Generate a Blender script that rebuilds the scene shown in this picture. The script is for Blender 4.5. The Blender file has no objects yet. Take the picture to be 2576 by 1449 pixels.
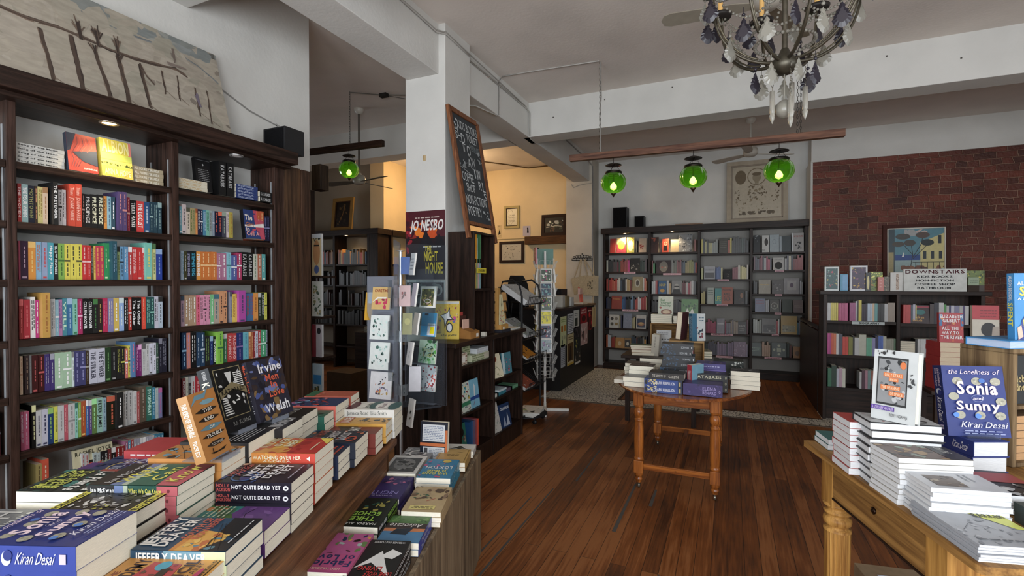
import bpy, math, random
from mathutils import Vector, Matrix
random.seed(7)
SC = bpy.context.scene
COL = SC.collection
R = math.radians
# ------------------------------------------------------------------ camera
cam_d = bpy.data.cameras.new('camera'); cam = bpy.data.objects.new('camera', cam_d); COL.objects.link(cam)
cam_d.sensor_width = 36.0; cam_d.lens = 1224.0 / 2576.0 * 36.0; cam_d.clip_start = 0.05; cam_d.clip_end = 60
cam.location = (0, 0, 1.58); cam.rotation_euler = (R(90 - 0.75), 0, R(24.08))
SC.camera = cam
SC.view_settings.view_transform = 'Standard'; SC.view_settings.look = 'None'
SC.view_settings.exposure = 0.95; SC.view_settings.gamma = 1.0
SC.view_settings.use_curve_mapping = False
SC.cycles.use_denoising = True
SC.cycles.max_bounces = 6; SC.cycles.diffuse_bounces = 3; SC.cycles.glossy_bounces = 3
SC.cycles.transmission_bounces = 6; SC.cycles.transparent_max_bounces = 10
SC.cycles.caustics_reflective = False; SC.cycles.caustics_refractive = False
SC.cycles.sample_clamp_indirect = 6.0
# ------------------------------------------------------------------ world and daylight
W = bpy.data.worlds.new('world'); SC.world = W; W.use_nodes = True
W.node_tree.nodes['Background'].inputs[0].default_value = (0.62, 0.72, 0.85, 1)
W.node_tree.nodes['Background'].inputs[1].default_value = 1.0

def area_light(name, loc, rot, sx, sy, power, col, spread=180):
    l = bpy.data.lights.new(name, 'AREA'); l.shape = 'RECTANGLE'; l.size = sx; l.size_y = sy
    l.energy = power; l.color = col; l.spread = R(spread)
    o = bpy.data.objects.new(name, l); o.location = loc; o.rotation_euler = rot; COL.objects.link(o)
    return o
def point_light(name, loc, power, col, r=0.03):
    l = bpy.data.lights.new(name, 'POINT'); l.energy = power; l.color = col; l.shadow_soft_size = r
    o = bpy.data.objects.new(name, l); o.location = loc; COL.objects.link(o); return o
def spot_light(name, loc, power, col, angle=100, blend=0.6, r=0.02, rot=(0, 0, 0)):
    l = bpy.data.lights.new(name, 'SPOT'); l.energy = power; l.color = col; l.spot_size = R(angle); l.spot_blend = blend; l.shadow_soft_size = r
    o = bpy.data.objects.new(name, l); o.location = loc; o.rotation_euler = rot; COL.objects.link(o); return o
# daylight through the three street windows behind the camera (each light fills its opening)
area_light('daylight_window_1', (-1.75, -2.28, 1.75), (R(104), 0, 0), 1.9, 2.3, 58, (0.93, 0.97, 1.0))
area_light('daylight_window_2', (0.95, -2.28, 1.75), (R(104), 0, 0), 2.1, 2.3, 84, (0.93, 0.97, 1.0))
area_light('daylight_window_3', (3.15, -2.28, 1.75), (R(104), 0, 0), 1.3, 2.3, 42, (0.93, 0.97, 1.0))
# daylight through the side window of the right-hand wall
area_light('daylight_window_4', (4.26, 0.6, 1.9), (0, R(90), 0), 2.0, 2.2, 22, (0.88, 0.95, 1.0))
# added fill light that lifts the dim side room, set at an invented window
area_light('side_room_added_fill', (-8.83, 4.2, 1.8), (0, R(-90), 0), 1.2, 1.4, 10, (0.93, 0.97, 1.0))
# lamps of the coffee corner at the back and of the side room
point_light('coffee_corner_lamp', (-4.6, 7.3, 3.3), 30, (1.0, 0.68, 0.36), 0.15)

# ------------------------------------------------------------------ colours and materials
def lin(h):
    if isinstance(h, (tuple, list)): return tuple(h[:3]) + (1,)
    h = h.lstrip('#')
    if len(h) == 3: h = ''.join(c * 2 for c in h)
    out = []
    for i in (0, 2, 4):
        c = int(h[i:i + 2], 16) / 255.0
        out.append(c / 12.92 if c <= 0.04045 else ((c + 0.055) / 1.055) ** 2.4)
    return (out[0], out[1], out[2], 1)
MATS = {}
def new_mat(name):
    m = bpy.data.materials.new(name); m.use_nodes = True
    nt = m.node_tree; b = nt.nodes['Principled BSDF']
    return m, nt, b
def N(nt, t, **kw):
    n = nt.nodes.new(t)
    for k, v in kw.items(): setattr(n, k, v)
    return n
def attr_mat(name, rough=0.5, spec=0.5, var=0.12, scale=30, metal=0.0, bump=0.0, stretch=None, coat=0.0):
    """colour of the face (the 'Col' attribute: its own paint or print colour) with slight procedural wear"""
    if name in MATS: return MATS[name]
    m, nt, b = new_mat(name)
    a = N(nt, 'ShaderNodeAttribute', attribute_name='Col')
    tc = N(nt, 'ShaderNodeTexCoord'); no = N(nt, 'ShaderNodeTexNoise'); no.inputs['Scale'].default_value = scale; no.inputs['Detail'].default_value = 3
    if stretch:
        mp = N(nt, 'ShaderNodeMapping'); mp.inputs['Scale'].default_value = stretch
        nt.links.new(tc.outputs['Object'], mp.inputs[0]); nt.links.new(mp.outputs[0], no.inputs['Vector'])
    else: nt.links.new(tc.outputs['Object'], no.inputs['Vector'])
    mr = N(nt, 'ShaderNodeMapRange'); mr.inputs['To Min'].default_value = 1 - var; mr.inputs['To Max'].default_value = 1 + var
    mr.inputs['From Min'].default_value = 0.3; mr.inputs['From Max'].default_value = 0.7
    nt.links.new(no.outputs['Fac'], mr.inputs[0])
    mx = N(nt, 'ShaderNodeVectorMath', operation='SCALE'); nt.links.new(a.outputs['Color'], mx.inputs[0]); nt.links.new(mr.outputs[0], mx.inputs['Scale'])
    nt.links.new(mx.outputs[0], b.inputs['Base Color'])
    b.inputs['Roughness'].default_value = rough; b.inputs['Specular IOR Level'].default_value = spec; b.inputs['Metallic'].default_value = metal
    if coat: b.inputs['Coat Weight'].default_value = coat
    if bump:
        bp = N(nt, 'ShaderNodeBump'); bp.inputs['Strength'].default_value = bump; bp.inputs['Distance'].default_value = 0.01
        nt.links.new(no.outputs['Fac'], bp.inputs['Height']); nt.links.new(bp.outputs[0], b.inputs['Normal'])
    MATS[name] = m; return m
def wood_mat(name, c1, c2, axis='Z', rough=0.45, scale=3.0, contrast=1.0, spec=0.22, coat=0.0):
    if name in MATS: return MATS[name]
    m, nt, b = new_mat(name)
    tc = N(nt, 'ShaderNodeTexCoord'); mp = N(nt, 'ShaderNodeMapping')
    s = {'X': (1.2, 22, 22), 'Y': (22, 1.2, 22), 'Z': (22, 22, 1.2)}[axis]
    mp.inputs['Scale'].default_value = s; nt.links.new(tc.outputs['Object'], mp.inputs[0])
    n1 = N(nt, 'ShaderNodeTexNoise'); n1.inputs['Scale'].default_value = scale; n1.inputs['Detail'].default_value = 6; n1.inputs['Distortion'].default_value = 0.6
    n2 = N(nt, 'ShaderNodeTexNoise'); n2.inputs['Scale'].default_value = scale * 6; n2.inputs['Detail'].default_value = 2
    nt.links.new(mp.outputs[0], n1.inputs['Vector']); nt.links.new(mp.outputs[0], n2.inputs['Vector'])
    ad = N(nt, 'ShaderNodeMath', operation='MULTIPLY_ADD'); ad.inputs[1].default_value = 0.35; nt.links.new(n2.outputs['Fac'], ad.inputs[0]); nt.links.new(n1.outputs['Fac'], ad.inputs[2])
    cr = N(nt, 'ShaderNodeValToRGB'); cr.color_ramp.elements[0].position = 0.5 - 0.12 / contrast + .15; cr.color_ramp.elements[1].position = 0.5 + 0.14 / contrast + .2
    cr.color_ramp.elements[0].color = lin(c1); cr.color_ramp.elements[1].color = lin(c2)
    nt.links.new(ad.outputs[0], cr.inputs[0]); nt.links.new(cr.outputs[0], b.inputs['Base Color'])
    b.inputs['Roughness'].default_value = rough; b.inputs['Specular IOR Level'].default_value = spec; b.inputs['Coat Weight'].default_value = coat
    bp = N(nt, 'ShaderNodeBump'); bp.inputs['Strength'].default_value = 0.15; bp.inputs['Distance'].default_value = 0.003
    nt.links.new(ad.outputs[0], bp.inputs['Height']); nt.links.new(bp.outputs[0], b.inputs['Normal'])
    MATS[name] = m; return m
PRINT = attr_mat('printed_card', 0.38, 0.45, 0.06, 25)
MATT = attr_mat('matt_paint', 0.75, 0.25, 0.08, 12)
PAPER = attr_mat('page_paper', 0.8, 0.2, 0.09, 60, stretch=(1, 1, 14), bump=0.12)
METAL = attr_mat('brushed_metal', 0.32, 0.5, 0.08, 40, metal=0.85)
ENAMEL = attr_mat('enamelled_wire', 0.35, 0.5, 0.05, 20)
BLACKP = attr_mat('black_plastic', 0.5, 0.35, 0.1, 20)
CLOTH = attr_mat('canvas_cloth', 0.9, 0.1, 0.18, 90, bump=0.3)
PAINT = attr_mat('brushed_canvas_paint', 0.7, 0.3, 0.12, 9, bump=0.2, stretch=(1, 1.5, 5))
CARD = attr_mat('card_board', 0.7, 0.25, 0.1, 15)
def glass_mat(name, col, rough=0.02, trans=1.0, ior=1.45):
    if name in MATS: return MATS[name]
    m, nt, b = new_mat(name); b.inputs['Base Color'].default_value = lin(col); b.inputs['Roughness'].default_value = rough
    b.inputs['Transmission Weight'].default_value = trans; b.inputs['IOR'].default_value = ior
    MATS[name] = m; return m
def clear_mat(name, col, alpha):
    """thin clear plastic: mostly see-through, with a glossy skin"""
    if name in MATS: return MATS[name]
    m, nt, b = new_mat(name); nt.nodes.remove(b)
    out = nt.nodes['Material Output']
    t = N(nt, 'ShaderNodeBsdfTransparent'); t.inputs[0].default_value = lin(col)
    g = N(nt, 'ShaderNodeBsdfPrincipled'); g.inputs['Base Color'].default_value = lin('ccd'); g.inputs['Roughness'].default_value = 0.08
    mx = N(nt, 'ShaderNodeMixShader'); fr = N(nt, 'ShaderNodeFresnel'); fr.inputs[0].default_value = 1.45
    ad = N(nt, 'ShaderNodeMath', operation='ADD', use_clamp=True); ad.inputs[1].default_value = alpha - .1
    hf = N(nt, 'ShaderNodeMath', operation='MULTIPLY'); hf.inputs[1].default_value = .45; nt.links.new(fr.outputs[0], hf.inputs[0]); nt.links.new(hf.outputs[0], ad.inputs[0]); nt.links.new(ad.outputs[0], mx.inputs[0]); nt.links.new(t.outputs[0], mx.inputs[1]); nt.links.new(g.outputs[0], mx.inputs[2])
    nt.links.new(mx.outputs[0], out.inputs[0]); MATS[name] = m; return m
def emit_mat(name, col, s):
    if name in MATS: return MATS[name]
    m, nt, b = new_mat(name); b.inputs['Base Color'].default_value = lin(col)
    b.inputs['Emission Color'].default_value = lin(col); b.inputs['Emission Strength'].default_value = s
    MATS[name] = m; return m

# ------------------------------------------------------------------ glyphs (flat letter meshes, one per character)
CHARS = "ABCDEFGHIJKLMNOPQRSTUVWXYZabcdefghijklmnopqrstuvwxyz0123456789&'.,-!()?"
GLYPH = {}
def load_glyphs():
    obs = []
    for bold in (0, 1):
        for ch in CHARS:
            c = bpy.data.curves.new('glyph', 'FONT'); c.body = ch; c.size = 1.0; c.resolution_u = 2
            c.offset = (0.008 if ch in 'MW' else 0.028) if bold else 0.0
            o = bpy.data.objects.new('glyph', c); COL.objects.link(o); obs.append((bold, ch, o, c))
    bpy.context.view_layer.update()
    dg = bpy.context.evaluated_depsgraph_get()
    for bold, ch, o, c in obs:
        me = o.evaluated_get(dg).to_mesh()
        vs = [(v.co.x, v.co.y) for v in me.vertices]; fs = [tuple(p.vertices) for p in me.polygons]
        x0 = min(v[0] for v in vs); x1 = max(v[0] for v in vs)
        GLYPH[(bold, ch)] = ([(v[0] - x0, v[1]) for v in vs], fs, x1 - x0)
        o.evaluated_get(dg).to_mesh_clear()
    for bold, ch, o, c in obs:
        bpy.data.objects.remove(o); bpy.data.curves.remove(c)
load_glyphs()

# ------------------------------------------------------------------ mesh builder
class MB:
    def __init__(s): s.v = []; s.f = []; s.c = []; s.m = []; s.sm = []
    def add(s, vs, fs, col='888', mi=0, smooth=False):
        o = len(s.v); s.v.extend([tuple(v) for v in vs]); cl = lin(col)
        for f in fs: s.f.append([i + o for i in f]); s.c.append(cl); s.m.append(mi); s.sm.append(smooth)
    def box(s, x0, x1, y0, y1, z0, z1, col='888', mi=0, T=None):
        vs = [(x, y, z) for z in (z0, z1) for y in (y0, y1) for x in (x0, x1)]
        if T: vs = [T @ Vector(v) for v in vs]
        s.add(vs, [(0, 2, 3, 1), (4, 5, 7, 6), (0, 1, 5, 4), (2, 6, 7, 3), (0, 4, 6, 2), (1, 3, 7, 5)], col, mi)
    def poly(s, pts, col='888', mi=0): s.add(pts, [tuple(range(len(pts)))], col, mi)
    def prism(s, pts, d, col='888', mi=0, edge=None):
        """closed outline pts (3-D, planar) pushed by vector d"""
        n = len(pts); d = Vector(d); q = [Vector(p) for p in pts] + [Vector(p) + d for p in pts]
        s.add(q, [tuple(range(n))[::-1], tuple(range(n, 2 * n))], col, mi)
        s.add(q, [(i, (i + 1) % n, n + (i + 1) % n, n + i) for i in range(n)], edge or col, mi)
    def tube(s, path, r, col='888', n=8, mi=0, closed=False):
        path = [Vector(p) for p in path]; rings = []; m = len(path)
        rr = r if isinstance(r, (list, tuple)) else [r] * m
        up = Vector((0, 0, 1))
        for i, p in enumerate(path):
            if closed: d = (path[(i + 1) % m] - path[i - 1])
            else: d = (path[min(i + 1, m - 1)] - path[max(i - 1, 0)])
            if d.length < 1e-9: d = Vector((0, 0, 1))
            d.normalize(); a = d.cross(up)
            if a.length < 0.15: a = d.cross(Vector((1, 0, 0)))
            a.normalize(); b = d.cross(a)
            rings.append([p + (a * math.cos(t) + b * math.sin(t)) * rr[i] for t in [2 * math.pi * k / n for k in range(n)]])
        vs = [v for g in rings for v in g]; fs = []
        mm = m if closed else m - 1
        for i in range(mm):
            j = (i + 1) % m
            for k in range(n): fs.append((i * n + k, i * n + (k + 1) % n, j * n + (k + 1) % n, j * n + k))
        s.add(vs, fs, col, mi, True)
        if not closed: s.add(rings[0], [tuple(range(n))], col, mi); s.add(rings[-1], [tuple(range(n))[::-1]], col, mi)
    def lathe(s, prof, c=(0, 0, 0), col='888', n=20, mi=0, ribs=0, rib_d=0.0, T=None):
        """prof: [(r,z)] round the vertical axis through c"""
        vs = []; fs = []
        for r, z in prof:
            for k in range(n):
                t = 2 * math.pi * k / n; q = r * (1 - rib_d * abs(math.sin(ribs * t / 2)) ** 0.5) if ribs else r
                vs.append(Vector((c[0] + q * math.cos(t), c[1] + q * math.sin(t), c[2] + z)))
        if T: vs = [T @ v for v in vs]
        for i in range(len(prof) - 1):
            for k in range(n): fs.append((i * n + k, i * n + (k + 1) % n, (i + 1) * n + (k + 1) % n, (i + 1) * n + k))
        s.add(vs, fs, col, mi, True)
        if prof[0][0] > 1e-4: s.add(vs[:n], [tuple(range(n))[::-1]], col, mi)
        if prof[-1][0] > 1e-4: s.add(vs[-n:], [tuple(range(n))], col, mi)
    def ball(s, c, r, col='888', n=10, mi=0, sz=1.0):
        k = max(4, n // 2)
        s.lathe([(max(1e-5, r * math.sin(math.pi * i / k)), -r * sz * math.cos(math.pi * i / k)) for i in range(k + 1)], c, col, n, mi)
    def text(s, st, P, w, h, col='fff', bold=0, shear=0.0, mi=0, fitw=True, center=True):
        """P maps (u, v) in metres to a point; the line is fitted into w x h with its lower left at (0,0)"""
        gl = []; x = 0.0
        for ch in st:
            if (bold, ch) not in GLYPH: x += 0.3; continue
            vs, fs, gw = GLYPH[(bold, ch)]; gl.append((x, vs, fs)); x += gw + 0.085
        x -= 0.085
        if not gl or x <= 0: return
        ys = [v[1] for _, vs, _ in gl for v in vs]; y0 = min(0, min(ys)) if any(c in 'gjpqyQ,' for c in st) else 0; y1 = max(ys)
        sy = h / (y1 - y0); sx = w / x
        if not fitw: sx = min(sx, sy * 1.0)
        ox = (w - x * sx) / 2 if center else 0
        for gx, vs, fs in gl:
            s.add([P((gx + v[0]) * sx + ox + shear * (v[1] - y0) * sy, (v[1] - y0) * sy) for v in vs], fs, col, mi)
    def build(s, name, mat, parent=None, loc=None, rot=None, matrix=None, smooth_all=False, bevel=0.0):
        me = bpy.data.meshes.new(name); me.from_pydata(s.v, [], s.f)
        mats = mat if isinstance(mat, (list, tuple)) else [mat]
        for m in mats: me.materials.append(m)
        me.polygons.foreach_set('material_index', s.m)
        me.polygons.foreach_set('use_smooth', [True] * len(s.f) if smooth_all else s.sm)
        at = me.color_attributes.new('Col', 'FLOAT_COLOR', 'CORNER'); buf = []
        for f, c in zip(s.f, s.c): buf.extend(c * len(f))
        at.data.foreach_set('color', buf)
        me.update()
        o = bpy.data.objects.new(name, me); COL.objects.link(o)
        if parent is not None: o.parent = parent
        if matrix is not None: o.matrix_local = matrix
        if loc is not None: o.location = loc
        if rot is not None: o.rotation_euler = rot
        if bevel:
            b = o.modifiers.new('edge', 'BEVEL'); b.width = bevel; b.segments = 2; b.limit_method = 'ANGLE'
        return o
def tag(o, label=None, cat=None, group=None, kind=None):
    if label: o['label'] = label
    if cat: o['category'] = cat
    if group: o['group'] = group
    if kind: o['kind'] = kind
    return o
def thing(name, label, cat, loc=(0, 0, 0), rz=0.0, group=None):
    o = bpy.data.objects.new(name, None); COL.objects.link(o); o.location = loc; o.rotation_euler = (0, 0, rz); o.empty_display_size = 0.05
    return tag(o, label, cat, group)
def box_obj(name, b, mat, parent=None, col='888', bevel=0.0):
    m = MB(); m.box(*b, col=col); return m.build(name, mat, parent, bevel=bevel)
def struct(name, m, mat, bevel=0.0):
    return tag(m.build(name, mat, bevel=bevel), kind='structure')
# ================================================================== THE ROOM
def plaster(name, col, var=0.05):
    m, nt, b = new_mat(name)
    tc = N(nt, 'ShaderNodeTexCoord'); n1 = N(nt, 'ShaderNodeTexNoise'); n1.inputs['Scale'].default_value = 1.3; n1.inputs['Detail'].default_value = 5
    n2 = N(nt, 'ShaderNodeTexNoise'); n2.inputs['Scale'].default_value = 35
    nt.links.new(tc.outputs['Object'], n1.inputs['Vector']); nt.links.new(tc.outputs['Object'], n2.inputs['Vector'])
    cr = N(nt, 'ShaderNodeValToRGB'); c = lin(col)
    cr.color_ramp.elements[0].color = tuple(x * (1 - var * 2) for x in c[:3]) + (1,); cr.color_ramp.elements[1].color = tuple(min(1, x * (1 + var)) for x in c[:3]) + (1,)
    cr.color_ramp.elements[0].position = 0.3; cr.color_ramp.elements[1].position = 0.6
    nt.links.new(n1.outputs['Fac'], cr.inputs[0]); nt.links.new(cr.outputs[0], b.inputs['Base Color'])
    bp = N(nt, 'ShaderNodeBump'); bp.inputs['Strength'].default_value = 0.12; bp.inputs['Distance'].default_value = 0.01
    nt.links.new(n2.outputs['Fac'], bp.inputs['Height']); nt.links.new(bp.outputs[0], b.inputs['Normal'])
    b.inputs['Roughness'].default_value = 0.8; b.inputs['Specular IOR Level'].default_value = 0.2
    return m
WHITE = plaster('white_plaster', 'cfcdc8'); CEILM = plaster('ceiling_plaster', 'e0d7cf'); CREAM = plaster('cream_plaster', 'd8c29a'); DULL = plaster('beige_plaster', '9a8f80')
CREAMC = plaster('cream_ceiling', 'e0be7c')

def floor_mat():
    m, nt, b = new_mat('old_floor_boards')
    tc = N(nt, 'ShaderNodeTexCoord'); sp = N(nt, 'ShaderNodeSeparateXYZ'); cb = N(nt, 'ShaderNodeCombineXYZ')
    nt.links.new(tc.outputs['Object'], sp.inputs[0]); nt.links.new(sp.outputs['Y'], cb.inputs['X']); nt.links.new(sp.outputs['X'], cb.inputs['Y'])
    br = N(nt, 'ShaderNodeTexBrick'); br.offset = 0.37; br.inputs['Scale'].default_value = 1.0
    br.inputs['Brick Width'].default_value = 2.7; br.inputs['Row Height'].default_value = 0.086; br.inputs['Mortar Size'].default_value = 0.0016
    br.inputs['Mortar Smooth'].default_value = 0.4; br.inputs['Bias'].default_value = 0.0
    br.inputs['Color1'].default_value = (0, 0, 0, 1); br.inputs['Color2'].default_value = (1, 1, 1, 1); br.inputs['Mortar'].default_value = (0.5, 0.5, 0.5, 1)
    nt.links.new(cb.outputs[0], br.inputs['Vector'])
    mp = N(nt, 'ShaderNodeMapping'); mp.inputs['Scale'].default_value = (26, 1.3, 1); nt.links.new(tc.outputs['Object'], mp.inputs[0])
    gr = N(nt, 'ShaderNodeTexNoise'); gr.inputs['Scale'].default_value = 2.2; gr.inputs['Detail'].default_value = 8; gr.inputs['Roughness'].default_value = 0.55; nt.links.new(mp.outputs[0], gr.inputs['Vector'])
    st = N(nt, 'ShaderNodeTexNoise'); st.inputs['Scale'].default_value = 0.9; st.inputs['Detail'].default_value = 5; nt.links.new(tc.outputs['Object'], st.inputs['Vector'])
    a1 = N(nt, 'ShaderNodeMath', operation='MULTIPLY_ADD'); a1.inputs[1].default_value = 0.2; nt.links.new(br.outputs['Color'], a1.inputs[0])
    a2 = N(nt, 'ShaderNodeMath', operation='MULTIPLY_ADD'); a2.inputs[1].default_value = 0.5; nt.links.new(gr.outputs['Fac'], a2.inputs[0])
    nt.links.new(a2.outputs[0], a1.inputs[2]); a2.inputs[2].default_value = 0.2
    a3 = N(nt, 'ShaderNodeMath', operation='MULTIPLY_ADD'); a3.inputs[1].default_value = 0.75; nt.links.new(st.outputs['Fac'], a3.inputs[0]); nt.links.new(a1.outputs[0], a3.inputs[2])
    cr = N(nt, 'ShaderNodeValToRGB'); e = cr.color_ramp.elements
    e[0].position = 0.62; e[0].color = lin('21130d'); e[1].position = 1.15; e[1].color = lin('8a5630')
    e.new(0.76).color = lin('4a2a17'); e.new(0.92).color = lin('74421f')
    mr = N(nt, 'ShaderNodeMapRange'); mr.inputs['From Max'].default_value = 1.2; nt.links.new(a3.outputs[0], mr.inputs[0])
    for x in e: x.position = min(1, x.position / 1.2)
    nt.links.new(mr.outputs[0], cr.inputs[0])
    mx = N(nt, 'ShaderNodeMix', data_type='RGBA'); nt.links.new(br.outputs['Fac'], mx.inputs['Factor']); nt.links.new(cr.outputs[0], mx.inputs['A']); mx.inputs['B'].default_value = lin('1c1410')
    # the threshold bed of crazy-paved mosaic is its own object; here only the boards
    nt.links.new(mx.outputs['Result'], b.inputs['Base Color'])
    rr = N(nt, 'ShaderNodeMapRange'); rr.inputs['To Min'].default_value = 0.28; rr.inputs['To Max'].default_value = 0.6; nt.links.new(gr.outputs['Fac'], rr.inputs[0]); nt.links.new(rr.outputs[0], b.inputs['Roughness'])
    b.inputs['Specular IOR Level'].default_value = 0.45
    bp = N(nt, 'ShaderNodeBump'); bp.inputs['Strength'].default_value = 0.35; bp.inputs['Distance'].default_value = 0.004
    s2 = N(nt, 'ShaderNodeMath', operation='SUBTRACT'); nt.links.new(gr.outputs['Fac'], s2.inputs[0]); nt.links.new(br.outputs['Fac'], s2.inputs[1])
    nt.links.new(s2.outputs[0], bp.inputs['Height']); nt.links.new(bp.outputs[0], b.inputs['Normal'])
    return m
m = MB(); m.box(-9, 4.3, -2.4, 11, -0.1, 0); struct('floor', m, floor_mat())
def mosaic_mat():
    m, nt, b = new_mat('crazy_mosaic')
    tc = N(nt, 'ShaderNodeTexCoord'); dn = N(nt, 'ShaderNodeTexNoise'); dn.inputs['Scale'].default_value = 16
    mx0 = N(nt, 'ShaderNodeVectorMath', operation='MULTIPLY_ADD'); mx0.inputs[1].default_value = (0.07, 0.07, 0)
    nt.links.new(tc.outputs['Object'], dn.inputs['Vector']); nt.links.new(dn.outputs['Color'], mx0.inputs[0]); nt.links.new(tc.outputs['Object'], mx0.inputs[2])
    vo = N(nt, 'ShaderNodeTexVoronoi', feature='DISTANCE_TO_EDGE', voronoi_dimensions='2D'); vo.inputs['Scale'].default_value = 24; nt.links.new(mx0.outputs[0], vo.inputs['Vector'])
    gate = N(nt, 'ShaderNodeTexNoise'); gate.inputs['Scale'].default_value = 11; nt.links.new(tc.outputs['Object'], gate.inputs['Vector'])
    th = N(nt, 'ShaderNodeMath', operation='MULTIPLY'); th.inputs[1].default_value = 0.17; nt.links.new(gate.outputs['Fac'], th.inputs[0])
    lt = N(nt, 'ShaderNodeMath', operation='LESS_THAN'); nt.links.new(vo.outputs['Distance'], lt.inputs[0]); nt.links.new(th.outputs[0], lt.inputs[1])
    fine = N(nt, 'ShaderNodeTexVoronoi', feature='DISTANCE_TO_EDGE', voronoi_dimensions='2D'); fine.inputs['Scale'].default_value = 60; nt.links.new(tc.outputs['Object'], fine.inputs['Vector'])
    fl = N(nt, 'ShaderNodeMapRange'); fl.inputs['From Max'].default_value = 0.08; fl.inputs['To Min'].default_value = 0.8; nt.links.new(fine.outputs['Distance'], fl.inputs[0])
    mx = N(nt, 'ShaderNodeMix', data_type='RGBA'); mx.inputs['A'].default_value = lin('dcd6ca'); mx.inputs['B'].default_value = lin('1c1814'); nt.links.new(lt.outputs[0], mx.inputs['Factor'])
    sc = N(nt, 'ShaderNodeVectorMath', operation='SCALE'); nt.links.new(mx.outputs['Result'], sc.inputs[0]); nt.links.new(fl.outputs[0], sc.inputs['Scale'])
    nt.links.new(sc.outputs[0], b.inputs['Base Color']); b.inputs['Roughness'].default_value = 0.4
    return m
MOS = mosaic_mat()
m = MB()
m.box(-2.36, 2.6, 6.22, 6.49, -0.01, 0.004); m.box(-2.36, -1.33, 6.49, 8.72, -0.01, 0.004); m.box(0.98, 1.24, 6.49, 8.5, -0.01, 0.004)
struct('floor_mosaic', m, MOS)
m = MB(); m.box(-2.36, 2.6, 6.185, 6.22, -0.01, 0.006, '5a5046'); m.box(-1.36, -1.33, 6.49, 8.7, -0.01, 0.006, '4a3c30'); m.box(-1.33, 0.98, 6.49, 6.52, -0.01, 0.006, '3a2c22')
struct('trim_1', m, MATT)
# weathered gaps and splits between the boards
m = MB()
for x, y0, y1, w in ((-0.66, 3.05, 3.85, .012), (-0.5, 3.5, 3.8, .012), (-1.32, 2.3, 3.3, .007), (-1.22, 2.25, 3.5, .008), (-1.1, 3.7, 4.5, .009), (-0.34, 2.3, 2.7, .006), (.62, 3.3, 3.5, .007)):
    m.poly([(x - w, y0, .0012), (x + w, y0, .0012), (x + w * .7, y1, .0012), (x - w * .6, y1, .0012)], '4d4a47')
struct('trim_2', m, MATT)
# ceiling and beams
m = MB(); m.box(-9, 4.4, -2.5, 11, 3.83, 3.95); struct('ceiling', m, CEILM)
m = MB(); m.box(-2.67, -2.335, -2.3, 3.7, 3.4, 3.84); m.box(-2.62, -2.32, 4.05, 8.8, 3.4, 3.84); struct('ceiling_beam_long', m, WHITE, 0.006)
m = MB(); m.box(-2.4, 4.3, 5.71, 6.0, 3.4, 3.84); struct('ceiling_beam_cross', m, WHITE, 0.006)
m = MB(); m.box(-9, -2.6, 5.71, 6.0, 3.4, 3.84); struct('ceiling_beam_side_room', m, WHITE, 0.006)
m = MB(); m.box(-3.4, 4.3, 1.72, 2.1, 3.4, 3.84); struct('ceiling_beam_front', m, WHITE, 0.006)
# pillar
m = MB(); m.box(-2.69, -2.27, 3.65, 4.1, 0, 3.84); struct('pillar', m, WHITE, 0.008)
m = MB(); m.box(-2.76, -2.27, 8.62, 9.2, 0, 3.84); struct('pillar_rear', m, plaster('stained_plaster', 'bbb3a6', .1), 0.008)
# walls
m = MB(); m.box(-3.5, -3.3, -2.4, 3.12, 0, 3.84); struct('wall_left', m, WHITE)
m = MB()
m.poly([(-3.299, 2.25, 2.98), (-3.299, 2.55, 2.87), (-3.299, 2.78, 2.83), (-3.299, 2.8, 2.815), (-3.299, 2.55, 2.855), (-3.299, 2.25, 2.965)], '8c8a86')
m.poly([(-3.299, 2.78, 2.84), (-3.299, 3.05, 2.76), (-3.299, 3.05, 2.755), (-3.299, 2.78, 2.82)], 'a09e9a')
struct('trim_3', m, MATT)
m = MB(); m.box(-3.9, 1.3, 9.1, 9.3, 0, 3.84); struct('wall_back', m, WHITE)
m = MB(); m.box(-5.95, -2.7, 8.9, 9.09, 0, 3.84); m.box(-5.95, -5.81, 7.4, 8.9, 0, 3.84); m.box(-6.12, -5.81, 7.22, 7.4, 0, 3.84); struct('wall_coffee', m, CREAM)
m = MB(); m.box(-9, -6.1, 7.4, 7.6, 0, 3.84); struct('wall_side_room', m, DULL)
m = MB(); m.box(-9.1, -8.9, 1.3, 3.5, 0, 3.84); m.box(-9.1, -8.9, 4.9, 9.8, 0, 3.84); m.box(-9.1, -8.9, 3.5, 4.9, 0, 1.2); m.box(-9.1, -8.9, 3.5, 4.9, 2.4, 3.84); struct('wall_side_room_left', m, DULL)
m = MB()
for y in (3.5, 4.17, 4.84): m.box(-9.02, -8.96, y, y + .06, 1.2, 2.4, '332820')
for z in (1.2, 2.34): m.box(-9.02, -8.96, 3.5, 4.9, z, z + .06, '332820')
struct('window_5', m, MATT)  # invented window frame, out of view, added to go with the side room fill
m = MB(); m.box(-8.9, -3.5, 1.3, 1.5, 0, 3.84); struct('wall_side_room_front', m, DULL)
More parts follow.
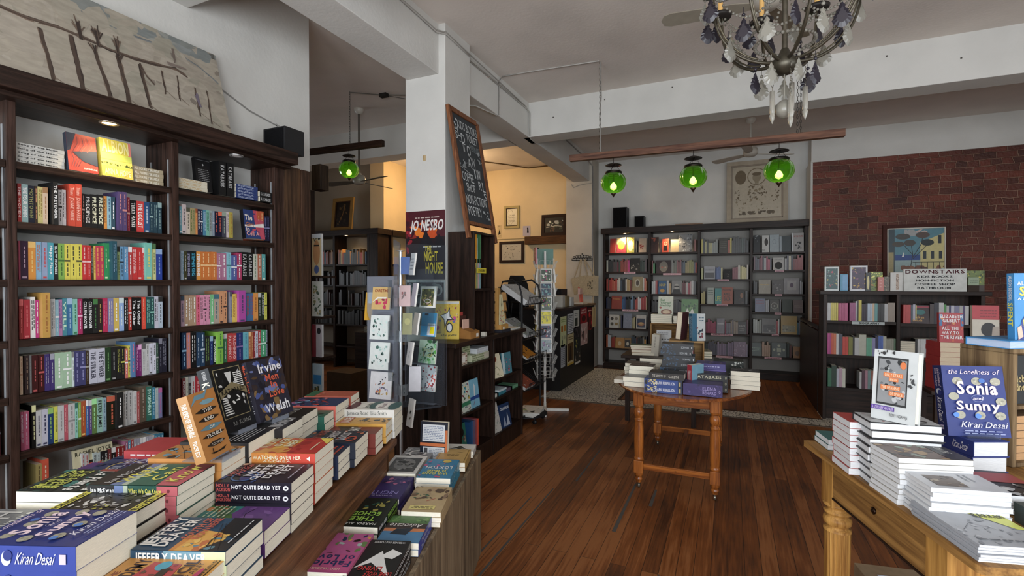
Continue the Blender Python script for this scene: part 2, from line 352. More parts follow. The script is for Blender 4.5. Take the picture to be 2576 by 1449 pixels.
def brick_mat():
    m, nt, b = new_mat('old_red_brick')
    tc = N(nt, 'ShaderNodeTexCoord'); sp = N(nt, 'ShaderNodeSeparateXYZ'); cb = N(nt, 'ShaderNodeCombineXYZ')
    nt.links.new(tc.outputs['Object'], sp.inputs[0]); nt.links.new(sp.outputs['X'], cb.inputs['X']); nt.links.new(sp.outputs['Z'], cb.inputs['Y'])
    dn = N(nt, 'ShaderNodeTexNoise'); dn.inputs['Scale'].default_value = 4.5; dn.inputs['Detail'].default_value = 4; nt.links.new(tc.outputs['Object'], dn.inputs['Vector'])
    ma = N(nt, 'ShaderNodeVectorMath', operation='MULTIPLY_ADD'); ma.inputs[1].default_value = (0.09, 0.06, 0); nt.links.new(dn.outputs['Color'], ma.inputs[0]); nt.links.new(cb.outputs[0], ma.inputs[2])
    br = N(nt, 'ShaderNodeTexBrick'); br.inputs['Scale'].default_value = 1; br.inputs['Brick Width'].default_value = 0.235; br.inputs['Row Height'].default_value = 0.088
    br.inputs['Mortar Size'].default_value = 0.0075; br.inputs['Mortar Smooth'].default_value = 0.6; br.squash = 0.5; br.squash_frequency = 3; nt.links.new(ma.outputs[0], br.inputs['Vector'])
    br.inputs['Color1'].default_value = lin('7c3d2d'); br.inputs['Color2'].default_value = lin('50291f'); br.inputs['Mortar'].default_value = lin('96705e')
    st = N(nt, 'ShaderNodeTexNoise'); st.inputs['Scale'].default_value = 2.2; st.inputs['Detail'].default_value = 6; nt.links.new(tc.outputs['Object'], st.inputs['Vector'])
    mr = N(nt, 'ShaderNodeMapRange'); mr.inputs['From Min'].default_value = .3; mr.inputs['From Max'].default_value = .7; mr.inputs['To Min'].default_value = 0.55; mr.inputs['To Max'].default_value = 1.1; nt.links.new(st.outputs['Fac'], mr.inputs[0])
    sc = N(nt, 'ShaderNodeVectorMath', operation='SCALE'); nt.links.new(br.outputs['Color'], sc.inputs[0]); nt.links.new(mr.outputs[0], sc.inputs['Scale']); nt.links.new(sc.outputs[0], b.inputs['Base Color'])
    fn = N(nt, 'ShaderNodeTexNoise'); fn.inputs['Scale'].default_value = 30; fn.inputs['Detail'].default_value = 4; nt.links.new(tc.outputs['Object'], fn.inputs['Vector'])
    hh = N(nt, 'ShaderNodeMath', operation='MULTIPLY_ADD'); hh.inputs[1].default_value = -1.6; nt.links.new(br.outputs['Fac'], hh.inputs[0]); nt.links.new(fn.outputs['Fac'], hh.inputs[2])
    bp = N(nt, 'ShaderNodeBump'); bp.inputs['Strength'].default_value = 0.9; bp.inputs['Distance'].default_value = 0.012; nt.links.new(hh.outputs[0], bp.inputs['Height']); nt.links.new(bp.outputs[0], b.inputs['Normal'])
    b.inputs['Roughness'].default_value = 0.62
    return m
m = MB(); m.box(1.14, 4.3, 8.6, 8.9, 0, 3.38); struct('wall_brick', m, brick_mat())
m = MB(); m.box(1.12, 4.3, 8.58, 8.9, 3.38, 3.84); m.box(1.115, 1.142, 8.59, 9.32, 0.0, 3.4); struct('wall_back_plaster', m, WHITE)
# right-hand wall with a side window, front wall with three street windows
m = MB(); X0, X1 = 4.3, 4.5
m.box(X0, X1, -2.4, -0.45, 0, 3.84); m.box(X0, X1, 1.65, 9.0, 0, 3.84); m.box(X0, X1, -0.45, 1.65, 0, 0.85); m.box(X0, X1, -0.45, 1.65, 2.95, 3.84)
struct('wall_right', m, WHITE)
m = MB(); Y0, Y1 = -2.55, -2.35
for a, c in ((-9, -2.75), (-0.75, -0.15), (2.05, 2.45), (3.85, 4.5)): m.box(a, c, Y0, Y1, 0, 3.84)
for a, c in ((-2.75, -0.75), (-0.15, 2.05), (2.45, 3.85)): m.box(a, c, Y0, Y1, 0, 0.55); m.box(a, c, Y0, Y1, 2.95, 3.84)
struct('wall_front', m, WHITE)
DARKW = wood_mat('dark_frame_wood', '241813', '3c2a21', 'Z')
for i, (a, c) in enumerate(((-2.75, -0.75), (-0.15, 2.05), (2.45, 3.85))):
    m = MB()
    for x in (a, (a + c) / 2 - .03, c - .06): m.box(x, x + .06, -2.5, -2.42, .55, 2.95, '332820')
    for z in (.55, 2.2, 2.89): m.box(a, c, -2.5, -2.42, z, z + .06, '332820')
    struct('window_%d' % (i + 1), m, DARKW)
m = MB()
for y in (-.45, .57, 1.59): m.box(4.38, 4.46, y, y + .06, .85, 2.95, '332820')
for z in (.85, 2.89): m.box(4.38, 4.46, -.45, 1.65, z, z + .06, '332820')
struct('window_4', m, DARKW)
# surface-run cables clipped along the beams
m = MB()
m.tube([(-2.325, .5, 3.79), (-2.325, 3.0, 3.76), (-2.325, 3.6, 3.74), (-2.262, 3.66, 3.735), (-2.262, 4.08, 3.72), (-2.31, 4.12, 3.72), (-2.31, 5.62, 3.73), (-2.3, 5.695, 3.70), (-2.3, 5.695, 3.42), (-2.31, 5.75, 3.39), (-2.31, 6.0, 3.38)], .008, 'aaa6a0', 6)
m.tube([(-2.325, .5, 3.805), (-2.325, 3.6, 3.755), (-2.262, 3.66, 3.75), (-2.262, 4.1, 3.735), (-2.31, 5.6, 3.745)], .006, '98948e', 6)
m.tube([(-1.22, 4.9, 3.822), (-1.9, 4.85, 3.822), (-2.27, 4.83, 3.82), (-2.312, 4.83, 3.78), (-2.312, 4.83, 3.41), (-2.33, 4.8, 3.392), (-2.4, 4.45, 3.392), (-2.45, 4.42, 3.392)], .007, 'b0aca6', 6)
m.tube([(-2.31, 6.02, 3.78), (-2.31, 7.6, 3.76), (-2.31, 8.5, 3.74), (-2.262, 8.64, 3.66), (-2.262, 8.64, 3.0), (-2.262, 8.64, 1.3)], .009, '8f8b87', 6)
m.tube([(-2.28, 8.61, 3.36), (-2.5, 8.61, 3.34), (-2.62, 8.61, 3.3), (-2.66, 8.61, 3.36)], .007, 'a8a49c', 6)
struct('trim_4', m, MATT)
m = MB(); m.tube([(-5.6, 6.3, 3.822), (-3.9, 8.5, 3.822), (-3.6, 8.84, 3.8), (-2.9, 8.84, 3.81)], .012, '5d4a30', 6); struct('trim_5', m, MATT)
m = MB()
for x, z in ((-2.0, 3.6), (-1.36, 3.72), (-.6, 3.74), (.2, 3.7), (1.35, 3.72), (1.9, 3.6)): m.box(x, x + .012, 5.703, 5.712, z, z + .012, '55504a')
struct('trim_6', m, MATT)
# ================================================================== BOOKS
ORD = 'first second third fourth fifth sixth seventh eighth ninth tenth eleventh twelfth thirteenth fourteenth fifteenth sixteenth seventeenth eighteenth nineteenth twentieth twenty-first twenty-second twenty-third twenty-fourth twenty-fifth twenty-sixth twenty-seventh twenty-eighth twenty-ninth thirtieth thirty-first thirty-second'.split()
def hue_name(h):
    c = lin(h); s = [int(round((v * 12.92 if v <= 0.0031308 else 1.055 * v ** (1 / 2.4) - 0.055) * 255)) for v in c[:3]]
    mx, mn = max(s), min(s); d = mx - mn
    if d < 30: return 'black' if mx < 60 else 'charcoal' if mx < 100 else 'grey' if mx < 195 else 'white'
    r, g, b = s
    if mx == r: hh = ((g - b) / d) % 6
    elif mx == g: hh = (b - r) / d + 2
    else: hh = (r - g) / d + 4
    hh *= 60
    dark = mx < 100; pale = mn > 130
    if hh < 14 or hh >= 345: n = 'pink' if pale else 'maroon' if dark else 'red'
    elif hh < 42: n = 'peach' if pale else 'brown' if mx < 175 else 'orange'
    elif hh < 68: n = 'cream' if pale else 'olive' if mx < 150 else 'yellow'
    elif hh < 165: n = 'pale green' if pale else 'dark green' if dark else 'green'
    elif hh < 200: n = 'pale teal' if pale else 'teal'
    elif hh < 252: n = 'pale blue' if pale else 'navy' if dark else 'blue'
    elif hh < 300: n = 'lilac' if pale else 'purple'
    else: n = 'pale pink' if pale else 'plum' if dark else 'magenta'
    return n
def frame_M(o, x, y):
    """matrix whose local x and y axes are the given world directions"""
    x = Vector(x).normalized(); y = Vector(y).normalized(); z = x.cross(y)
    return Matrix(((x[0], y[0], z[0], o[0]), (x[1], y[1], z[1], o[1]), (x[2], y[2], z[2], o[2]), (0, 0, 0, 1)))
def flat_M(ax, ay, w, h, pos, ang):
    """lying flat, local point (ax*w, ay*h, 0) at pos, local x turned by ang degrees"""
    c, s = math.cos(R(ang)), math.sin(R(ang)); X = Vector((c, s, 0)); Y = Vector((-s, c, 0))
    return frame_M(Vector(pos) - X * ax * w - Y * ay * h, X, Y)
def draw_art(mb, items, P, Wd, Hd, seed=1, step=0.00028):
    """items in fractions of a Wd x Hd panel; P(u, v, e) gives the point e above the panel"""
    rnd = random.Random(seed); e = 0.0006
    for it in items:
        e += step; k = it[0]
        Q = lambda u, v, e=e: P(u, v, e)
        if k == 'r': _, a, b, c, d, col = it; mb.poly([Q(a * Wd, b * Hd), Q(c * Wd, b * Hd), Q(c * Wd, d * Hd), Q(a * Wd, d * Hd)], col)
        elif k == 'e':
            _, cx, cy, rx, ry, col = it; mb.poly([Q((cx + rx * math.cos(t)) * Wd, (cy + ry * math.sin(t)) * Hd) for t in [2 * math.pi * i / 18 for i in range(18)]], col)
        elif k == 'ring':
            _, cx, cy, rx, ry, th, col = it
            for i in range(20):
                t0, t1 = 2 * math.pi * i / 20, 2 * math.pi * (i + 1) / 20
                mb.poly([Q((cx + rx * f * math.cos(t)) * Wd, (cy + ry * f * math.sin(t)) * Hd) for f, t in ((1, t0), (1, t1), (1 - th, t1), (1 - th, t0))], col)
        elif k == 't':
            _, st, a, b, c, d, col = it[:7]; bold = it[7] if len(it) > 7 else 0; sh = it[8] if len(it) > 8 else 0
            mb.text(st, lambda u, v: Q(a * Wd + u, b * Hd + v), (c - a) * Wd, (d - b) * Hd, col, bold, sh)
        elif k == 'vt':  # text running up the panel
            _, st, a, b, c, d, col = it[:7]; bold = it[7] if len(it) > 7 else 0
            mb.text(st, lambda u, v: Q(c * Wd - v, b * Hd + u), (d - b) * Hd, (c - a) * Wd, col, bold)
        elif k == 'p': mb.poly([Q(x * Wd, y * Hd) for x, y in it[1]], it[2])
        elif k == 's':  # brush stroke / line through points, width in fraction of Wd
            _, pts, wd, col = it
            for si, ((x0, y0), (x1, y1)) in enumerate(zip(pts, pts[1:])):
                d = Vector(((x1 - x0) * Wd, (y1 - y0) * Hd)); 
                if d.length < 1e-6: continue
                n = Vector((-d.y, d.x)).normalized() * wd * Wd / 2; ex = d.normalized() * wd * Wd * .2
                a = Vector((x0 * Wd, y0 * Hd)) - ex; b = Vector((x1 * Wd, y1 * Hd)) + ex
                mb.poly([P(*q, e + si * 4e-6) for q in (a - n, b - n, b + n, a + n)], col)
        elif k == 'b':  # scattered patches
            _, n, a, b, c, d, sz, cols = it
            for _i in range(n):
                cx = rnd.uniform(a, c) * Wd; cy = rnd.uniform(b, d) * Hd; q = rnd.randint(5, 8); r = sz * Wd * rnd.uniform(.5, 1.2); t0 = rnd.random() * 6; an = rnd.random() * 3; asp = rnd.uniform(.3, 1)
                pts = []
                for j in range(q):
                    t = t0 + 2 * math.pi * j / q; rr = r * rnd.uniform(.6, 1); x = rr * math.cos(t); y = rr * math.sin(t) * asp
                    x, y = x * math.cos(an) - y * math.sin(an), x * math.sin(an) + y * math.cos(an)
                    pts.append((min(max(cx + x, a * Wd), c * Wd), min(max(cy + y, b * Hd), d * Hd)))
                mb.poly([P(x, y, e + _i * 2e-6) for x, y in pts], rnd.choice(cols))
        elif k == 'L':  # rows of small print
            _, n, a, b, c, d, col = it
            for i in range(n):
                y = d - (i + .7) * (d - b) / n; x = a
                while x < c - .03:
                    l = min(rnd.uniform(.04, .14), c - x); mb.poly([Q(x * Wd, y * Hd), Q((x + l) * Wd, y * Hd), Q((x + l) * Wd, (y + .38 * (d - b) / n) * Hd), Q(x * Wd, (y + .38 * (d - b) / n) * Hd)], col); x += l + .025
def spine_items(title, tcol, seed):
    rnd = random.Random(seed); it = []
    if title and title != '~':
        it.append(('t', title, .08, .22, .86, .80, tcol, 1))
    elif tcol:
        sty = rnd.randint(0, 4)
        if sty == 0: it += [('L', 1, .06, .28, .45, .78, tcol), ('L', 1, .55, .35, .88, .7, tcol)]
        elif sty == 1: it += [('L', 2, .08, .15, .8, .9, tcol)]
        elif sty == 2: it += [('r', .0, 0, .16, 1, tcol), ('L', 1, .25, .3, .85, .75, tcol)]
        elif sty == 3: it += [('L', 1, .15, .3, .7, .78, tcol), ('r', .92, .2, .97, .8, tcol)]
        else: it += [('r', .45, 0, .5, 1, tcol), ('L', 1, .06, .3, .4, .75, tcol), ('L', 1, .55, .3, .9, .75, tcol)]
    return it
BOOKS = []
def book(M, w, h, t, cover, label, group=None, spine=None, front=None, back=None, scol=None, bcol=None, page='e6dfcc', hard=False, vis=1.0, parts=True, cat='book', name=None, seed=0, must=0):
    BOOKS.append(dict(M=M, w=w, h=h, t=t, cover=cover, label=label, group=group, spine=spine or [], front=front or [], back=back or [], scol=scol or cover, bcol=bcol or cover,
                      page=page, hard=hard, vis=vis, parts=parts, cat=cat, name=name or ('hardback_book' if hard else 'paperback_book'), seed=seed or len(BOOKS) + 1, must=must))
def dim_inks(mb):
    memo = {}
    for i, c in enumerate(mb.c):
        if c not in memo: g = .3 * c[0] + .59 * c[1] + .11 * c[2]; memo[c] = tuple((g + (x - g) * .86) * .78 for x in c[:3]) + (1,)
        mb.c[i] = memo[c]
def draw_book(d, mc, mp):
    w, h, t = d['w'], d['h'], d['t']; b = .0022 if d['hard'] else .0006; g = .0035 if d['hard'] else .0008
    b = min(b, t * .2)
    mc.box(0, w, 0, h, t - b, t, d['cover']); mc.box(0, w, 0, h, 0, b, d['bcol']); mc.box(0, b, 0, h, b, t - b, d['scol'])
    if d['scol'] != d['cover']: mc.poly([(-.0002, 0, 0), (-.0002, 0, t), (-.0002, h, t), (-.0002, h, 0)], d['scol'])
    mp.box(b, w - g, g, h - g, b, t - b, d['page'], 1 if mp is mc else 0)
    draw_art(mc, d['front'], lambda u, v, e: (u, v, t + e), w, h, d['seed'])
    draw_art(mc, d['back'], lambda u, v, e: (w - u, v, -e), w, h, d['seed'] + 5)
    draw_art(mc, d['spine'], lambda u, v, e: (-e, h - u, v), h, t, d['seed'] + 9)
    if mp is mc: n = [i for i, k in enumerate(mc.m) if k == 1]; keep = [mc.c[i] for i in n]
    dim_inks(mc)
    if mp is mc:
        for i, c in zip(n, keep): mc.c[i] = c
def book_area(d):
    vs = [d['M'] @ Vector((x, y, z)) for x in (0, d['w']) for y in (0, d['h']) for z in (0, d['t'])]
    cy, sy = math.cos(R(24.08)), math.sin(R(24.08)); xs = []; ys = []
    for v in vs:
        f = -v.x * sy + v.y * cy; r = v.x * cy + v.y * sy
        if f < .1: return 0
        xs.append(min(2576, max(0, 1288 + 1224 * r / f))); ys.append(min(1449, max(0, 708 - 1224 * (v.z - 1.58) / f)))
    return (max(xs) - min(xs)) * (max(ys) - min(ys)) * d['vis']
# the books that show largest from the room's entrance stand on their own; the small far ones are one mass
SHOWN = "0-10,12-14,16-19,21-23,26,28-39,42,44,46,49,51-52,54-77,79-83,85-87,89-94,96-103,107,110,115-127,129-130,132-139,141-142,148,160,170-183,185,187,194-195,197,200-201,203,207-212,215,217-220,226,236-237,261-267,271,275-277,285-286,315-316,319,324-325,330-333,338-339,342,346,350,352-354,357-362,364-368,371,374,378-379,384,388,394-395,400,405,410,415,426,432-434,437,440,443,445,452,455-456,458,460,464,466,470,490,510,531-533,558,561,564,584,678,699,718-719,723,741,764-767,787-789,794,796-797,801-802,813,920,1057-1060,1063-1064,1066,1073,1078-1081,1084-1085,1089,1093-1096,1101-1102,1112-1114,1119,1123,1125-1135,1141-1154,1158-1166,1168,1170-1171,1178-1185,1191,1204"
def finish_books():
    keep = set()
    for r in SHOWN.split(','): q = [int(v) for v in r.split('-')]; keep.update(range(q[0], q[-1] + 1))
    rest = MB()
    for i, d in enumerate(BOOKS):
        if i in keep:
            mc = MB(); big = d['parts'] and book_area(d) > 900; mp = MB() if big else mc
            draw_book(d, mc, mp)
            o = mc.build(d['name'], [PRINT, PAPER]); o.matrix_world = d['M']
            if big: mp.build('page_block', PAPER, o)
            tag(o, d['label'], d['cat'], d['group'])
        else:
            mc = MB(); draw_book(d, mc, mc)
            o = len(rest.v); rest.v.extend([tuple(d['M'] @ Vector(v)) for v in mc.v]); rest.f.extend([[k + o for k in f] for f in mc.f]); rest.c.extend(mc.c); rest.m.extend(mc.m); rest.sm.extend(mc.sm)
    if rest.v: tag(rest.build('shelved_books', [PRINT, PAPER]), 'many small and distant books on the farther shelves', 'books', kind='stuff')
    return len(keep)

def pile(pos, ang, anchor, n, size, cover, desc, where, spine=None, front=None, page='e6dfcc', hard=False, jit=.003, scol=None, seed=3, group=None, top_vis=1.0, low_vis=.45, turn=None):
    """n equal books lying on each other; pos is the anchor corner of the TOP face"""
    w, h, t = size; rnd = random.Random(seed); x, y, z = pos
    for k in range(n):
        top = k == 0
        zz = z - t * (k + 1) - .0004 * k
        M = flat_M(anchor[0], anchor[1], w, h, (x + (0 if top else rnd.uniform(-jit, jit)), y + (0 if top else rnd.uniform(-jit, jit)), zz), ang + (0 if top else rnd.uniform(-1, 1)))
        sh = desc
        for cut in (' with ', ' in ', ' under ', ' beneath ', ' behind ', ' framing ', ' crowded ', ' at ', ' on '): sh = sh.split(cut)[0]
        lab = ('%s, topmost of %s' % (desc, where)) if top and n > 1 else ('%s, %s from top in %s' % (sh, ORD[k], where)) if n > 1 else '%s on %s' % (desc, where)
        book(M, w, h, t, cover, lab, group or ('piled books in ' + where), spine, front if top else [], None, scol, page=page, hard=hard, vis=top_vis if top else low_vis, seed=seed * 7 + k)
ROWS = {
 'a2': (1.858, '''1134,14,180,b22,fdd,THE WOMEN,0|1148,24,180,9bb,fff,THE FOUR WINDS,0|1172,23,177,223,995,MOTHTOWN,0|1195,11,178,432,fa7,,0|1206,20,178,dc7,a84,,0|1225,20,179,eca,b85,,0|1253,19,206,222,fff,THE PRETENDER,30|1285,15,176,ddd,333,,0|1300,16,179,ddd,333,,0|1319,26,210,d42,fba,Titans  JOANNE HARRIS,20|1345,27,215,d42,fba,Titans  JOANNE HARRIS,20|1381,12,173,322,caa,,0|1393,27,173,222,eee,PRECIPICE,0|1420,29,176,222,eec,PRECIPICE,0|1449,27,179,222,eec,PRECIPICE,0|1476,15,176,e92,333,,0|1491,19,177,9cd,358,,0|1510,19,177,356,fff,,0|1533,20,207,547,c88,~,20|1553,22,209,547,c88,~,20|1585,15,186,a24,fba,,0|1601,31,174,111,eee,TERRY HAYES,0|1632,39,174,d33,fff,THE LOCUST,0|1671,28,175,258,cde,,0|1699,21,178,245,9bb,,0|1720,22,179,245,9bb,,0|1743,22,181,245,9bb,,0'''),
 'a3': (1.59, '''1135,6,180,a35,,,0|1141,29,181,313,b9a,,0|1169,28,180,e91,fc6,,0|1197,21,181,8bd,c75,,0|1219,22,180,9ac,d44,,0|1241,24,180,4ab,fff,Happy Place,0|1265,17,178,222,eee,SLOW HORSES,0|1282,25,179,8b4,473,,0|1307,23,179,ed3,553,,0|1330,25,179,ed3,553,,0|1355,25,180,ed3,553,,0|1380,19,177,d22,fcc,,0|1399,19,177,d22,fcc,,0|1418,11,177,432,aaa,,0|1429,9,177,ec4,b22,,0|1438,18,177,d35,fb4,,0|1456,18,177,d35,fb4,,0|1475,19,194,295,dfb,,0|1494,20,195,295,dfb,,0|1499,22,206,256,9bd,~,30|1536,14,180,ac8,333,,0|1549,18,181,7be,345,,0|1568,21,182,6ad,fff,,0|1589,19,182,c44,fff,,0|1608,26,183,d22,fdd,,0|1634,24,183,d22,fcc,,0|1658,16,182,d33,fcc,,0|1669,36,210,7cb,ed5,~,10|1711,20,209,ee9,585,,0|1731,34,178,24a,9be,,0'''),
 'a4': (1.31, '''1134,15,187,a22,e66,,0|1150,24,185,b23,e77,,0|1174,19,196,eee,444,,0|1193,14,182,c28,fff,,0|1207,30,217,c93,a62,~,30|1249,19,185,ddd,555,,0|1268,14,181,9cd,fff,,0|1281,15,181,c8b,649,,0|1296,19,185,49a,dfd,WILL,0|1315,22,185,37a,ace,,0|1337,21,182,8cb,385,,0|1358,21,181,b26,fbd,,0|1379,22,181,111,fff,COLLEEN HOOVER,0|1401,22,180,111,fff,COLLEEN HOOVER,0|1423,22,179,222,484,,0|1445,21,178,322,ca4,,0|1466,23,180,c15,f9b,,0|1489,27,179,88b,edb,,0|1516,26,181,db4,fff,,0|1542,24,182,9be,dee,,0|1566,21,181,222,eee,,0|1587,16,182,c32,eee,,0|1604,23,181,111,eee,The Other,0|1627,26,181,111,eee,The Other,0|1653,22,182,e42,fca,,0|1675,23,182,255,8cb,,0|1698,22,181,255,8cb,,0|1720,22,183,ccd,333,,0|1741,24,182,bcd,333,,0'''),
 'a5': (1.048, '''1134,11,182,db9,b86,,0|1151,18,182,322,b97,,0|1169,8,181,777,999,,0|1177,23,180,411,c55,,0|1201,23,179,411,c55,,0|1224,20,179,437,aab,,0|1245,18,178,437,aab,,0|1263,34,180,aca,fff,,0|1296,35,179,aca,fff,,0|1331,11,176,dee,888,,0|1342,22,178,447,99c,,0|1364,26,177,447,99c,,0|1389,15,175,432,aa9,,0|1404,36,178,ccd,334,THE STRIKER,0|1440,35,179,ccd,334,THE STRIKER,0|1475,27,180,242,7a6,,0|1502,26,178,222,aaa,,0|1528,21,177,222,dd4,,0|1548,19,174,222,dd4,,0|1567,16,163,d76,fff,,0|1583,14,178,dc3,555,,0|1593,22,196,58b,e79,~,10|1619,15,176,827,fbe,,0|1634,17,177,827,fbe,,0|1651,22,179,ccc,666,,0|1673,17,177,ccc,666,,0|1690,18,178,dde,666,,0|1708,19,178,dde,666,,0|1727,13,176,354,aaa,,0|1741,20,200,223,889,,0|1761,24,198,223,889,,0'''),
 'a6': (0.785, '''1134,11,183,b57,dde,,0|1146,20,181,b57,dde,,0|1174,16,204,111,eea,,0|1189,22,175,ccc,446,,0|1211,24,175,ccd,446,,0|1234,22,176,247,9c6,,0|1257,16,179,dd3,553,,0|1273,25,178,ccc,999,,0|1298,16,179,c56,eaa,,0|1314,28,177,ccc,999,,0|1342,13,178,9dc,376,,0|1356,12,177,8b5,fff,,0|1367,21,181,b52,fc6,,0|1388,12,181,47b,fff,,0|1401,13,178,649,ddd,,0|1413,22,182,684,afa,,0|1436,26,182,9cb,222,PETER JAMES,0|1461,18,177,9bc,578,,0|1480,47,180,221,d64,,0|1517,31,195,222,eee,~,20|1558,21,190,ddd,444,,0|1580,23,189,ccc,888,,0|1603,22,183,ddd,888,,0|1624,15,177,b55,fdd,,0|1639,34,197,654,a98,,0|1673,31,195,376,cfe,SWORDHEART,0|1703,18,184,38a,ade,,0|1721,16,178,bcc,577,,0|1737,21,174,88b,c6a,,0'''),
 'b2': (1.872, '''1865,14,162,6ab,eee,,0|1879,26,177,dcc,333,,0|1905,23,162,dcb,554,,0|1927,19,161,a96,472,,0|1946,16,161,a96,472,,0|1962,13,161,e94,a52,,0|1975,16,161,224,ddd,,0|1991,17,161,224,ddd,,0|2008,20,160,48a,cde,,0|2028,22,160,7ba,375,,0|2050,20,161,9aa,766,,0|2070,15,161,89a,dde,,0|2085,23,162,113,e64,,0|2108,26,162,113,e64,,0|2134,30,163,445,9a9,,0|2163,19,166,dcc,555,,0|2182,29,168,ba3,a33,,0|2393,24,202,c52,eb7,,0|2417,30,205,c52,eb7,,0|2447,23,173,224,88b,,0|2470,25,176,224,88b,,0'''),
 'b3': (1.59, '''1869,20,177,9ab,367,,0|1889,18,175,442,ddd,,0|1907,22,176,223,aac,STEPHEN KING,0|1929,36,178,122,3ac,STEPHEN KING,0|1965,27,178,e91,fff,STEPHEN KING,0|1992,33,178,d71,fc8,,0|2024,35,179,d71,fc8,,0|2059,38,181,d71,fc8,,0|2097,32,175,b79,fff,,0|2129,34,177,b79,fff,,0|2163,34,183,8cd,488,,0|2197,41,165,56a,fff,,0|2238,35,185,b36,fff,,0|2273,46,192,111,bbb,KATABASIS,0|2318,41,191,111,bbb,KATABASIS,0|2359,37,182,ccb,686,,0|2396,32,184,b64,eed,,0|2429,31,185,5aa,eed,,0'''),
 'b4': (1.305, '''1868,22,189,a89,345,,0|1890,23,191,b97,fff,,0|1913,25,190,b97,fff,,0|1937,24,189,b97,fff,,0|1961,24,189,e68,922,,0|1985,21,190,e9b,333,,0|2006,22,190,e9b,333,,0|2028,24,190,e9b,333,,0|2052,23,192,7c8,fff,,0|2075,36,193,ba9,478,,0|2111,29,213,d96,433,,0|2140,25,212,d96,433,,0|2185,17,207,99a,556,,0|2202,24,191,ec4,b82,,0|2226,25,193,ec4,b82,,0|2236,50,215,b4a,547,~,20|2301,31,193,47a,b44,,0|2331,28,193,47a,b44,,0|2359,38,194,e93,a62,,0|2397,26,195,232,ccc,,0|2423,25,196,232,ccc,,0|2448,22,197,dd4,553,,0'''),
 'b5': (1.035, '''1872,28,234,135,8bd,,0|1900,24,231,d87,a9c,,0|1924,37,230,111,ddd,,0|1960,26,227,246,cde,,0|1987,27,224,246,cde,,0|2014,33,198,222,684,,0|2046,22,195,237,9bd,,0|2069,30,191,111,fff,THE CHANGELING,0|2085,38,221,8c3,374,~,20|2137,27,201,385,ddd,,0|2165,36,201,c33,fcc,PACHINKO,0|2200,31,198,c33,fcc,PACHINKO,0|2231,47,198,237,97b,,0|2279,42,198,6bc,48a,,0|2321,19,196,b63,fc8,,0|2340,16,195,b63,fc8,,0|2356,18,195,922,eaa,,0|2373,22,196,dde,666,,0|2396,23,199,b33,fff,,0|2418,41,200,4a7,dfe,,0|2459,12,198,9ab,333,,0'''),
 'b6': (0.775, '''1873,20,216,733,ddd,,0|1893,17,220,ccb,333,,0|1910,17,217,333,aaa,,0|1927,24,219,ccc,b22,,0|1951,32,215,b23,eaa,,0|1983,29,210,556,ccc,,0|2011,29,206,954,eda,,0|2041,30,202,dd9,555,,0'''),
 'a7': (0.515, '''1187,23,186,a95,653,,0|1210,26,202,d53,eec,,0|1367,14,182,ccc,c44,,0|1381,17,177,ccc,c44,,0|1417,16,169,bcc,555,,0|1433,16,164,bcc,555,,0|1449,18,166,222,ccc,,0|1467,15,165,222,ccc,,0|1482,17,168,733,eee,,0|1499,20,170,222,eee,,0|1519,24,167,922,eee,,0|1543,20,164,922,eee,,0|1563,16,186,a68,eee,,0|1579,14,184,59b,fff,,0|1593,14,186,b44,fff,,0|1607,16,185,aab,eee,,0|1623,15,184,aab,eee,,0|1638,15,183,aab,eee,,0|1653,15,182,bbc,fff,,0|1668,15,181,bbc,fff,,0|1683,18,179,bbc,fff,,0|1701,13,179,ccc,555,,0|1714,16,183,38a,bde,,0|1730,17,181,38a,bde,,0|1747,17,178,38a,bde,,0'''),
}
XS = -3.03
BAYN = {'a': 'wide bay', 'b': 'narrow bay'}
for key, (z, s) in ROWS.items():
    prev = {}
    for i, e in enumerate(s.split('|')):
        y, t, h, col, tc, ti, pr = e.split(','); y = int(y) / 1000; t = int(t) / 1000; h = int(h) / 1000; pr = int(pr) / 1000
        nm = hue_name(col)
        lab = '%s spine, %s after left post, %s shelf down, %s, wall bookcase' % (nm, ORD[i], ORD[int(key[1]) - 1], BAYN[key[0]])
        rr = random.Random(i + len(key) * 31 + ord(key[1]))
        sp = spine_items(ti, tc, i * 13 + ord(key[1]))
        M = frame_M((XS + pr, y + .0003, z + .0004), (-1, 0, 0), (0, 0, 1))
        book(M, .125 if h < .19 else .145, h, max(.006, t - .0008), col, lab, 'spines on the %s shelf of the wall bookcase' % ORD[int(key[1]) - 1], sp, page='d8d0bc', parts=False, name='shelved_book', seed=i + 50)
# ================================================================== LEFT WALL BOOKCASE
BW = wood_mat('bookcase_wood', '1c120d', '382720', 'Y', 0.42, 2.2); BWZ = wood_mat('bookcase_wood_upright', '20140f', '44312a', 'Z', 0.42, 2.2); BWX = wood_mat('bookcase_wood_cross', '1c120d', '382720', 'X', 0.42, 2.2)
PANELW = wood_mat('walnut_panel', '2c1e15', '57402e', 'Z', 0.5, 1.6)
TRK = attr_mat('zinc_track', 0.3, 0.5, 0.05, 30, metal=0.7)
SZ = [2.135, 1.858, 1.590, 1.308, 1.047, 0.785, 0.515, 0.25]
case = thing('wall_bookcase', 'tall dark wood bookcase filled with books along the white wall, lit canopy on top', 'bookcase', (-3.1, 1.9, 0))
def cpart(name, b, mat, parent=case, col='888', bevel=0.002, off=(3.1, -1.9, 0)):
    m = MB(); m.box(b[0] + off[0], b[1] + off[0], b[2] + off[1], b[3] + off[1], b[4], b[5], col); return m.build(name, mat, parent, bevel=bevel)
POSTS = [(.29, .335), (1.087, 1.121), (1.806, 1.845), (2.515, 2.595)]
for a, b in POSTS: cpart('upright', (-3.25, -3.0, a, b, 0.1, 2.43), BWZ)
bays = [(.335, 1.087), (1.121, 1.806), (1.845, 2.515)]
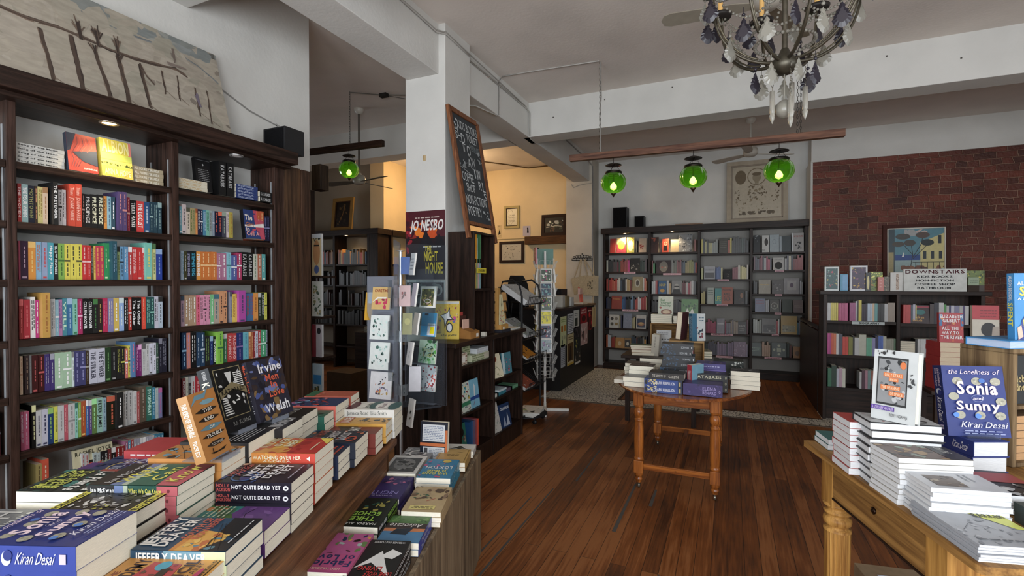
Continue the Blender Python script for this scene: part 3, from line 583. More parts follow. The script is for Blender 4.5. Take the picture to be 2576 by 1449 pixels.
for a, b in bays:
    for z in SZ: cpart('shelf', (-3.25, -3.005, a + .001, b - .001, z - .034, z), BW)
cpart('cornice', (-3.26, -2.88, .29, 2.62, 2.43, 2.52), BW, bevel=.004)
cpart('cornice_lip', (-3.24, -2.93, .29, 2.6, 2.405, 2.43), BW)
cpart('plinth', (-3.25, -3.02, .29, 2.595, 0, .1), BW)
cpart('back_panel', (-3.27, -3.252, .29, 2.595, .1, 2.43), WHITE)
m = MB()
for a, b in POSTS:
    for y in (a - .004, b + .0015):
        if y < .3 or y > 2.6: continue
        for x in (-3.035, -3.2): m.box(x + 3.1 - .006, x + 3.1 + .006, y - 1.9, y - 1.9 + .003, .2, 2.3, 'c8cdd2')
m.build('shelf_track', TRK, case)
m = MB()
for xx in (2.595, ): m.box(-3.26 + 3.1, -3.0 + 3.1, .695, .845, 0, 2.44)
m.build('end_panel', PANELW, case, bevel=.002)
m = MB(); m.box(-3.28 + 3.1, -2.985 + 3.1, .845, .93, 0, 2.435); m.build('end_panel', wood_mat('end_edge', '2c1d15', '4a3427', 'Z'), case, bevel=.002)
def downlight(parent, x, y, z, lit, ox, oy, r=.032):
    f = MB(); f.lathe([(r * 1.35, 0), (r * 1.35, -.004), (r * 1.05, -.006), (r * .95, -.001)], (x + ox, y + oy, z), 'b0a090' if lit else 'c8c8c8', 20); rim = f.build('downlight', METAL, parent)
    g = MB(); g.lathe([(r * .93, -.0015), (1e-4, -.0025)], (x + ox, y + oy, z), 'fff', 18)
    g.build('lamp_lens', emit_mat('lit_lens', 'ffd9a0', 14) if lit else MATT, rim)
downlight(case, -2.95, 1.466, 2.405, True, 3.1, -1.9); downlight(case, -2.95, 2.181, 2.405, False, 3.1, -1.9)
spot_light('bookcase_spotlight', (-2.95, 1.466, 2.395), 7, (1.0, .78, .48), 120, .7, .02, (0, R(-12), 0))
wb = 'wall bookcase'
# top shelf of the wide bay: flat stacks and two books shown face-out
def hstack(y0, z, n, ln, w, t, cover, desc, where, title, tcol, x=XS, hard=False, page='ddd6c4'):
    for k in range(n):
        jy = random.uniform(-.002, .002)
        # spine towards the room, head to the left: local x = -X, local y = -Y
        M = frame_M((x, y0 + ln + jy, z + t * k), (-1, 0, 0), (0, -1, 0)); 
        nn = n - 1 - k
        lab = '%s, %s' % (desc, ('topmost of ' if nn == 0 else ORD[nn] + ' from top in ') + where)
        book(M, w, ln, t - .0006, cover, lab, 'books stacked flat, ' + where, spine_items(title, tcol, 4), page=page, parts=False, name='shelved_book', hard=hard)
hstack(1.122, 2.136, 5, .19, .13, .019, 'cfcfca', 'white paperback lying flat', 'white stack on top shelf', 'Song of the Moon', '333')
def face_out(y0, z, w, h, t, cover, label, front, side=None, x=-3.04, lean=.03, scol=None, bcol=None, hard=False, spine=None, page='ddd6c4', back_side=False):
    # cover towards the room (+X); spine on the left (-Y side): local x = +Y, local y = up, local z = +X
    up = Vector((-lean, 0, h)).normalized()
    M = frame_M((x - (.0 if not back_side else 0), y0, z), (0, 1, 0), up)
    book(M, w, h, t, cover, label, 'face-out books on the wall bookcase', spine, front, None, scol, bcol, page=page, hard=hard, parts=True, must=1)
face_out(1.322, 2.136, .125, .195, .028, 'd04636', 'red and slate paperback with radiating fan lines, facing out on top shelf',
    [('p', [(0, 1), (.32, 1), (.1, .55), (0, .5)], '3d4658'), ('p', [(.15, .5), (1, .62), (1, .2), (.5, .28)], '3d4658')] + [('s', [(.1 + i * .09, .52), (.25 + i * .1, .75 - i * .01), (.28 + i * .08, .92)], .012, '3d4658' if i % 2 else 'e86a54') for i in range(7)] + [('s', [(.1 + i * .09, .50), (.18 + i * .09, .3), (.1 + i * .07, .1)], .012, '3d4658') for i in range(4)] + [('t', 'KATHERINE', .5, .07, .95, .11, 'eee', 1)], scol='3d4658')
face_out(1.463, 2.136, .145, .205, .03, 'e6d833', 'yellow paperback titled in pale capitals, facing out on top shelf',
    [('r', 0, .0, 1, .3, 'e8c63a'), ('r', 0, .28, 1, .45, 'f0d84e'), ('r', .9, .6, 1, 1, 'e8857a'), ('b', 30, 0, .3, 1, .38, .05, ['5d6d2a', '3e5220', '7a8a2c']), ('r', 0, .45, 1, .62, 'c9d84a'), ('t', 'ALBION', .05, .66, .92, .97, 'f6ef9a', 1), ('t', 'ANNA HOPE', .08, .06, .92, .22, 'f7f0b0', 1)])
hstack(1.612, 2.136, 4, .165, .12, .023, 'b5a685', 'cream-banded beige paperback lying flat', 'beige stack on top shelf', 'ALL FOURS  MIRANDA', 'f4f0e0')
# narrow bay, top shelf
hstack(1.85, 2.146, 3, .19, .13, .021, 'dfd6bd', 'bone-white ridged paperback lying flat', 'cream stack in narrow bay', '~', 'c9a45e')
face_out(1.995, 2.152, .1, .215, .03, '17171a', 'black book showing its printed back cover, top shelf of narrow bay', [('r', .05, .93, .95, .94, '77777a'), ('e', .5, .8, .05, .03, 'bbb'), ('L', 7, .15, .3, .85, .68, '8a8a8a')], x=-3.09)
for j in range(2):
    M = frame_M((XS, 2.115 + j * .055, 2.146), (-1, 0, 0), (0, 0, 1)); book(M, .15, .22, .05, '121214', 'tall black book with silver capitals, %s of the upright pair in narrow bay' % ('nearer' if j == 0 else 'farther'), 'upright black pair', [('t', 'KATABASIS', .12, .25, .75, .75, 'b8b8b8', 1)], parts=False, name='shelved_book', must=1)
hstack(2.235, 2.146, 5, .165, .12, .019, '2a3f7d', 'navy paperback with white lettering lying flat', 'navy stack in narrow bay', '~', 'c8d4ee')
hstack(2.408, 2.146, 2, .1, .13, .036, '151517', 'black hardback with silver letters lying flat', 'black pair under cornice', 'KATABASIS', 'c8c8c8', x=-3.02)
# narrow bay, second shelf: one face-out
face_out(2.292, 1.874, .15, .2, .035, '27407e', 'navy and pink book with a torn white strip, facing out in narrow bay',
    [('p', [(.5, 1), (1, 1), (1, 0), (.8, 0), (.55, .4)], 'c8425e'), ('b', 12, .3, .1, .9, .9, .13, ['3456a0', '9c3f6c', '243a78', 'd04a63']), ('p', [(0, .46), (.4, .48), (1, .56), (1, .42), (.5, .4), (0, .4)], 'efeae2'), ('t', 'The', .05, .64, .42, .82, 'f3e6d8', 1), ('t', 'Girl', .05, .42, .45, .56, 'c07048', 1), ('t', 'in', .05, .26, .22, .38, 'f3d8d0', 1), ('t', 'Cell A', .05, .1, .7, .24, 'f0a8a8', 1)], x=-3.045, scol='16161c')
# wide bay, seventh shelf: one face-out in cream with fruit
face_out(1.34, .516, .17, .2, .02, 'd8d0a8', 'cream book with black fruit and orange letters, facing out on low shelf',
    [('t', 'RACHEL JOYCE', .03, .84, .95, .94, '4a4a3a', 1), ('e', .42, .5, .3, .17, '26221e'), ('e', .3, .36, .2, .12, '1e1c1a'), ('e', .75, .55, .13, .16, '8a9678'), ('e', .6, .3, .14, .1, '63272a'), ('t', 'THE', .3, .42, .72, .6, 'e0542e', 1)], x=-3.035)
# books of the partial bay at the frame's edge
for r_, z in enumerate(SZ[1:6]):
    y = .93
    for k in range(6):
        t = random.uniform(.018, .03); col = random.choice(['2a2440', '4a3a2a', '6a2a30', '2c4a5a', '5a5a30', '3a2a5a'])
        if y + t > 1.08: break
        book(frame_M((XS - .01, y, z), (-1, 0, 0), (0, 0, 1)), .13, random.uniform(.18, .2), t - .001, col, '%s spine at the picture edge, %s shelf down in the cut-off bay, spot %s' % (hue_name(col), ORD[r_ + 1], ORD[k]), 'spines in the cut-off bay', spine_items('~', 'bbb', k), parts=False, name='shelved_book'); y += t
# loudspeaker on the cornice and the long unframed painting
sp = thing('loudspeaker', 'black box loudspeaker standing on the end of the wall bookcase canopy', 'loudspeaker', (-3.03, 2.62, 2.52))
m = MB(); m.box(-.12, .1, -.075, .1, 0, .185, '1c1c1e'); m.build('cabinet', BLACKP, sp, bevel=.003)
m = MB(); m.box(-.1, .08, -.079, -.0755, .012, .173, '111113'); m.build('grille', CLOTH, sp)
cv = thing('canvas_painting', 'long unframed beige painting of bare trees and a crossing branch above the wall bookcase', 'painting', (-3.06, 1.4, 2.521))
pl = Matrix.Translation((0, 0, 0)) @ Matrix.Rotation(R(-16), 4, 'Y')
m = MB(); CWd, CH = 2.02, .64
def cp(u, v, e): return pl @ Vector((e, u - 1.18, v))
m.prism([cp(0, 0, 0), cp(CWd, 0, 0), cp(CWd, CH, 0), cp(0, CH, 0)], pl.to_3x3() @ Vector((-.025, 0, 0)), 'a39a8c')
rnd = random.Random(11)
art = [('b', 160, 0, 0, 1, 1, .055, ['9c9385', '9f9688', '988f82', 'a2998c', '969082', '9d9587']), ('b', 60, 0, .85, 1, 1, .05, ['7c807e', '868987', '8f908a', '7f817d']), ('b', 50, 0, 0, .8, .06, .03, ['5c5a5e', '777478', '8a8684']),
       ('b', 30, 0, .1, 1, .8, .02, ['857b70', '7b7268', 'aca396'])]
def wig(pts, w, col, n=3):
    for j in range(n): art.append(('s', [(x + rnd.uniform(-.003, .003), y + rnd.uniform(-.015, .015)) for x, y in pts], w * rnd.uniform(.4, 1), col[j % len(col)]))
BRN = ['4c3f37', '5f5046', '6e5d50', '3c322d']
wig([(.3, .93), (.45, .88), (.6, .86), (.7, .8), (.85, .84), (.93, .78), (.99, .66)], .003, ['6c7072', '7d7f7e'], 3)
wig([(.3, .72), (.4, .63), (.45, .6), (.5, .575), (.56, .6), (.61, .59), (.67, .57), (.73, .575), (.79, .6), (.85, .63), (.88, .6)], .006, BRN, 6)
for (x0, t_, x1, b_, w_) in ((.40, .6, .41, .1, .008), (.52, .52, .532, .1, .008), (.583, .56, .592, .1, .010), (.634, .5, .652, .1, .009), (.69, .53, .697, .1, .012), (.745, .53, .752, .12, .008), (.805, .55, .803, .32, .004), (.85, .56, .843, .3, .004), (.9, .5, .9, .2, .003), (.94, .5, .935, .15, .003)):
    wig([(x0 + (x1 - x0) * f, t_ + (b_ - t_) * f) for f in (0, .25, .5, .75, 1)], w_, BRN, 5)
    wig([(x1 + .004, b_ + .02), (x1 + .03, b_ - .03)], .003, ['7b6e62'], 1)
for (x, y) in ((.605, .60), (.645, .59), (.69, .57)):
    for j in range(16):
        a_ = rnd.uniform(.5, 2.7); l = rnd.uniform(.06, .16); art.append(('s', [(x, y + .02), (x + math.cos(a_) * l * .11, y + .03 + math.sin(a_) * l)], .0028, rnd.choice(BRN)))
    wig([(x, y - .02), (x, y + .12)], .008, BRN, 4)
for x in (.634, .69):
    for j in range(5): art.append(('s', [(x, .48), (x + rnd.uniform(-.016, .016), .56)], .003, rnd.choice(BRN)))
wig([(.745, .52), (.757, .42), (.775, .36), (.745, .5)], .003, BRN, 2); wig([(.85, .7), (.852, .84)], .005, ['6c6058'], 3); wig([(.83, .66), (.88, .67)], .006, ['7d7068'], 3); wig([(.9, .42), (.905, .3)], .01, ['6d6470'], 2)
draw_art(m, art, cp, CWd, CH, 4, .00003); m.build('painted_canvas', PAINT, cv)
# ================================================================== FRONT BOOK TABLE (left) AND THE LOW UNIT BESIDE IT
TW = wood_mat('table_pine', '452b1a', '7a5236', 'Y', 0.5, 1.6); TWX = wood_mat('table_pine_end', '5c3a22', '96683f', 'X', 0.5, 1.6); TWZ = wood_mat('table_pine_leg', '5c3a22', '96683f', 'Z', 0.5, 1.6)
AT = 110.9 - 90   # turn of the table: local +Y runs away from the street
lt = thing('display_table', 'long pine display table heaped with new books beside the wall bookcase', 'table', (-1.272, 1.403, 0), R(AT))
# local frame: x = 0 is the aisle edge, table lies to negative x; y from -1.9 to .555
TL, TN, TWd = .555, -1.75, .88
m = MB(); m.box(-TWd, 0, TN, TL, .79, .82); m.build('table_top', TW, lt, bevel=.004)
m = MB(); m.box(-TWd + .05, -.03, TN + .04, TN + .065, .66, .79); m.build('apron', TWX, lt)
m = MB(); m.box(-TWd + .05, -.03, TL - .065, TL - .04, .66, .79); m.build('apron', TWX, lt)
for x in (-.055, -TWd + .03): m = MB(); m.box(x, x + .025, TN + .04, TL - .04, .66, .79); m.build('apron', TW, lt)
for x in (-.1, -TWd + .03):
    for y in (TN + .04, TL - .11): m = MB(); m.box(x, x + .07, y, y + .07, 0, .66); m.build('leg', TWZ, lt, bevel=.004)
FT = 'front table'
LP = lambda x, y, z, w, l, t, n, cover, desc, where, **k: pile((x, y, z), k.pop('ang', 112), k.pop('anc', (0, 0)), n, (w, l, t), cover, desc, where, **k)
moon = lambda cx, cy, c='a9a590': [('e', cx, cy, .085, .055, c), ('b', 4, cx - .06, cy - .035, cx + .06, cy + .035, .03, ['8f8c7a', 'bdb9a2'])]
SONIA = [('r', 0, 0, 1, 1, '24347f')] + moon(.24, .78) + moon(.55, .78) + moon(.85, .78) + moon(.15, .56) + moon(.9, .5) + moon(.22, .3) + moon(.54, .3) + moon(.86, .3) + [('e', .15, .3, .05, .035, '4a86d8'), ('e', .5, .29, .05, .035, '4a86d8'), ('e', .62, .79, .05, .035, '3b6fc0'),
    ('t', 'the Loneliness of', .08, .88, .9, .95, 'f0d5e2', 0, .25), ('t', 'Sonia', .2, .6, .85, .78, 'f6d9e4', 1), ('ring', .52, .54, .1, .05, .08, '8c96c8'), ('t', 'and', .44, .52, .6, .56, 'f0e0ea', 0, .2), ('t', 'Sunny', .16, .33, .86, .5, 'f6d9e4', 1), ('t', 'Kiran Desai', .2, .13, .92, .21, 'e9e6ee', 0, .3), ('L', 2, .25, .03, .9, .1, '9aa4d0')]
SONSP = [('t', 'the Loneliness of', .04, .52, .3, .82, 'f0d5e2', 0, .2), ('t', 'Sonia and Sunny', .04, .14, .3, .46, 'f0d5e2', 0, .2), ('e', .38, .5, .045, .3, 'c9cfd8'), ('e', .395, .62, .04, .22, '24347f'), ('t', 'Kiran Desai', .46, .28, .8, .75, 'ece8f0', 0, .3), ('r', .86, .3, .92, .7, 'c8b8e0')]
LP(-1.232, .544, 1.031, .158, .24, .052, 4, '2a3f97', 'deep blue book with pink lettering and moons', 'the nearest pile, front table', front=SONIA, spine=SONSP, hard=False, seed=1, low_vis=.9)
LP(-1.55, .56, .965, .158, .236, .028, 5, '6f7276', 'grey book with pale serif letters', 'the grey pile, front table', front=[('t', 'Sarah Hall', .1, .55, .95, .85, 'd6d6d2', 0), ('t', 'Helm', .1, .2, .95, .48, 'c2c2c0', 0)], seed=2, ang=292, anc=(1, 1))
LP(-1.80, .662, 1.0, .16, .236, .03, 6, '1c2a2a', 'black and turquoise book with white and yellow lettering', 'the corner pile, front table',
   front=[('b', 40, 0, 0, 1, 1, .12, ['1a2426', '142020', '2a7a74', '1c4a48']), ('r', 0, .9, 1, 1, '58a89c'), ('r', .0, .45, .1, .9, '9c3a32'), ('t', 'Lynda', .3, .7, .95, .86, 'ecece6', 1), ('t', 'La Plante', .12, .52, .95, .68, 'ecece6', 1), ('t', 'THE SCENE', .1, .3, .9, .4, 'cfd83c', 1), ('t', 'OF THE', .1, .2, .9, .29, 'cfd83c', 1), ('t', 'CRIME', .1, .1, .9, .19, 'cfd83c', 1)], seed=3, ang=292, anc=(1, 0))
LP(-1.374, .835, 1.02, .158, .255, .026, 8, '1d5648', 'green and pink book with yellow title words', 'the tall inner pile, front table',
   front=[('r', 0, .62, 1, 1, '17181c'), ('p', [(0, .62), (1, .62), (1, .75), (.5, .7), (0, .76)], '6c82b4'), ('p', [(0, .56), (1, .56), (1, .64), (.4, .66), (0, .63)], 'b9c8b0'), ('r', 0, .26, 1, .57, '2e6a58'), ('p', [(0, 0), (1, 0), (1, .26), (.6, .3), (0, .24)], 'c65c66'), ('p', [(.7, 0), (1, 0), (1, .28), (.7, .24)], '7a2a34'), ('t', 'Ian McEwan', .08, .78, .92, .86, 'cfcfcf', 0), ('t', 'What', .1, .62, .8, .74, 'ece34a', 1), ('t', 'We', .3, .47, .8, .59, 'ece34a', 1), ('t', 'Can', .2, .3, .8, .43, 'ece34a', 1), ('t', 'Know', .15, .08, .85, .22, 'ece34a', 1)],
   spine=[('r', 0, 0, .3, 1, '17181c'), ('r', .3, 0, .4, 1, '6c82b4'), ('r', .4, 0, .45, 1, 'b9c8b0'), ('r', .77, 0, 1, 1, 'c65c66'), ('t', 'Ian McEwan', .04, .3, .3, .75, 'f0f0f0', 1), ('t', 'What We Can Know', .46, .25, .82, .72, 'ece34a', 1), ('e', .9, .5, .015, .2, '7a2a34')], seed=4, low_vis=.6)
LP(-1.359, .716, 1.0, .15, .232, .04, 4, '1a1a1c', 'black hardback with pale faces and yellow bands', 'the hardback pile, front table', hard=True,
   front=[('b', 60, .15, .15, .85, .85, .08, ['e4e4e0', '8f8f90', '2a2a2c', 'bcbcba', '161618']), ('r', 0, .9, 1, 1, 'e4dc30'), ('t', 'MONGI OF MIE', .03, .915, .97, .985, '1a1a1a', 1), ('r', 0, 0, 1, .1, 'e4dc30'), ('t', 'PROVENANCE', .03, .015, .97, .085, '1a1a1a', 1), ('b', 6, .1, .4, .3, .6, .06, ['b8b830'])], seed=5, scol='222224')
DEAVER = [('r', 0, 0, 1, 1, '1f4a68'), ('r', 0, .25, .45, .6, 'd68a2e'), ('p', [(0, .12), (.5, .2), (.6, .5), (0, .55)], 'e6a83a'), ('p', [(.3, 0), (1, 0), (1, .33), (.55, .3)], '1b1c22'), ('p', [(0, 0), (.35, 0), (.25, .2), (0, .3)], '2a2c30'), ('b', 20, 0, .15, .5, .5, .1, ['f0c050', 'c86a2c', '5c8a9a', 'e8b848']),
    ('s', [(.1, .25), (.3, .28), (.45, .26)], .02, '15161a'), ('s', [(.05, .1), (.8, .34)], .008, '15161a'), ('s', [(.05, .18), (.8, .38)], .008, '15161a'), ('t', 'JEFFERY', .08, .84, .97, .97, 'f2f2ee', 1), ('t', 'DEAVER', .08, .68, .9, .81, 'f2f2ee', 1), ('t', 'SOUTH OF', .3, .54, .95, .63, 'c8543c', 1), ('t', 'NOWHERE', .3, .43, .95, .52, 'c8543c', 1), ('L', 1, .2, .04, .9, .08, 'd8d8d8')]
LP(-1.069, .755, .95, .158, .228, .032, 4, '1f4a68', 'blue paperback with a burning bridge and white capitals', 'the bridge-cover pile, front table', front=DEAVER, spine=[('r', .35, 0, 1, 1, '6c97a8'), ('r', .75, 0, 1, 1, 'c9cfa0'), ('t', 'JEFFERY DEAVER', .05, .2, .8, .85, 'f2f2ee', 1)], seed=6)
LP(-1.018, .622, .93, .15, .235, .03, 4, 'd89428', 'mustard paperback with black and red lettering', 'the mustard pile, front table',
   front=[('r', .03, .03, .97, .97, '1c1410'), ('r', .045, .04, .955, .96, 'd89428'), ('t', 'THE', .35, .86, .6, .92, '8a2a20', 1), ('t', 'ACADEMY', .1, .7, .92, .84, '3a1410', 1), ('p', [(.2, .3), (.8, .36), (.85, .66), (.5, .7), (.15, .62)], 'b83238'), ('b', 12, .2, .32, .8, .66, .08, ['8e1f28', 'd0504a', '5a2e20']), ('e', .75, .52, .12, .07, '3aa0b8'), ('p', [(.3, .4), (.7, .42), (.66, .5), (.32, .48)], '2a1a14'), ('t', 'PENCIL', .1, .22, .92, .33, '3a1410', 1), ('t', 'COMPANY', .15, .14, .85, .2, '3a1410', 0), ('e', .5, .1, .2, .03, 'b81f58'), ('t', 'MARTIN KING', .2, .045, .9, .08, '3a1410', 1)], seed=7)
LP(-1.152, .926, .90, .155, .24, .038, 2, '6a3a86', 'purple, green and orange paperback with a painted face', 'the purple pile, front table',
   front=[('r', 0, .5, 1, 1, '4c7a3a'), ('b', 30, 0, .3, 1, 1, .2, ['4c7a3a', 'd8682c', '3a6a4c', 'c8482c', '2f8a84', 'e08a3a']), ('p', [(0, 0), (1, 0), (1, .55), (.6, .62), (.2, .45)], '6a3a86'), ('b', 14, .1, .05, 1, .5, .14, ['7a4a98', '5a2f78', '8455a0']), ('s', [(.4, .4), (.6, .45), (.8, .4)], .015, '2c1438'), ('L', 5, .45, .65, .9, .95, 'c8d8b8'), ('vt', 'A Human Classic', .03, .06, .1, .6, 'ece6f2', 1)], spine=[('L', 1, .2, .3, .8, .7, 'ddd')], seed=8)
LP(-1.203, 1.061, .972, .152, .236, .031, 5, '191426', 'black and indigo paperback with white and coral capitals', 'the indigo pile, front table',
   front=[('b', 16, .0, .5, .6, 1, .14, ['2a4a8a', '1c2f6a', '3a3a7a', '20183a']), ('ring', .3, .72, .26, .17, .15, '3a6aa8'), ('t', 'HOLLY', .3, .9, .95, .97, 'd2524e', 1), ('t', 'JACKSON', .3, .81, .95, .88, 'd2524e', 1), ('t', 'NOT', .3, .64, .9, .75, 'f0eef2', 1), ('t', 'QUITE', .1, .5, .9, .61, 'f0eef2', 1), ('t', 'DEAD', .2, .36, .9, .47, 'f0eef2', 1), ('t', 'YET', .35, .23, .9, .34, 'f0eef2', 1), ('L', 1, .2, .08, .9, .13, 'c0bcd0'), ('e', .9, .93, .06, .04, 'e0b090')],
   spine=[('t', 'HOLLY', .02, .54, .19, .86, 'd2524e', 1), ('t', 'JACKSON', .01, .14, .2, .46, 'd2524e', 1), ('t', 'NOT QUITE DEAD YET', .22, .28, .86, .74, 'f2f0f4', 1), ('e', .93, .5, .035, .25, 'e8e8ec'), ('r', .915, .42, .945, .58, '1a1426')], seed=9, low_vis=.8)
LP(-1.271, 1.219, 1.0, .156, .243, .034, 5, 'd96a1c', 'orange and red paperback with tall cream capitals', 'the orange-topped pile, front table',
   front=[('r', 0, .5, 1, 1, 'e89a22'), ('b', 20, 0, .4, 1, 1, .2, ['f0b428', 'd9631c', 'e8a030', 'c8481c']), ('r', 0, 0, 1, .42, 'c02a20'), ('b', 14, 0, .1, 1, .5, .16, ['c22c22', 'a81f1c', 'd65422']), ('p', [(.6, 0), (1, 0), (1, .2)], 'e8d040'), ('t', 'WATCHING', .3, .78, .95, .9, 'f3ecc0', 1), ('t', 'OVER', .4, .62, .95, .74, 'f3ecc0', 1), ('t', 'HER', .4, .46, .9, .58, 'f3ecc0', 1), ('L', 1, .2, .1, .7, .16, 'f3ecc0')],
   spine=[('r', 0, 0, .45, 1, 'e08a1c'), ('b', 12, 0, 0, .6, 1, .03, ['e8a428', 'd9741c']), ('r', .6, 0, 1, 1, 'cf3a22'), ('t', 'WATCHING OVER HER', .12, .4, .8, .78, 'f5eecc', 1), ('t', 'ANDREA', .26, .12, .66, .3, 'f5eecc', 0), ('p', [(.88, .5), (.93, .75), (.93, .25)], 'f0ece0')], seed=10, low_vis=.5)
LP(-1.338, 1.395, .925, .12, .23, .03, 3, '27314e', 'striped red, blue and black paperback', 'the striped pile, front table', front=[('r', 0, .7, 1, .8, 'c03a2a'), ('r', 0, .5, 1, .6, 'c8a07a'), ('r', 0, .3, 1, .42, '3a5a8a'), ('L', 2, .1, .05, .9, .25, 'd04a3a')], spine=[('r', .3, 0, .4, 1, 'c03a2a')], seed=11)
LP(-1.364, 1.515, .935, .155, .236, .033, 3, '1b2438', 'black paperback crowded with red and blue letters', 'the crowded-cover pile, front table',
   front=[('b', 40, 0, 0, 1, 1, .09, ['2a4a78', 'c04a34', '1b2438', '6a8aa8', '16182a', 'd87a4a']), ('t', 'TERRY HAYES', .1, .7, .95, .85, 'c8543c', 1), ('t', 'YEAR OF', .2, .45, .9, .6, 'd0d0d4', 1), ('t', 'LOCUST', .2, .25, .9, .4, 'd0d0d4', 1), ('ring', .3, .15, .2, .1, .3, 'c8482c')], seed=12)
LP(-1.405, 1.685, .915, .105, .23, .03, 3, '7e2c20', 'rust and black paperback with white capitals', 'the rust pile, front table', front=[('p', [(0, .2), (1, .5), (1, .9), (0, .6)], '1a1414'), ('t', 'HEAT', .2, .4, .9, .6, 'ecece8', 1)], seed=13)
LP(-1.44, 1.80, .925, .10, .235, .03, 3, 'd9a02a', 'amber paperback with black clouds and white capitals', 'the amber pile, front table', front=[('b', 10, .3, 0, .9, .6, .2, ['2a2a26', '3c3c34']), ('b', 12, .1, .2, .7, .7, .06, ['f0c83c', '1e1c18']), ('r', 0, .75, 1, .95, 'c85a2c'), ('t', 'JADE', .1, .78, .9, .92, 'f2ecd8', 1)], seed=14)
LP(-1.475, 1.905, .96, .15, .25, .034, 4, 'e2e0da', 'white paperback with maroon and teal ovals', 'the white-topped pile at the table end', front=[('e', .5, .9, .5, .12, '5e1f36'), ('e', .5, .62, .42, .14, 'f0efe9'), ('e', .6, .45, .5, .12, '1f5a5c'), ('e', .5, .3, .44, .14, 'f2f1ec'), ('e', .5, .06, .5, .12, '1f5a5c'), ('t', 'Jamaica', .2, .56, .8, .66, '2c4a40', 0), ('t', 'Road', .25, .25, .75, .36, '7a2c4a', 0)],
   spine=[('t', 'Jamaica Road  Lisa Smith', .08, .25, .85, .8, '3a4a48', 0)], seed=15, low_vis=.7)
# second row
LP(-1.43, 1.0, 1.03, .13, .235, .036, 6, 'd08a34', 'tan paperback with drifting dark leaves', 'the leaf-cover pile, front table', front=[('b', 26, 0, 0, 1, 1, .12, ['241c18', '6fa0b8', '3a2c20', 'd08a34', '8ab4c4']), ('s', [(0, .2), (.5, .5), (1, .7)], .01, '1c1612'), ('s', [(0, .5), (.5, .7), (1, .95)], .01, '1c1612')], seed=16, low_vis=.3)
LP(-1.466, 1.12, 1.04, .175, .235, .05, 4, '17171a', 'black hardback with silver spine letters', 'the tall black pile, front table', front=[('L', 5, .1, .1, .9, .4, 'b8b8b8')], spine=[('t', 'KATABASIS', .2, .3, .9, .7, 'c8c8c8', 1)], seed=17, low_vis=.3)
LP(-1.50, 1.285, 1.035, .16, .235, .036, 6, '1c1a20', 'black paperback with white words', 'the second black pile, front table', front=[('t', 'IRVINE WELSH', .05, .1, .95, .3, 'ddd', 1)], seed=18, low_vis=.3)
LP(-1.58, 1.44, 1.03, .16, .235, .034, 6, '151618', 'black paperback with grey script', 'the third black pile, front table', front=[('t', 'BURNING', .1, .5, .9, .7, 'b8b8b4', 0, .2), ('t', 'GROUNDS', .1, .25, .9, .45, 'b8b8b4', 0, .2)], seed=19, low_vis=.3)
LP(-1.615, 1.60, .99, .105, .235, .034, 5, '1f6a58', 'teal-backed dark paperback', 'the teal pile, front table', front=[('b', 16, 0, 0, 1, 1, .2, ['16302c', '0f2020', '2a8a74'])], seed=20, low_vis=.3)
LP(-1.655, 1.71, 1.005, .165, .236, .035, 5, '2a3c6a', 'coral-spined blue paperback with a red scrawl', 'the coral pile, front table', scol='e86a58', front=[('b', 26, 0, .3, 1, 1, .16, ['5a8ac0', '7ab0d8', '2a2a4a', 'b85a8a', '1c1c34']), ('b', 16, .1, .2, .9, .7, .08, ['c8302c', 'd84a3c'])], seed=21)
LP(-1.725, 1.885, 1.005, .12, .236, .034, 5, 'b8543c', 'terracotta paperback edged in green', 'the farthest pile, front table', front=[('r', 0, .8, 1, 1, '2a6a4a'), ('b', 12, 0, 0, 1, .8, .15, ['c86a4c', '8a3a2c', 'd88a6a'])], seed=22)
LP(-1.66, .93, .972, .155, .24, .03, 6, '24386a', 'navy book with gold and blue swirls', 'the swirl-cover pile, front table', front=[('ring', .4, .6, .3, .2, .12, 'c8b060'), ('ring', .6, .35, .36, .22, .08, '6a9ac8'), ('ring', .3, .3, .25, .15, .1, 'e0d8a8'), ('b', 16, 0, 0, 1, 1, .12, ['1c2c58', '2f4a86', '18204a']), ('t', 'SILVER', .2, .6, .9, .72, 'b8c4e0', 0), ('t', 'BOOK', .2, .4, .9, .52, 'b8c4e0', 0)], seed=23, low_vis=.2)
LP(-1.84, .92, .925, .155, .22, .03, 5, '5a2f7a', 'violet and rose paperback', 'the violet pile by the bookcase', front=[('b', 12, 0, 0, 1, 1, .22, ['6a3a8a', 'c8527a', '43286a'])], seed=24, low_vis=.2)
for k, (col, de) in enumerate((('b82a30', 'red'), ('dcdad4', 'white'), ('2a5aa8', 'royal blue'), ('1c1c22', 'black'))):
    book(flat_M(0, 0, .15, .23, (-1.68 - .01 * k, 1.06 - .03 * k, 1.0 - .028 * (k + 1)), 112), .15, .23, .027, col, '%s paperback, %s from top in the mixed pile behind the leaf cover' % (de, ORD[k]), 'mixed pile on the front table', [('L', 1, .1, .3, .8, .75, 'eee' if k != 1 else 'b33')], vis=.4)
LP(-1.70, .985, .888, .15, .23, .034, 2, '27272c', 'charcoal paperback', 'the lower back pile, front table', seed=31, low_vis=.1, top_vis=.2)
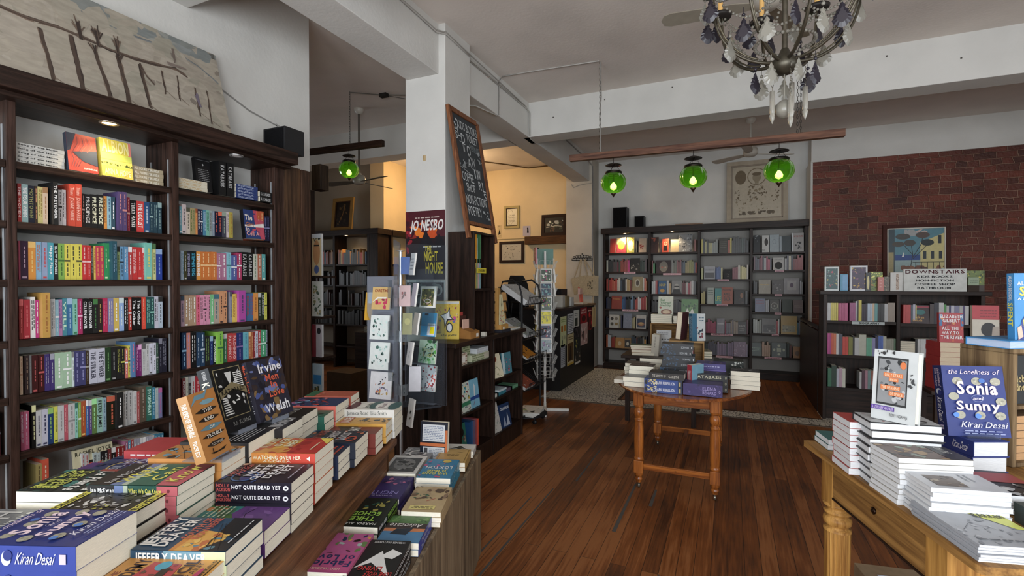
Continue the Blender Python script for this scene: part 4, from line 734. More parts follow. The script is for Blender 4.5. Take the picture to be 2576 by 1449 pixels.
# three books held up on clear stands
def stand_book(bl, ang, w, h, t, tilt, cover, label, front, spine, scol, hard=False, roll=0, foot=None):
    """bl = lower left corner of the cover; ang = direction of the cover's lower edge; leans back by tilt"""
    X = Vector((math.cos(R(ang)), math.sin(R(ang)), 0)); B = Vector((-X.y, X.x, 0))
    Yd = (Vector((0, 0, 1)) * math.cos(R(tilt)) + B * math.sin(R(tilt)))
    if roll: q = Matrix.Rotation(R(roll), 3, X.cross(Yd)); X = q @ X; Yd = q @ Yd
    M = frame_M(bl, X, Yd); M = M @ Matrix.Translation((0, 0, -t))
    book(M, w, h, t, cover, label, 'books on display stands', spine, front, None, scol, hard=hard, must=1)
CLEAR = clear_mat('clear_acrylic', 'eef2f2', .10)
def stand(p, ang, label, h=.16, w=.09):
    s = thing('book_stand', label, 'stand', p, R(ang))
    m = MB(); m.box(-w / 2, w / 2, -.035, .09, 0, .003); m.build('base', CLEAR, s)
    m = MB(); m.prism([(-w / 2, 0, .003), (w / 2, 0, .003), (w * .3, .06, h), (-w * .3, .06, h)], (0, .003, 0)); m.build('back_rest', CLEAR, s)
    m = MB(); m.box(-w / 2, w / 2, -.038, -.036, 0, .016); m.build('lip', CLEAR, s)
leaf = lambda cx, cy, l, c, a=0: [('p', [(cx - l, cy - l * .3 * a), (cx - l * .4, cy + .035), (cx + l * .4, cy + .035), (cx + l, cy + l * .3 * a), (cx + l * .4, cy - .035), (cx - l * .4, cy - .035)], c)]
stand_book((-1.41, .94, 1.045), 112, .122, .205, .034, 17, 'c9822e', 'tan book of feather leaves titled in white capitals, tilted on clear stand', leaf(.4, .93, .4, '6f9fb4', 1) + leaf(.6, .83, .3, '7fb0c0') + leaf(.5, .71, .42, '2a211c') + leaf(.5, .58, .4, '2a211c') + leaf(.5, .45, .42, '5d93a6') + leaf(.5, .33, .42, '2a211c') + leaf(.5, .2, .36, '3a2c22') + [('p', [(.2, .09), (.3, .06), (.7, .06), (.82, .1), (.5, .075)], '1c1612'), ('s', [(.3, .08), (.31, .14)], .03, '1c1612'),
    ('t', 'THIS', .35, .69, .68, .74, 'f0e8d8', 1), ('t', 'KIND', .32, .56, .66, .61, 'f0e8d8', 1), ('t', 'OF', .4, .43, .6, .475, 'f0e8d8', 1), ('t', 'TROUBLE', .22, .31, .78, .36, 'f0e8d8', 1), ('t', 'TOCHI EZE', .3, .18, .74, .215, 'e0d6c4', 0)], [('t', 'THIS KIND OF TROUBLE', .1, .25, .6, .75, 'f3ecdc', 1), ('t', 'TOCHI EZE', .66, .3, .9, .7, 'f3ecdc', 1)], 'b8823a')
stand((-1.45, 1.01, 1.031), 112, 'clear stand under the tan leaf-pattern book')
KAT = [('r', .08, .2, .92, .95, '9c8d62'), ('r', .1, .21, .9, .94, '141416'), ('b', 34, .14, .24, .86, .9, .07, ['e6e6e2', '141416', 'bdbdbb', '2a2a2c']), ('p', [(.3, .9), (.5, .6), (.7, .9)], '141416'), ('p', [(.4, .88), (.5, .64), (.6, .88)], 'dededa')] + [('r', .14, .25 + i * .035, .4 - i * .02, .268 + i * .035, 'e8e8e4') for i in range(8)] + [('r', .62, .6 + i * .03, .88, .615 + i * .03, 'e8e8e4') for i in range(9)] + [('p', [(.08, .5), (.5, .62), (.92, .5), (.92, .6), (.5, .72), (.08, .6)], '8a7c56'), ('t', 'KATABASIS', .14, .56, .86, .63, '1c1a14', 1), ('t', 'R.F. KUANG', .25, .08, .8, .14, '8a8a86', 0)]
stand_book((-1.585, 1.125, 1.05), 103, .15, .24, .05, 17, '17171a', 'black book with a white maze of stairs under a bronze banner, on clear stand', KAT, [('t', 'R F KUANG', .04, .4, .16, .7, 'c8c8c8', 1), ('t', 'KATABASIS', .2, .2, .8, .8, 'e0dcc8', 1)], '2e3338')
stand((-1.62, 1.20, 1.041), 103, 'clear stand under the black staircase-pattern book')
stand_book((-1.60, 1.275, 1.05), 100, .18, .235, .045, 17, '2c2a3a', 'dark painted book with white and orange capitals, rightmost of three on stands', [('b', 60, 0, 0, 1, 1, .13, ['4a5a9a', '2a2430', '1e1c28', '6a78b0', '8a6a3a', '3a2c2c', '5a4228']), ('t', 'Irvine', .28, .78, .95, .92, 'f0eef2', 1), ('t', 'Men', .42, .62, .8, .73, 'e85a30', 1), ('t', 'in', .52, .5, .7, .6, 'e85a30', 1), ('t', 'Love', .42, .35, .86, .47, 'e85a30', 1), ('t', 'Welsh', .22, .1, .92, .26, 'f0eef2', 1)],
    [('b', 16, 0, 0, 1, 1, .04, ['4a5a8a', '2a2430', '7a5a3a']), ('t', 'Men in Love', .05, .45, .5, .85, 'e85a30', 1), ('t', 'Irvine Welsh', .55, .2, .85, .7, 'f0eef2', 1)], '33313f')
stand((-1.64, 1.36, 1.036), 100, 'clear stand under the orange-lettered dark book')
# ---------------------------------------------------------------- low unit beside the table
UA = 107 - 90
un = thing('low_storage_unit', 'low wood-veneer display unit along the aisle side of the front table', 'unit', (-1.315, 2.501, 0), R(UA))
VN = wood_mat('oak_veneer', '54483a', '8a7860', 'Z', 0.55, 1.3); VNT = wood_mat('oak_veneer_top', '4a3929', '7a6147', 'Y', 0.55, 1.3)
m = MB(); m.box(-.37, -.0181, -2.0, 0, .575, .6); m.build('top_board', VNT, un, bevel=.002)
m = MB(); m.box(-.018, 0, -2.0, 0, 0, .60); m.build('side_panel', VN, un, bevel=.002)
m = MB(); m.box(-.37, -.355, -2.0, 0, 0, .575); m.build('side_panel', VN, un)
m = MB(); m.box(-.355, -.018, -.018, 0, 0, .575); m.build('end_panel', VN, un)
m = MB(); m.box(-.355, -.018, -2.0, -1.982, 0, .575); m.build('end_panel', VN, un)
# the unit's books read from the far side: local y comes towards the street, anchor is the far right corner
def UP(x, y, z, w, l, n, t, cover, desc, front, scol=None, spine=None, seed=1, ang=-160, hard=False, page='e8e2d2'):
    pile((x - .012, y, z), ang, (0, 0), n, (w, l, t), cover, desc, 'its pile on the low unit', spine=spine, front=front, scol=scol, seed=seed, group='piles on the low unit', jit=.002, hard=hard, page=page, low_vis=.6)
UP(-1.14, 1.37, .68, .158, .232, 2, .038, 'c45a96', 'pink paperback with overlapping dancing figures', [('r', 0, 0, 1, .6, 'c45a96'), ('b', 20, 0, .0, 1, .55, .13, ['2a3a5a', '3a241c', 'e0a03a', '6a8a4a', 'b0c8c0', '241814']), ('r', 0, .58, 1, 1, 'c9528c'), ('t', 'LEBO MAZIBUKO', .2, .9, .85, .95, 'efc0b0', 1), ('t', 'Fabrics', .06, .74, .94, .87, '2a3a6a', 1), ('t', 'of Love', .06, .6, .94, .72, '2a3a6a', 1)], scol='c4587c', seed=41)
UP(-1.24, 1.64, .68, .165, .24, 3, .026, '14211e', 'black-green paperback with lime capitals', [('b', 14, .1, .1, .9, .5, .1, ['1e3a34', '2a5a4c', '0f1a18', 'a8a040']), ('t', 'MARINA AUER', .1, .87, .9, .94, 'd8d8d0', 1), ('t', 'THREE', .2, .68, .9, .82, '9ed23a', 1), ('t', 'ECHOES', .15, .52, .9, .65, '9ed23a', 1)], spine=[('t', 'MARINA AUER', .05, .25, .4, .8, 'ddd', 1), ('t', 'THREE ECHOES', .45, .2, .95, .85, '9ed23a', 1)], seed=42)
UP(-1.325, 1.875, .67, .16, .235, 3, .022, '3a2c70', 'violet paperback with a lamp-lit crowd', [('b', 26, 0, 0, 1, .45, .1, ['5a3a7a', '2a2050', 'c86a9a', '7a4a8a']), ('t', 'NIGHT', .15, .68, .9, .82, '9a90d8', 0), ('t', 'IN THE LATE OF', .25, .86, .8, .9, 'c8c0e8', 0)], seed=43)
UP(-1.412, 2.115, .675, .172, .235, 2, .03, 'e8e6e0', 'white paperback framing a black and white portrait', [('r', .1, .14, .9, .9, '4a4a4a'), ('e', .5, .5, .3, .3, '8a8a88'), ('b', 26, .15, .2, .85, .85, .09, ['1e1e1e', '6a6a6a', 'a8a8a6', '3a3a3a']), ('s', [(.35, .4), (.5, .36), (.65, .4)], .02, '1c1c1c'), ('ring', .4, .55, .08, .04, .4, '1a1a1a'), ('ring', .62, .55, .08, .04, .4, '1a1a1a')], scol='d8d6d0', seed=44)
UP(-1.48, 2.30, .65, .16, .18, 2, .024, '8a8c90', 'grey paperback with a swirling engraved face', [('b', 22, 0, 0, 1, 1, .13, ['c8c8cc', '2a2a2c', '5a5a60', 'e8e8ea']), ('ring', .5, .5, .3, .25, .2, 'f0f0f0')], seed=45)
UP(-1.00, 1.40, .672, .155, .23, 3, .024, '18181a', 'black paperback with a white paper wolf and red capitals', [('p', [(.1, .9), (.5, .3), (.9, .75), (.6, .6)], 'ececea'), ('p', [(.05, .35), (.3, .25), (.5, .45), (.2, .5)], 'ececea'), ('t', 'WERNER PRETORIUS', .1, .05, .8, .1, 'ccc', 1), ('t', 'LONE WOLF', .05, .82, .6, .92, 'd02a2a', 1), ('t', 'LIVING', .3, .7, .8, .79, 'd02a2a', 1)], spine=[('L', 2, .1, .2, .9, .85, 'ddd')], seed=46)
UP(-1.058, 1.615, .65, .155, .195, 2, .024, '2f6a9a', 'blue paperback with a sunset beach and white script', [('r', 0, 0, 1, .3, '4a7a3a'), ('b', 16, 0, 0, 1, .25, .1, ['3a6a2a', '6a9a4a', '2a4a2a']), ('r', 0, .3, 1, .5, '3a2c2c'), ('r', 0, .5, 1, .62, 'd8824a'), ('r', 0, .62, 1, 1, '4a88b8'), ('t', 'Advocate', .1, .32, .9, .46, 'f0ece8', 0, .3), ('p', [(.3, .5), (.7, .52), (.8, .72), (.4, .75)], '1c2c3c')], scol='3a4aa8', spine=[('t', 'The Advocate', .2, .2, .8, .8, 'ddd', 0, .2)], seed=47)
UP(-1.105, 1.85, .668, .16, .235, 3, .02, 'c2a878', 'sand paperback with brown sketch and yellow label', [('b', 20, 0, 0, 1, .55, .16, ['7a5c40', '5c4430', '94765a', 'b89a70']), ('b', 8, .5, .3, .9, .5, .09, ['6a8a6a', '486a4a']), ('s', [(.3, .5), (.5, .6)], .02, 'b8302c'), ('r', .2, .78, .85, .92, 'e8d878'), ('L', 2, .25, .8, .8, .9, '6a5a3a')], seed=48)
UP(-1.228, 2.125, .68, .16, .235, 3, .026, '2a8ab8', 'turquoise paperback with pink flowers and white capitals', [('b', 26, 0, 0, 1, 1, .07, ['d84a8a', 'e86a5a', '1c6a9a', '3aa8c8', '2a7a5a']), ('e', .35, .12, .13, .08, 'e8c83a'), ('t', 'LOXTON', .1, .4, .9, .54, 'f2f4f4', 1), ('t', 'WRONG', .15, .72, .9, .84, 'e8e04a', 1), ('t', 'JUNE', .2, .6, .8, .7, 'e8e04a', 1)], scol='2a90b0', spine=[('b', 14, 0, 0, 1, 1, .03, ['3ab0d0', '1c6a9a', 'd8e0e0'])], seed=49)
UP(-1.283, 2.345, .655, .165, .2, 2, .022, 'c29a4c', 'old gold paperback with a ruled border', [('r', .05, .05, .95, .95, '8a6a2c'), ('r', .07, .06, .93, .94, 'c8a258'), ('L', 2, .3, .4, .7, .55, '5a4420'), ('s', [(.2, .3), (.3, .25), (.4, .33)], .015, '2a2014')], seed=50)
UP(-1.318, 2.47, .64, .17, .12, 2, .018, 'dcdad4', 'white paperback with a black moth', [('p', [(.5, .35), (.2, .75), (.4, .6), (.5, .75), (.6, .6), (.85, .7)], '2a2a26'), ('e', .5, .5, .1, .2, '3a3a30')], seed=51)
UP(-1.10, 1.135, .665, .16, .23, 2, .03, '2f8a54', 'green paperback at the picture edge', [('t', 'PHILLO KEKANA', .1, .1, .8, .18, 'b8e0b8', 1)], seed=52)
book(frame_M((-1.545, 2.235, .604), (.97, .24, 0), (.0, .08, 1)), .155, .21, .03, '1c2030', 'upright book showing its white back-cover text and orange band beside the acrylic card rack', 'upright', None,
     [('r', .08, .5, .9, .93, 'dfe2e6'), ('L', 9, .12, .53, .86, .9, '7a88a8'), ('r', 0, .38, 1, .46, 'd8702c'), ('r', .12, .06, .9, .36, 'dfe2e6'), ('r', .15, .1, .28, .33, '4a4a50'), ('L', 6, .34, .1, .86, .33, '8a94a8'), ('r', .92, 0, 1, .8, 'd8702c')], None, must=1)
BOOKS[-1]['group'] = None
RROWS = {
 'r1a': (1.138, '1027,32,198,ccc|1059,20,199,dc4|1079,17,199,dc4|1096,16,199,dc4|1113,18,200,dc4|1131,11,196,a35|1142,23,197,c58|1166,13,198,c58|1179,16,198,c58|1195,15,198,c58|1209,15,199,c58|1240,22,202,a58|1262,17,202,a58|1279,17,203,a58|1296,11,223,ddd|1307,17,229,333|1324,29,233,dc2|1353,20,193,323|1373,18,193,323|1391,16,193,323|1407,24,199,bcd|1431,21,199,bcd|1452,20,200,db9|1472,27,200,6aa|1498,31,198,222|1529,32,199,222|1561,32,199,bbb|1593,23,208,987|1615,22,209,987|1637,19,209,987'),
 'r1b': (1.128, '1729,22,199,c33|1751,20,199,c33|1771,23,200,c33|1794,19,198,456|1812,21,206,bbc|1834,11,198,dc6|1957,26,213,433|1982,10,214,433|1992,41,226,223|2033,41,227,ccc|2074,21,209,494|2095,22,199,bbb|2117,16,200,447|2133,28,200,ccd|2161,41,199,88a|2202,28,200,bbb|2230,19,201,547|2248,31,199,ccc'),
 'r2a': (0.751, '1030,19,238,c49|1048,19,239,b38|1067,22,238,d53|1089,26,236,d74|1115,24,236,ddd|1139,37,230,556|1176,31,202,d43|1207,25,204,d43|1233,40,202,883|1272,18,218,222|1290,42,199,ccc|1332,36,234,ccb|1367,31,235,ccb|1399,23,201,6b9|1422,21,202,6b9|1443,11,203,8b9|1454,28,203,99c|1482,26,219,335|1508,24,229,57c|1532,21,230,57c|1552,30,225,bba|1582,24,198,998|1606,21,200,998|1627,20,201,998|1647,22,202,575'),
 'r2b': (0.766, '1835,20,195,222|1855,26,196,ddd|1882,21,197,ddd|1903,22,198,ddd|1924,23,198,aab|1947,32,196,b5a|1979,29,198,438|2008,16,199,a3b|2024,13,200,e93|2037,26,196,543|2063,25,198,ccc|2088,25,199,246|2114,32,200,b44'),
 'r3a': (0.379, '1036,37,208,375|1073,48,242,243|1121,26,208,ccd|1147,28,222,cab|1176,31,212,ddc|1339,20,187,ccc|1360,30,207,534|1390,25,209,b89|1415,30,211,799|1445,30,207,a65|1476,35,216,356|1510,40,212,ccb|1550,39,221,943'),
}
# ================================================================== REAR BOOKCASE
DK = wood_mat('stained_wood', '1a110d', '32231c', 'X', 0.42, 2.0); DKZ = wood_mat('stained_wood_upright', '1a110d', '35251e', 'Z', 0.42, 2.0); DKY = wood_mat('stained_wood_deep', '1a110d', '32231c', 'Y', 0.42, 2.0)
rc = thing('rear_bookcase', 'wide dark four-bay bookcase of non-fiction against the white rear wall', 'bookcase', (-.49, 9.0, 0))
def rp(name, b, mat, parent=rc, col='888', bevel=.002, o=(.49, -9.0)):
    m = MB(); m.box(b[0] + o[0], b[1] + o[0], b[2] + o[1], b[3] + o[1], b[4], b[5], col); return m.build(name, mat, parent, bevel=bevel)
UX = [-2.1, -1.3, -.49, .3, 1.07]
for x in UX: rp('upright', (x, x + .04, 8.76, 9.06, .12, 2.44), DKZ)
RZ = [[2.097, 1.757, 1.417, 1.088, .743, .383], [2.088, 1.727, 1.366, 1.047, .73, .383], [2.052, 1.622, 1.21, .72, .355], [2.05, 1.765, 1.385, 1.093, .748, .38]]
for i in range(4):
    for z in RZ[i]: rp('shelf', (UX[i] + .041, UX[i + 1] - .001, 8.765, 9.06, z - .03, z), DK)
    rp('shelf', (UX[i] + .041, UX[i + 1] - .001, 8.765, 9.06, .09, .12), DK)
rp('cornice', (-2.13, 1.12, 8.70, 9.07, 2.44, 2.54), DK, bevel=.004)
rp('back_panel', (-2.1, 1.11, 9.061, 9.075, .1, 2.44), plaster('case_back_plaster', 'a09d98'))
rp('plinth', (-2.1, 1.11, 8.79, 9.0, 0, .09), DK)
for x in (-1.704, -.903): downlight(rc, x, 8.74, 2.44, True, .49, -9.0, .03)
spot_light('bookcase_spotlight_1', (-1.704, 8.73, 2.43), 11, (1.0, .74, .44), 120, .7, .02, (R(8), 0, 0)); spot_light('bookcase_spotlight_2', (-.903, 8.73, 2.43), 9, (1.0, .74, .44), 120, .7, .02, (R(8), 0, 0))
YF = 8.79
def bk_up(x, z, t, h, col, label, grp, y=YF, d=.14, sp=None):   # spine towards the street: local x = +Y, y = up, z = +X
    book(frame_M((x, y, z + .0004), (0, 1, 0), (0, 0, 1)), d, h, t, col, label, grp, sp if sp is not None else [], parts=False, name='shelved_book')
def bk_face(x, z, w, h, col, label, art, y=YF - .01, t=.02, lean=.03, scol=None, hard=False, yaw=0, must=0):
    X = Vector((math.cos(R(yaw)), math.sin(R(yaw)), 0)); B = Vector((-X.y, X.x, 0))
    M = frame_M((x, y, z + .0006), X, Vector((0, 0, h)) + B * lean) @ Matrix.Translation((0, 0, -t))
    book(M, w, h, t, col, label, 'face-out books in the rear bookcase', None, art, None, scol, hard=hard, parts=True, must=must)
FACES = {(0, 0): [(-1.98, .1, .26, 'a82820', 'plain red book facing out', []), (-1.86, .165, .275, 'd84a5a', 'book with a large yellow disc under the first spotlight', [('r', 0, .55, 1, 1, 'e0c890'), ('e', .5, .5, .36, .3, 'f0cc30'), ('b', 8, 0, 0, 1, .3, .15, ['d84a6a', 'e86a3a'])]), (-1.68, .13, .275, 'd8cc50', 'green and yellow book with a cream oval', [('b', 14, 0, 0, 1, 1, .16, ['8ab83a', 'd8d040', 'e8704a']), ('e', .5, .45, .36, .36, 'efe8c0'), ('t', 'Puro', .2, .75, .8, .88, '2a6a3a', 1)]), (-1.47, .13, .25, 'c0a890', 'pale book with a red rosette', [('b', 8, .1, .2, .8, .8, .2, ['a82c28', '8a2420'])])],
    (0, 1): [(-1.62, .17, .24, '26221f', 'dark book with a grey skull pattern', [('b', 14, .1, .1, .9, .6, .12, ['8a8680', 'b0aca4', '4a4640'])])],
    (0, 2): [(-1.58, .18, .25, 'a8966c', 'straw book with a framed oval portrait', [('e', .5, .55, .25, .3, 'c8c0a8'), ('e', .5, .55, .14, .2, '54483a')])],
    (0, 3): [(-1.95, .185, .235, 'a83c22', 'brick-red book with orange lettering', [('t', 'Persiana', .15, .7, .85, .85, 'd8903a', 1)])],
    (0, 4): [(-1.99, .175, .24, 'd8d4c6', 'white book with four dark discs', [('e', .28, .7, .16, .12, '3a342c'), ('e', .72, .7, .16, .12, '8a8270'), ('e', .28, .3, .16, .12, '54503c'), ('r', .58, .2, .88, .4, 'a0803a')]), (-1.74, .157, .265, '8c92a8', 'lavender patterned book', [('b', 40, .04, .04, .96, .96, .05, ['a8aec4', '6a7090'])]), (-1.51, .17, .245, 'd0ccc4', 'white book with a bowl on blue', [('r', .1, .1, .9, .75, '1c2c4c'), ('e', .5, .35, .34, .14, 'b0703a'), ('e', .5, .4, .2, .08, 'd8b060')])],
    (0, 5): [(-1.88, .154, .19, 'c88a2a', 'amber book with a small jar', [('e', .5, .45, .2, .22, 'e0c08a')]), (-1.72, .12, .186, 'a87a30', 'ochre book with a cup on black', [('r', .1, .1, .9, .8, '2a2218'), ('e', .5, .45, .2, .18, 'e8dcc0')])],
    (1, 0): [(-1.26, .13, .27, '3a1c16', 'black and rust book', [('b', 8, 0, .4, 1, 1, .2, ['a84a2c', '5a2a1c'])]), (-1.07, .11, .235, 'd04a2c', 'orange-red book with a black jar', [('r', .2, .12, .8, .5, '2a1a16'), ('ring', .5, .65, .25, .14, .3, 'e8c8a0')]), (-.93, .13, .22, 'c9b28a', 'plain tan book', []), (-.8, .22, .3, '8c8e90', 'large grey engraved book', [('b', 36, 0, 0, 1, 1, .1, ['3a3c40', 'b8bcc0', '5c6066', 'd0d2d4'])])],
    (1, 1): [(-1.17, .25, .225, '3a2a2c', 'dark book with a pale mask', [('e', .5, .5, .28, .42, '8a8478'), ('e', .4, .45, .06, .06, 'c86a5a'), ('e', .62, .45, .06, .06, 'c8a890')])],
    (1, 2): [(-1.13, .133, .225, '3a6a9a', 'blue book with yellow capitals', [('t', 'SOUP', .1, .6, .9, .8, 'e0c83a', 1), ('e', .5, .25, .3, .12, 'e0a83a')]), (-.91, .165, .235, '9a9a98', 'grey book with a figure in dark glasses', [('e', .5, .55, .25, .2, 'c8c4bc'), ('r', .25, .52, .75, .6, '161616'), ('p', [(0, 0), (1, 0), (.8, .35), (.2, .35)], '2a2a2a')])],
    (2, 0): [(-.16, .13, .255, '5a5852', 'dull grey book', [('L', 4, .1, .3, .9, .8, '8a8880')])],
    (2, 1): [(-.39, .17, .215, 'b8bac0', 'silvery book with a crowd on its lower half', [('r', .05, .06, .95, .5, '6a6c70'), ('L', 3, .1, .65, .9, .9, '7a7c84')]), (-.08, .118, .165, '1e1c1c', 'small black book with a white figure', [('b', 6, .3, .2, .7, .8, .12, ['c8c4bc', '8a8680'])])],
    (2, 2): [(-.35, .114, .27, 'b0b8ae', 'pale book edged in dark green', [('r', 0, 0, .12, 1, '1e3a34'), ('L', 3, .2, .5, .9, .9, '4a6a5a')]), (-.22, .10, .26, '3a9a9a', 'turquoise and lime book', [('t', 'LIFE', .1, .2, .9, .5, 'd8dc3a', 1)]), (-.12, .17, .275, 'a84a20', 'rust book with black capitals', [('t', 'PALESTINE', .1, .8, .9, .9, '2a1610', 1), ('t', 'GAZA', .2, .2, .8, .45, '2a1610', 1), ('t', 'APRIL', .2, .52, .8, .68, '2a1610', 1)]), (.07, .16, .24, '2a1e1a', 'dark book with a lit face in profile', [('e', .7, .6, .14, .18, '9a6a48'), ('b', 6, .4, .05, .9, .4, .1, ['6a4a34', '4a3426'])])],
    (2, 3): [(-.19, .12, .25, '8c8a98', 'grey blurred-cover book', [('r', .1, .6, .9, .7, 'c8c8d0')]), (.13, .124, .205, '2a2826', 'black book with white words', [('t', 'BLACK', .1, .6, .9, .72, 'b8b8b4', 1), ('L', 2, .2, .2, .8, .5, '8a8a86')])],
    (2, 4): [(.07, .18, .24, '7a5a7a', 'mauve mottled book', [('b', 50, 0, 0, 1, 1, .05, ['a08aa4', '5a3c5c', 'c8b0c8'])])],
    (3, 0): [(.35, .1, .28, '2a2c30', 'black book with a silver crown', [('b', 6, .2, .5, .8, 1, .15, ['b8bcc0', '7a7e84'])]), (.475, .1, .275, 'd0d0cc', 'white book with a face turned aside', [('e', .6, .6, .26, .22, '3a3432'), ('t', 'PEACE', .04, .1, .4, .16, '333', 1)]), (.585, .13, .28, 'a8b4ba', 'pale silver-blue book', [('ring', .5, .6, .2, .14, .2, '8a969c')]), (.72, .16, .25, '4a5458', 'slate book with a pale spine edge', [('r', 0, 0, .2, 1, 'a8b4bc')]), (.89, .165, .295, 'a8a4a2', 'grey book with red words and a dark figure', [('r', 0, 0, .1, 1, 'd8dade'), ('t', 'IN THE STATE', .2, .78, .9, .86, 'a83a34', 1), ('b', 8, .3, .1, .8, .6, .16, ['26262a', '3a3a3e'])])],
    (3, 1): [(.63, .16, .2, 'c8c6c2', 'white book with a big black spot', [('e', .5, .36, .34, .3, '121212'), ('L', 2, .15, .78, .85, .92, '8a8a88')])],
    (3, 2): [(.43, .17, .23, 'b4aea0', 'putty-coloured book with a pale plant', [('L', 1, .1, .6, .9, .7, 'e0c070'), ('s', [(.3, .1), (.5, .5), (.7, .8)], .02, 'd8d4c8')]), (.62, .165, .22, '6c6a6c', 'grey book with a standing figure', [('b', 12, .1, .1, .9, .8, .12, ['aaa8aa', '3a383c', '8a888c'])]), (.79, .21, .25, '9a989c', 'wrapped lilac book with a small figure', [('r', .2, .25, .8, .85, 'b0aeb0'), ('e', .5, .55, .12, .14, '5a4660')])],
    (3, 3): [(.38, .145, .215, '8c94b0', 'blue-grey book with pink letters', [('L', 3, .1, .6, .9, .9, 'b05a6a')]), (.59, .133, .2, '5c5c58', 'dark book with concentric rings', [('ring', .5, .5, .36, .26, .12, 'c8c8c0'), ('e', .5, .5, .1, .07, 'b0b0a8')]), (.765, .14, .205, '2c3a30', 'plain bottle-green book', []), (.92, .13, .2, '6c5c5c', 'brown-grey book', [('L', 2, .1, .4, .9, .6, '9a8a8a')])],
    (3, 4): [(.48, .2, .24, '6c6a68', 'grey book with a monochrome scene', [('r', .1, .1, .9, .6, '3a3838'), ('b', 10, .1, .1, .9, .6, .1, ['9a9896', '242222'])]), (.75, .22, .29, 'a8861e', 'mustard book with a grey engraving', [('r', .1, .12, .9, .48, '8a8668'), ('b', 14, .1, .12, .9, .48, .07, ['4a4636', 'b8b498'])])],
    (3, 5): [(.32, .16, .21, '1f3a2e', 'deep green book with pale words', [('L', 3, .1, .35, .8, .65, '9ab8a0')]), (.62, .21, .225, '24352c', 'green book with a four-pointed emblem', [('r', .36, .36, .64, .64, 'a0a88c'), ('e', .5, .8, .1, .08, 'b0b89a'), ('e', .5, .2, .1, .08, 'b0b89a'), ('e', .18, .5, .08, .1, 'b0b89a'), ('e', .82, .5, .08, .1, 'b0b89a')]), (.92, .117, .18, '9a6a2a', 'ochre book with a seated figure', [('e', .5, .4, .25, .22, '5a3c1c')])]}
PAL = {(0, 0): '5a2a22 8c8a80 6a6a60', (0, 1): 'ccb 333 555 734 943 a5484a d2338a 8a3a5a 3a4a3a 232 544', (0, 2): 'd8b090 c83a2a d86a4a c8402c e0d8c8 222 c8a868 8a3a2a 4a5a6a 6a4a3a d8d0c0 b87a3a', (0, 3): '2a3a6a 334 8a2a2a ccc 9ac 3a6a9a 222 6a8aa8 c84a3a ddd b83028 c8b88a', (0, 4): '222c44 3a3a5a c8c090', (0, 5): 'c8d0d4 b03a22 8a3a22 d89a2a c8602c 3a4a5a 222 8a8a80',
       (1, 0): '5a2a20 8a3a28', (1, 1): 'd0482c 3a8a4a 222 5a2a34 2a2a2a 8a8a84 6a6a5a 844 345 9a8a4a 8a8a34 334', (1, 2): 'd0d0cc b84a4a c89a9a d8b06a 3a3a3a c8c8c0 733 a34 555', (1, 3): '333 444 555 3a3a40 5c5c5c 8a8078 777 998', (1, 4): '3a3a3c 555 444 666', (1, 5): '444 3a3438 555',
       (2, 0): 'c8b830 2a2a28 b0aa70 8a908a 3a4a44 444 b84a2c 2c2c2c 1c1c1c 333 28282c', (2, 1): '6a6a6a 555 b8b46a 333 3a5a9a 4a6a9a 8a8e98 a83a34 8a2a3a c8c0b0 d8cc80 c8c4b8', (2, 2): 'b8a850 2a2a30 3a5a78 444', (2, 3): '6a4a4a b04a6a 3a3a7a 8a8a98 a89a8a 6a3a4a', (2, 4): '3a4a4a 5a5a6a 9a8aa8 8a7a98 a094b0',
       (3, 0): '2a2c30', (3, 1): '6a3a4a 445 8a3a4a b03a5a 556 4a7aa8 334 aaa c8c0a8 8a2a2a 943030 7a2626', (3, 2): '2a2a2c 7a2a3a 445 888 b8b0c0 a8a8b0', (3, 3): 'b8bcc4 8a8a90 667', (3, 4): 'c8ccc8 aab0a8 c8b89a b84a50 4a5a4a 446a7a 889', (3, 5): '2a3a34 c8a890 3a4a6a 5a6a8a 6a3a34 a88a8a'}
BN = ['leftmost', 'second', 'third', 'rightmost']; RN = ['top', 'second', 'third', 'fourth', 'fifth', 'bottom']
random.seed(21)
for i in range(4):
    for j, z in enumerate(RZ[i]):
        fs = FACES.get((i, j), []); pal = PAL.get((i, j), '444 666 888').split(); x = UX[i] + .055; end = UX[i + 1] - .02; n = 0; k = 0
        for (fx, fw, fh, col, desc, art) in fs:
            bk_face(fx, z, fw, fh, col, '%s, %s shelf of the rear bookcase' % (desc, RN[j]), art, y=YF - .015)
        gap = z < 2 and RZ[i][j] != RZ[i][0] and ((i, j) == (2, 1) and (-.2, -.12))
        while x < end - .015:
            hit = [f for f in fs if x + .022 > f[0] - .004 and x < f[0] + f[1] + .004]
            if hit: x = hit[0][0] + hit[0][1] + .006; continue
            t = random.uniform(.018, .034); t = min(t, end - x)
            hmax = (.235 if j else .27); h = random.uniform(.17, hmax)
            if j == 0 and random.random() < .5 and i in (0, 1): h = random.uniform(.2, .24)
            if (i, j) not in ((0, 0), (3, 0), (1, 0)) or random.random() < .45:
                col = pal[min(len(pal) - 1, int((x - UX[i]) / .8 * len(pal)))] if random.random() < .75 else random.choice(pal)
                bk_up(x, z, t - .001, h, col, '%s spine, %s shelf, %s bay of the rear bookcase, place %s' % (hue_name(col), RN[j], BN[i], ORD[min(n, 31)]), 'spines in the rear bookcase'); n += 1
            x += t + .001
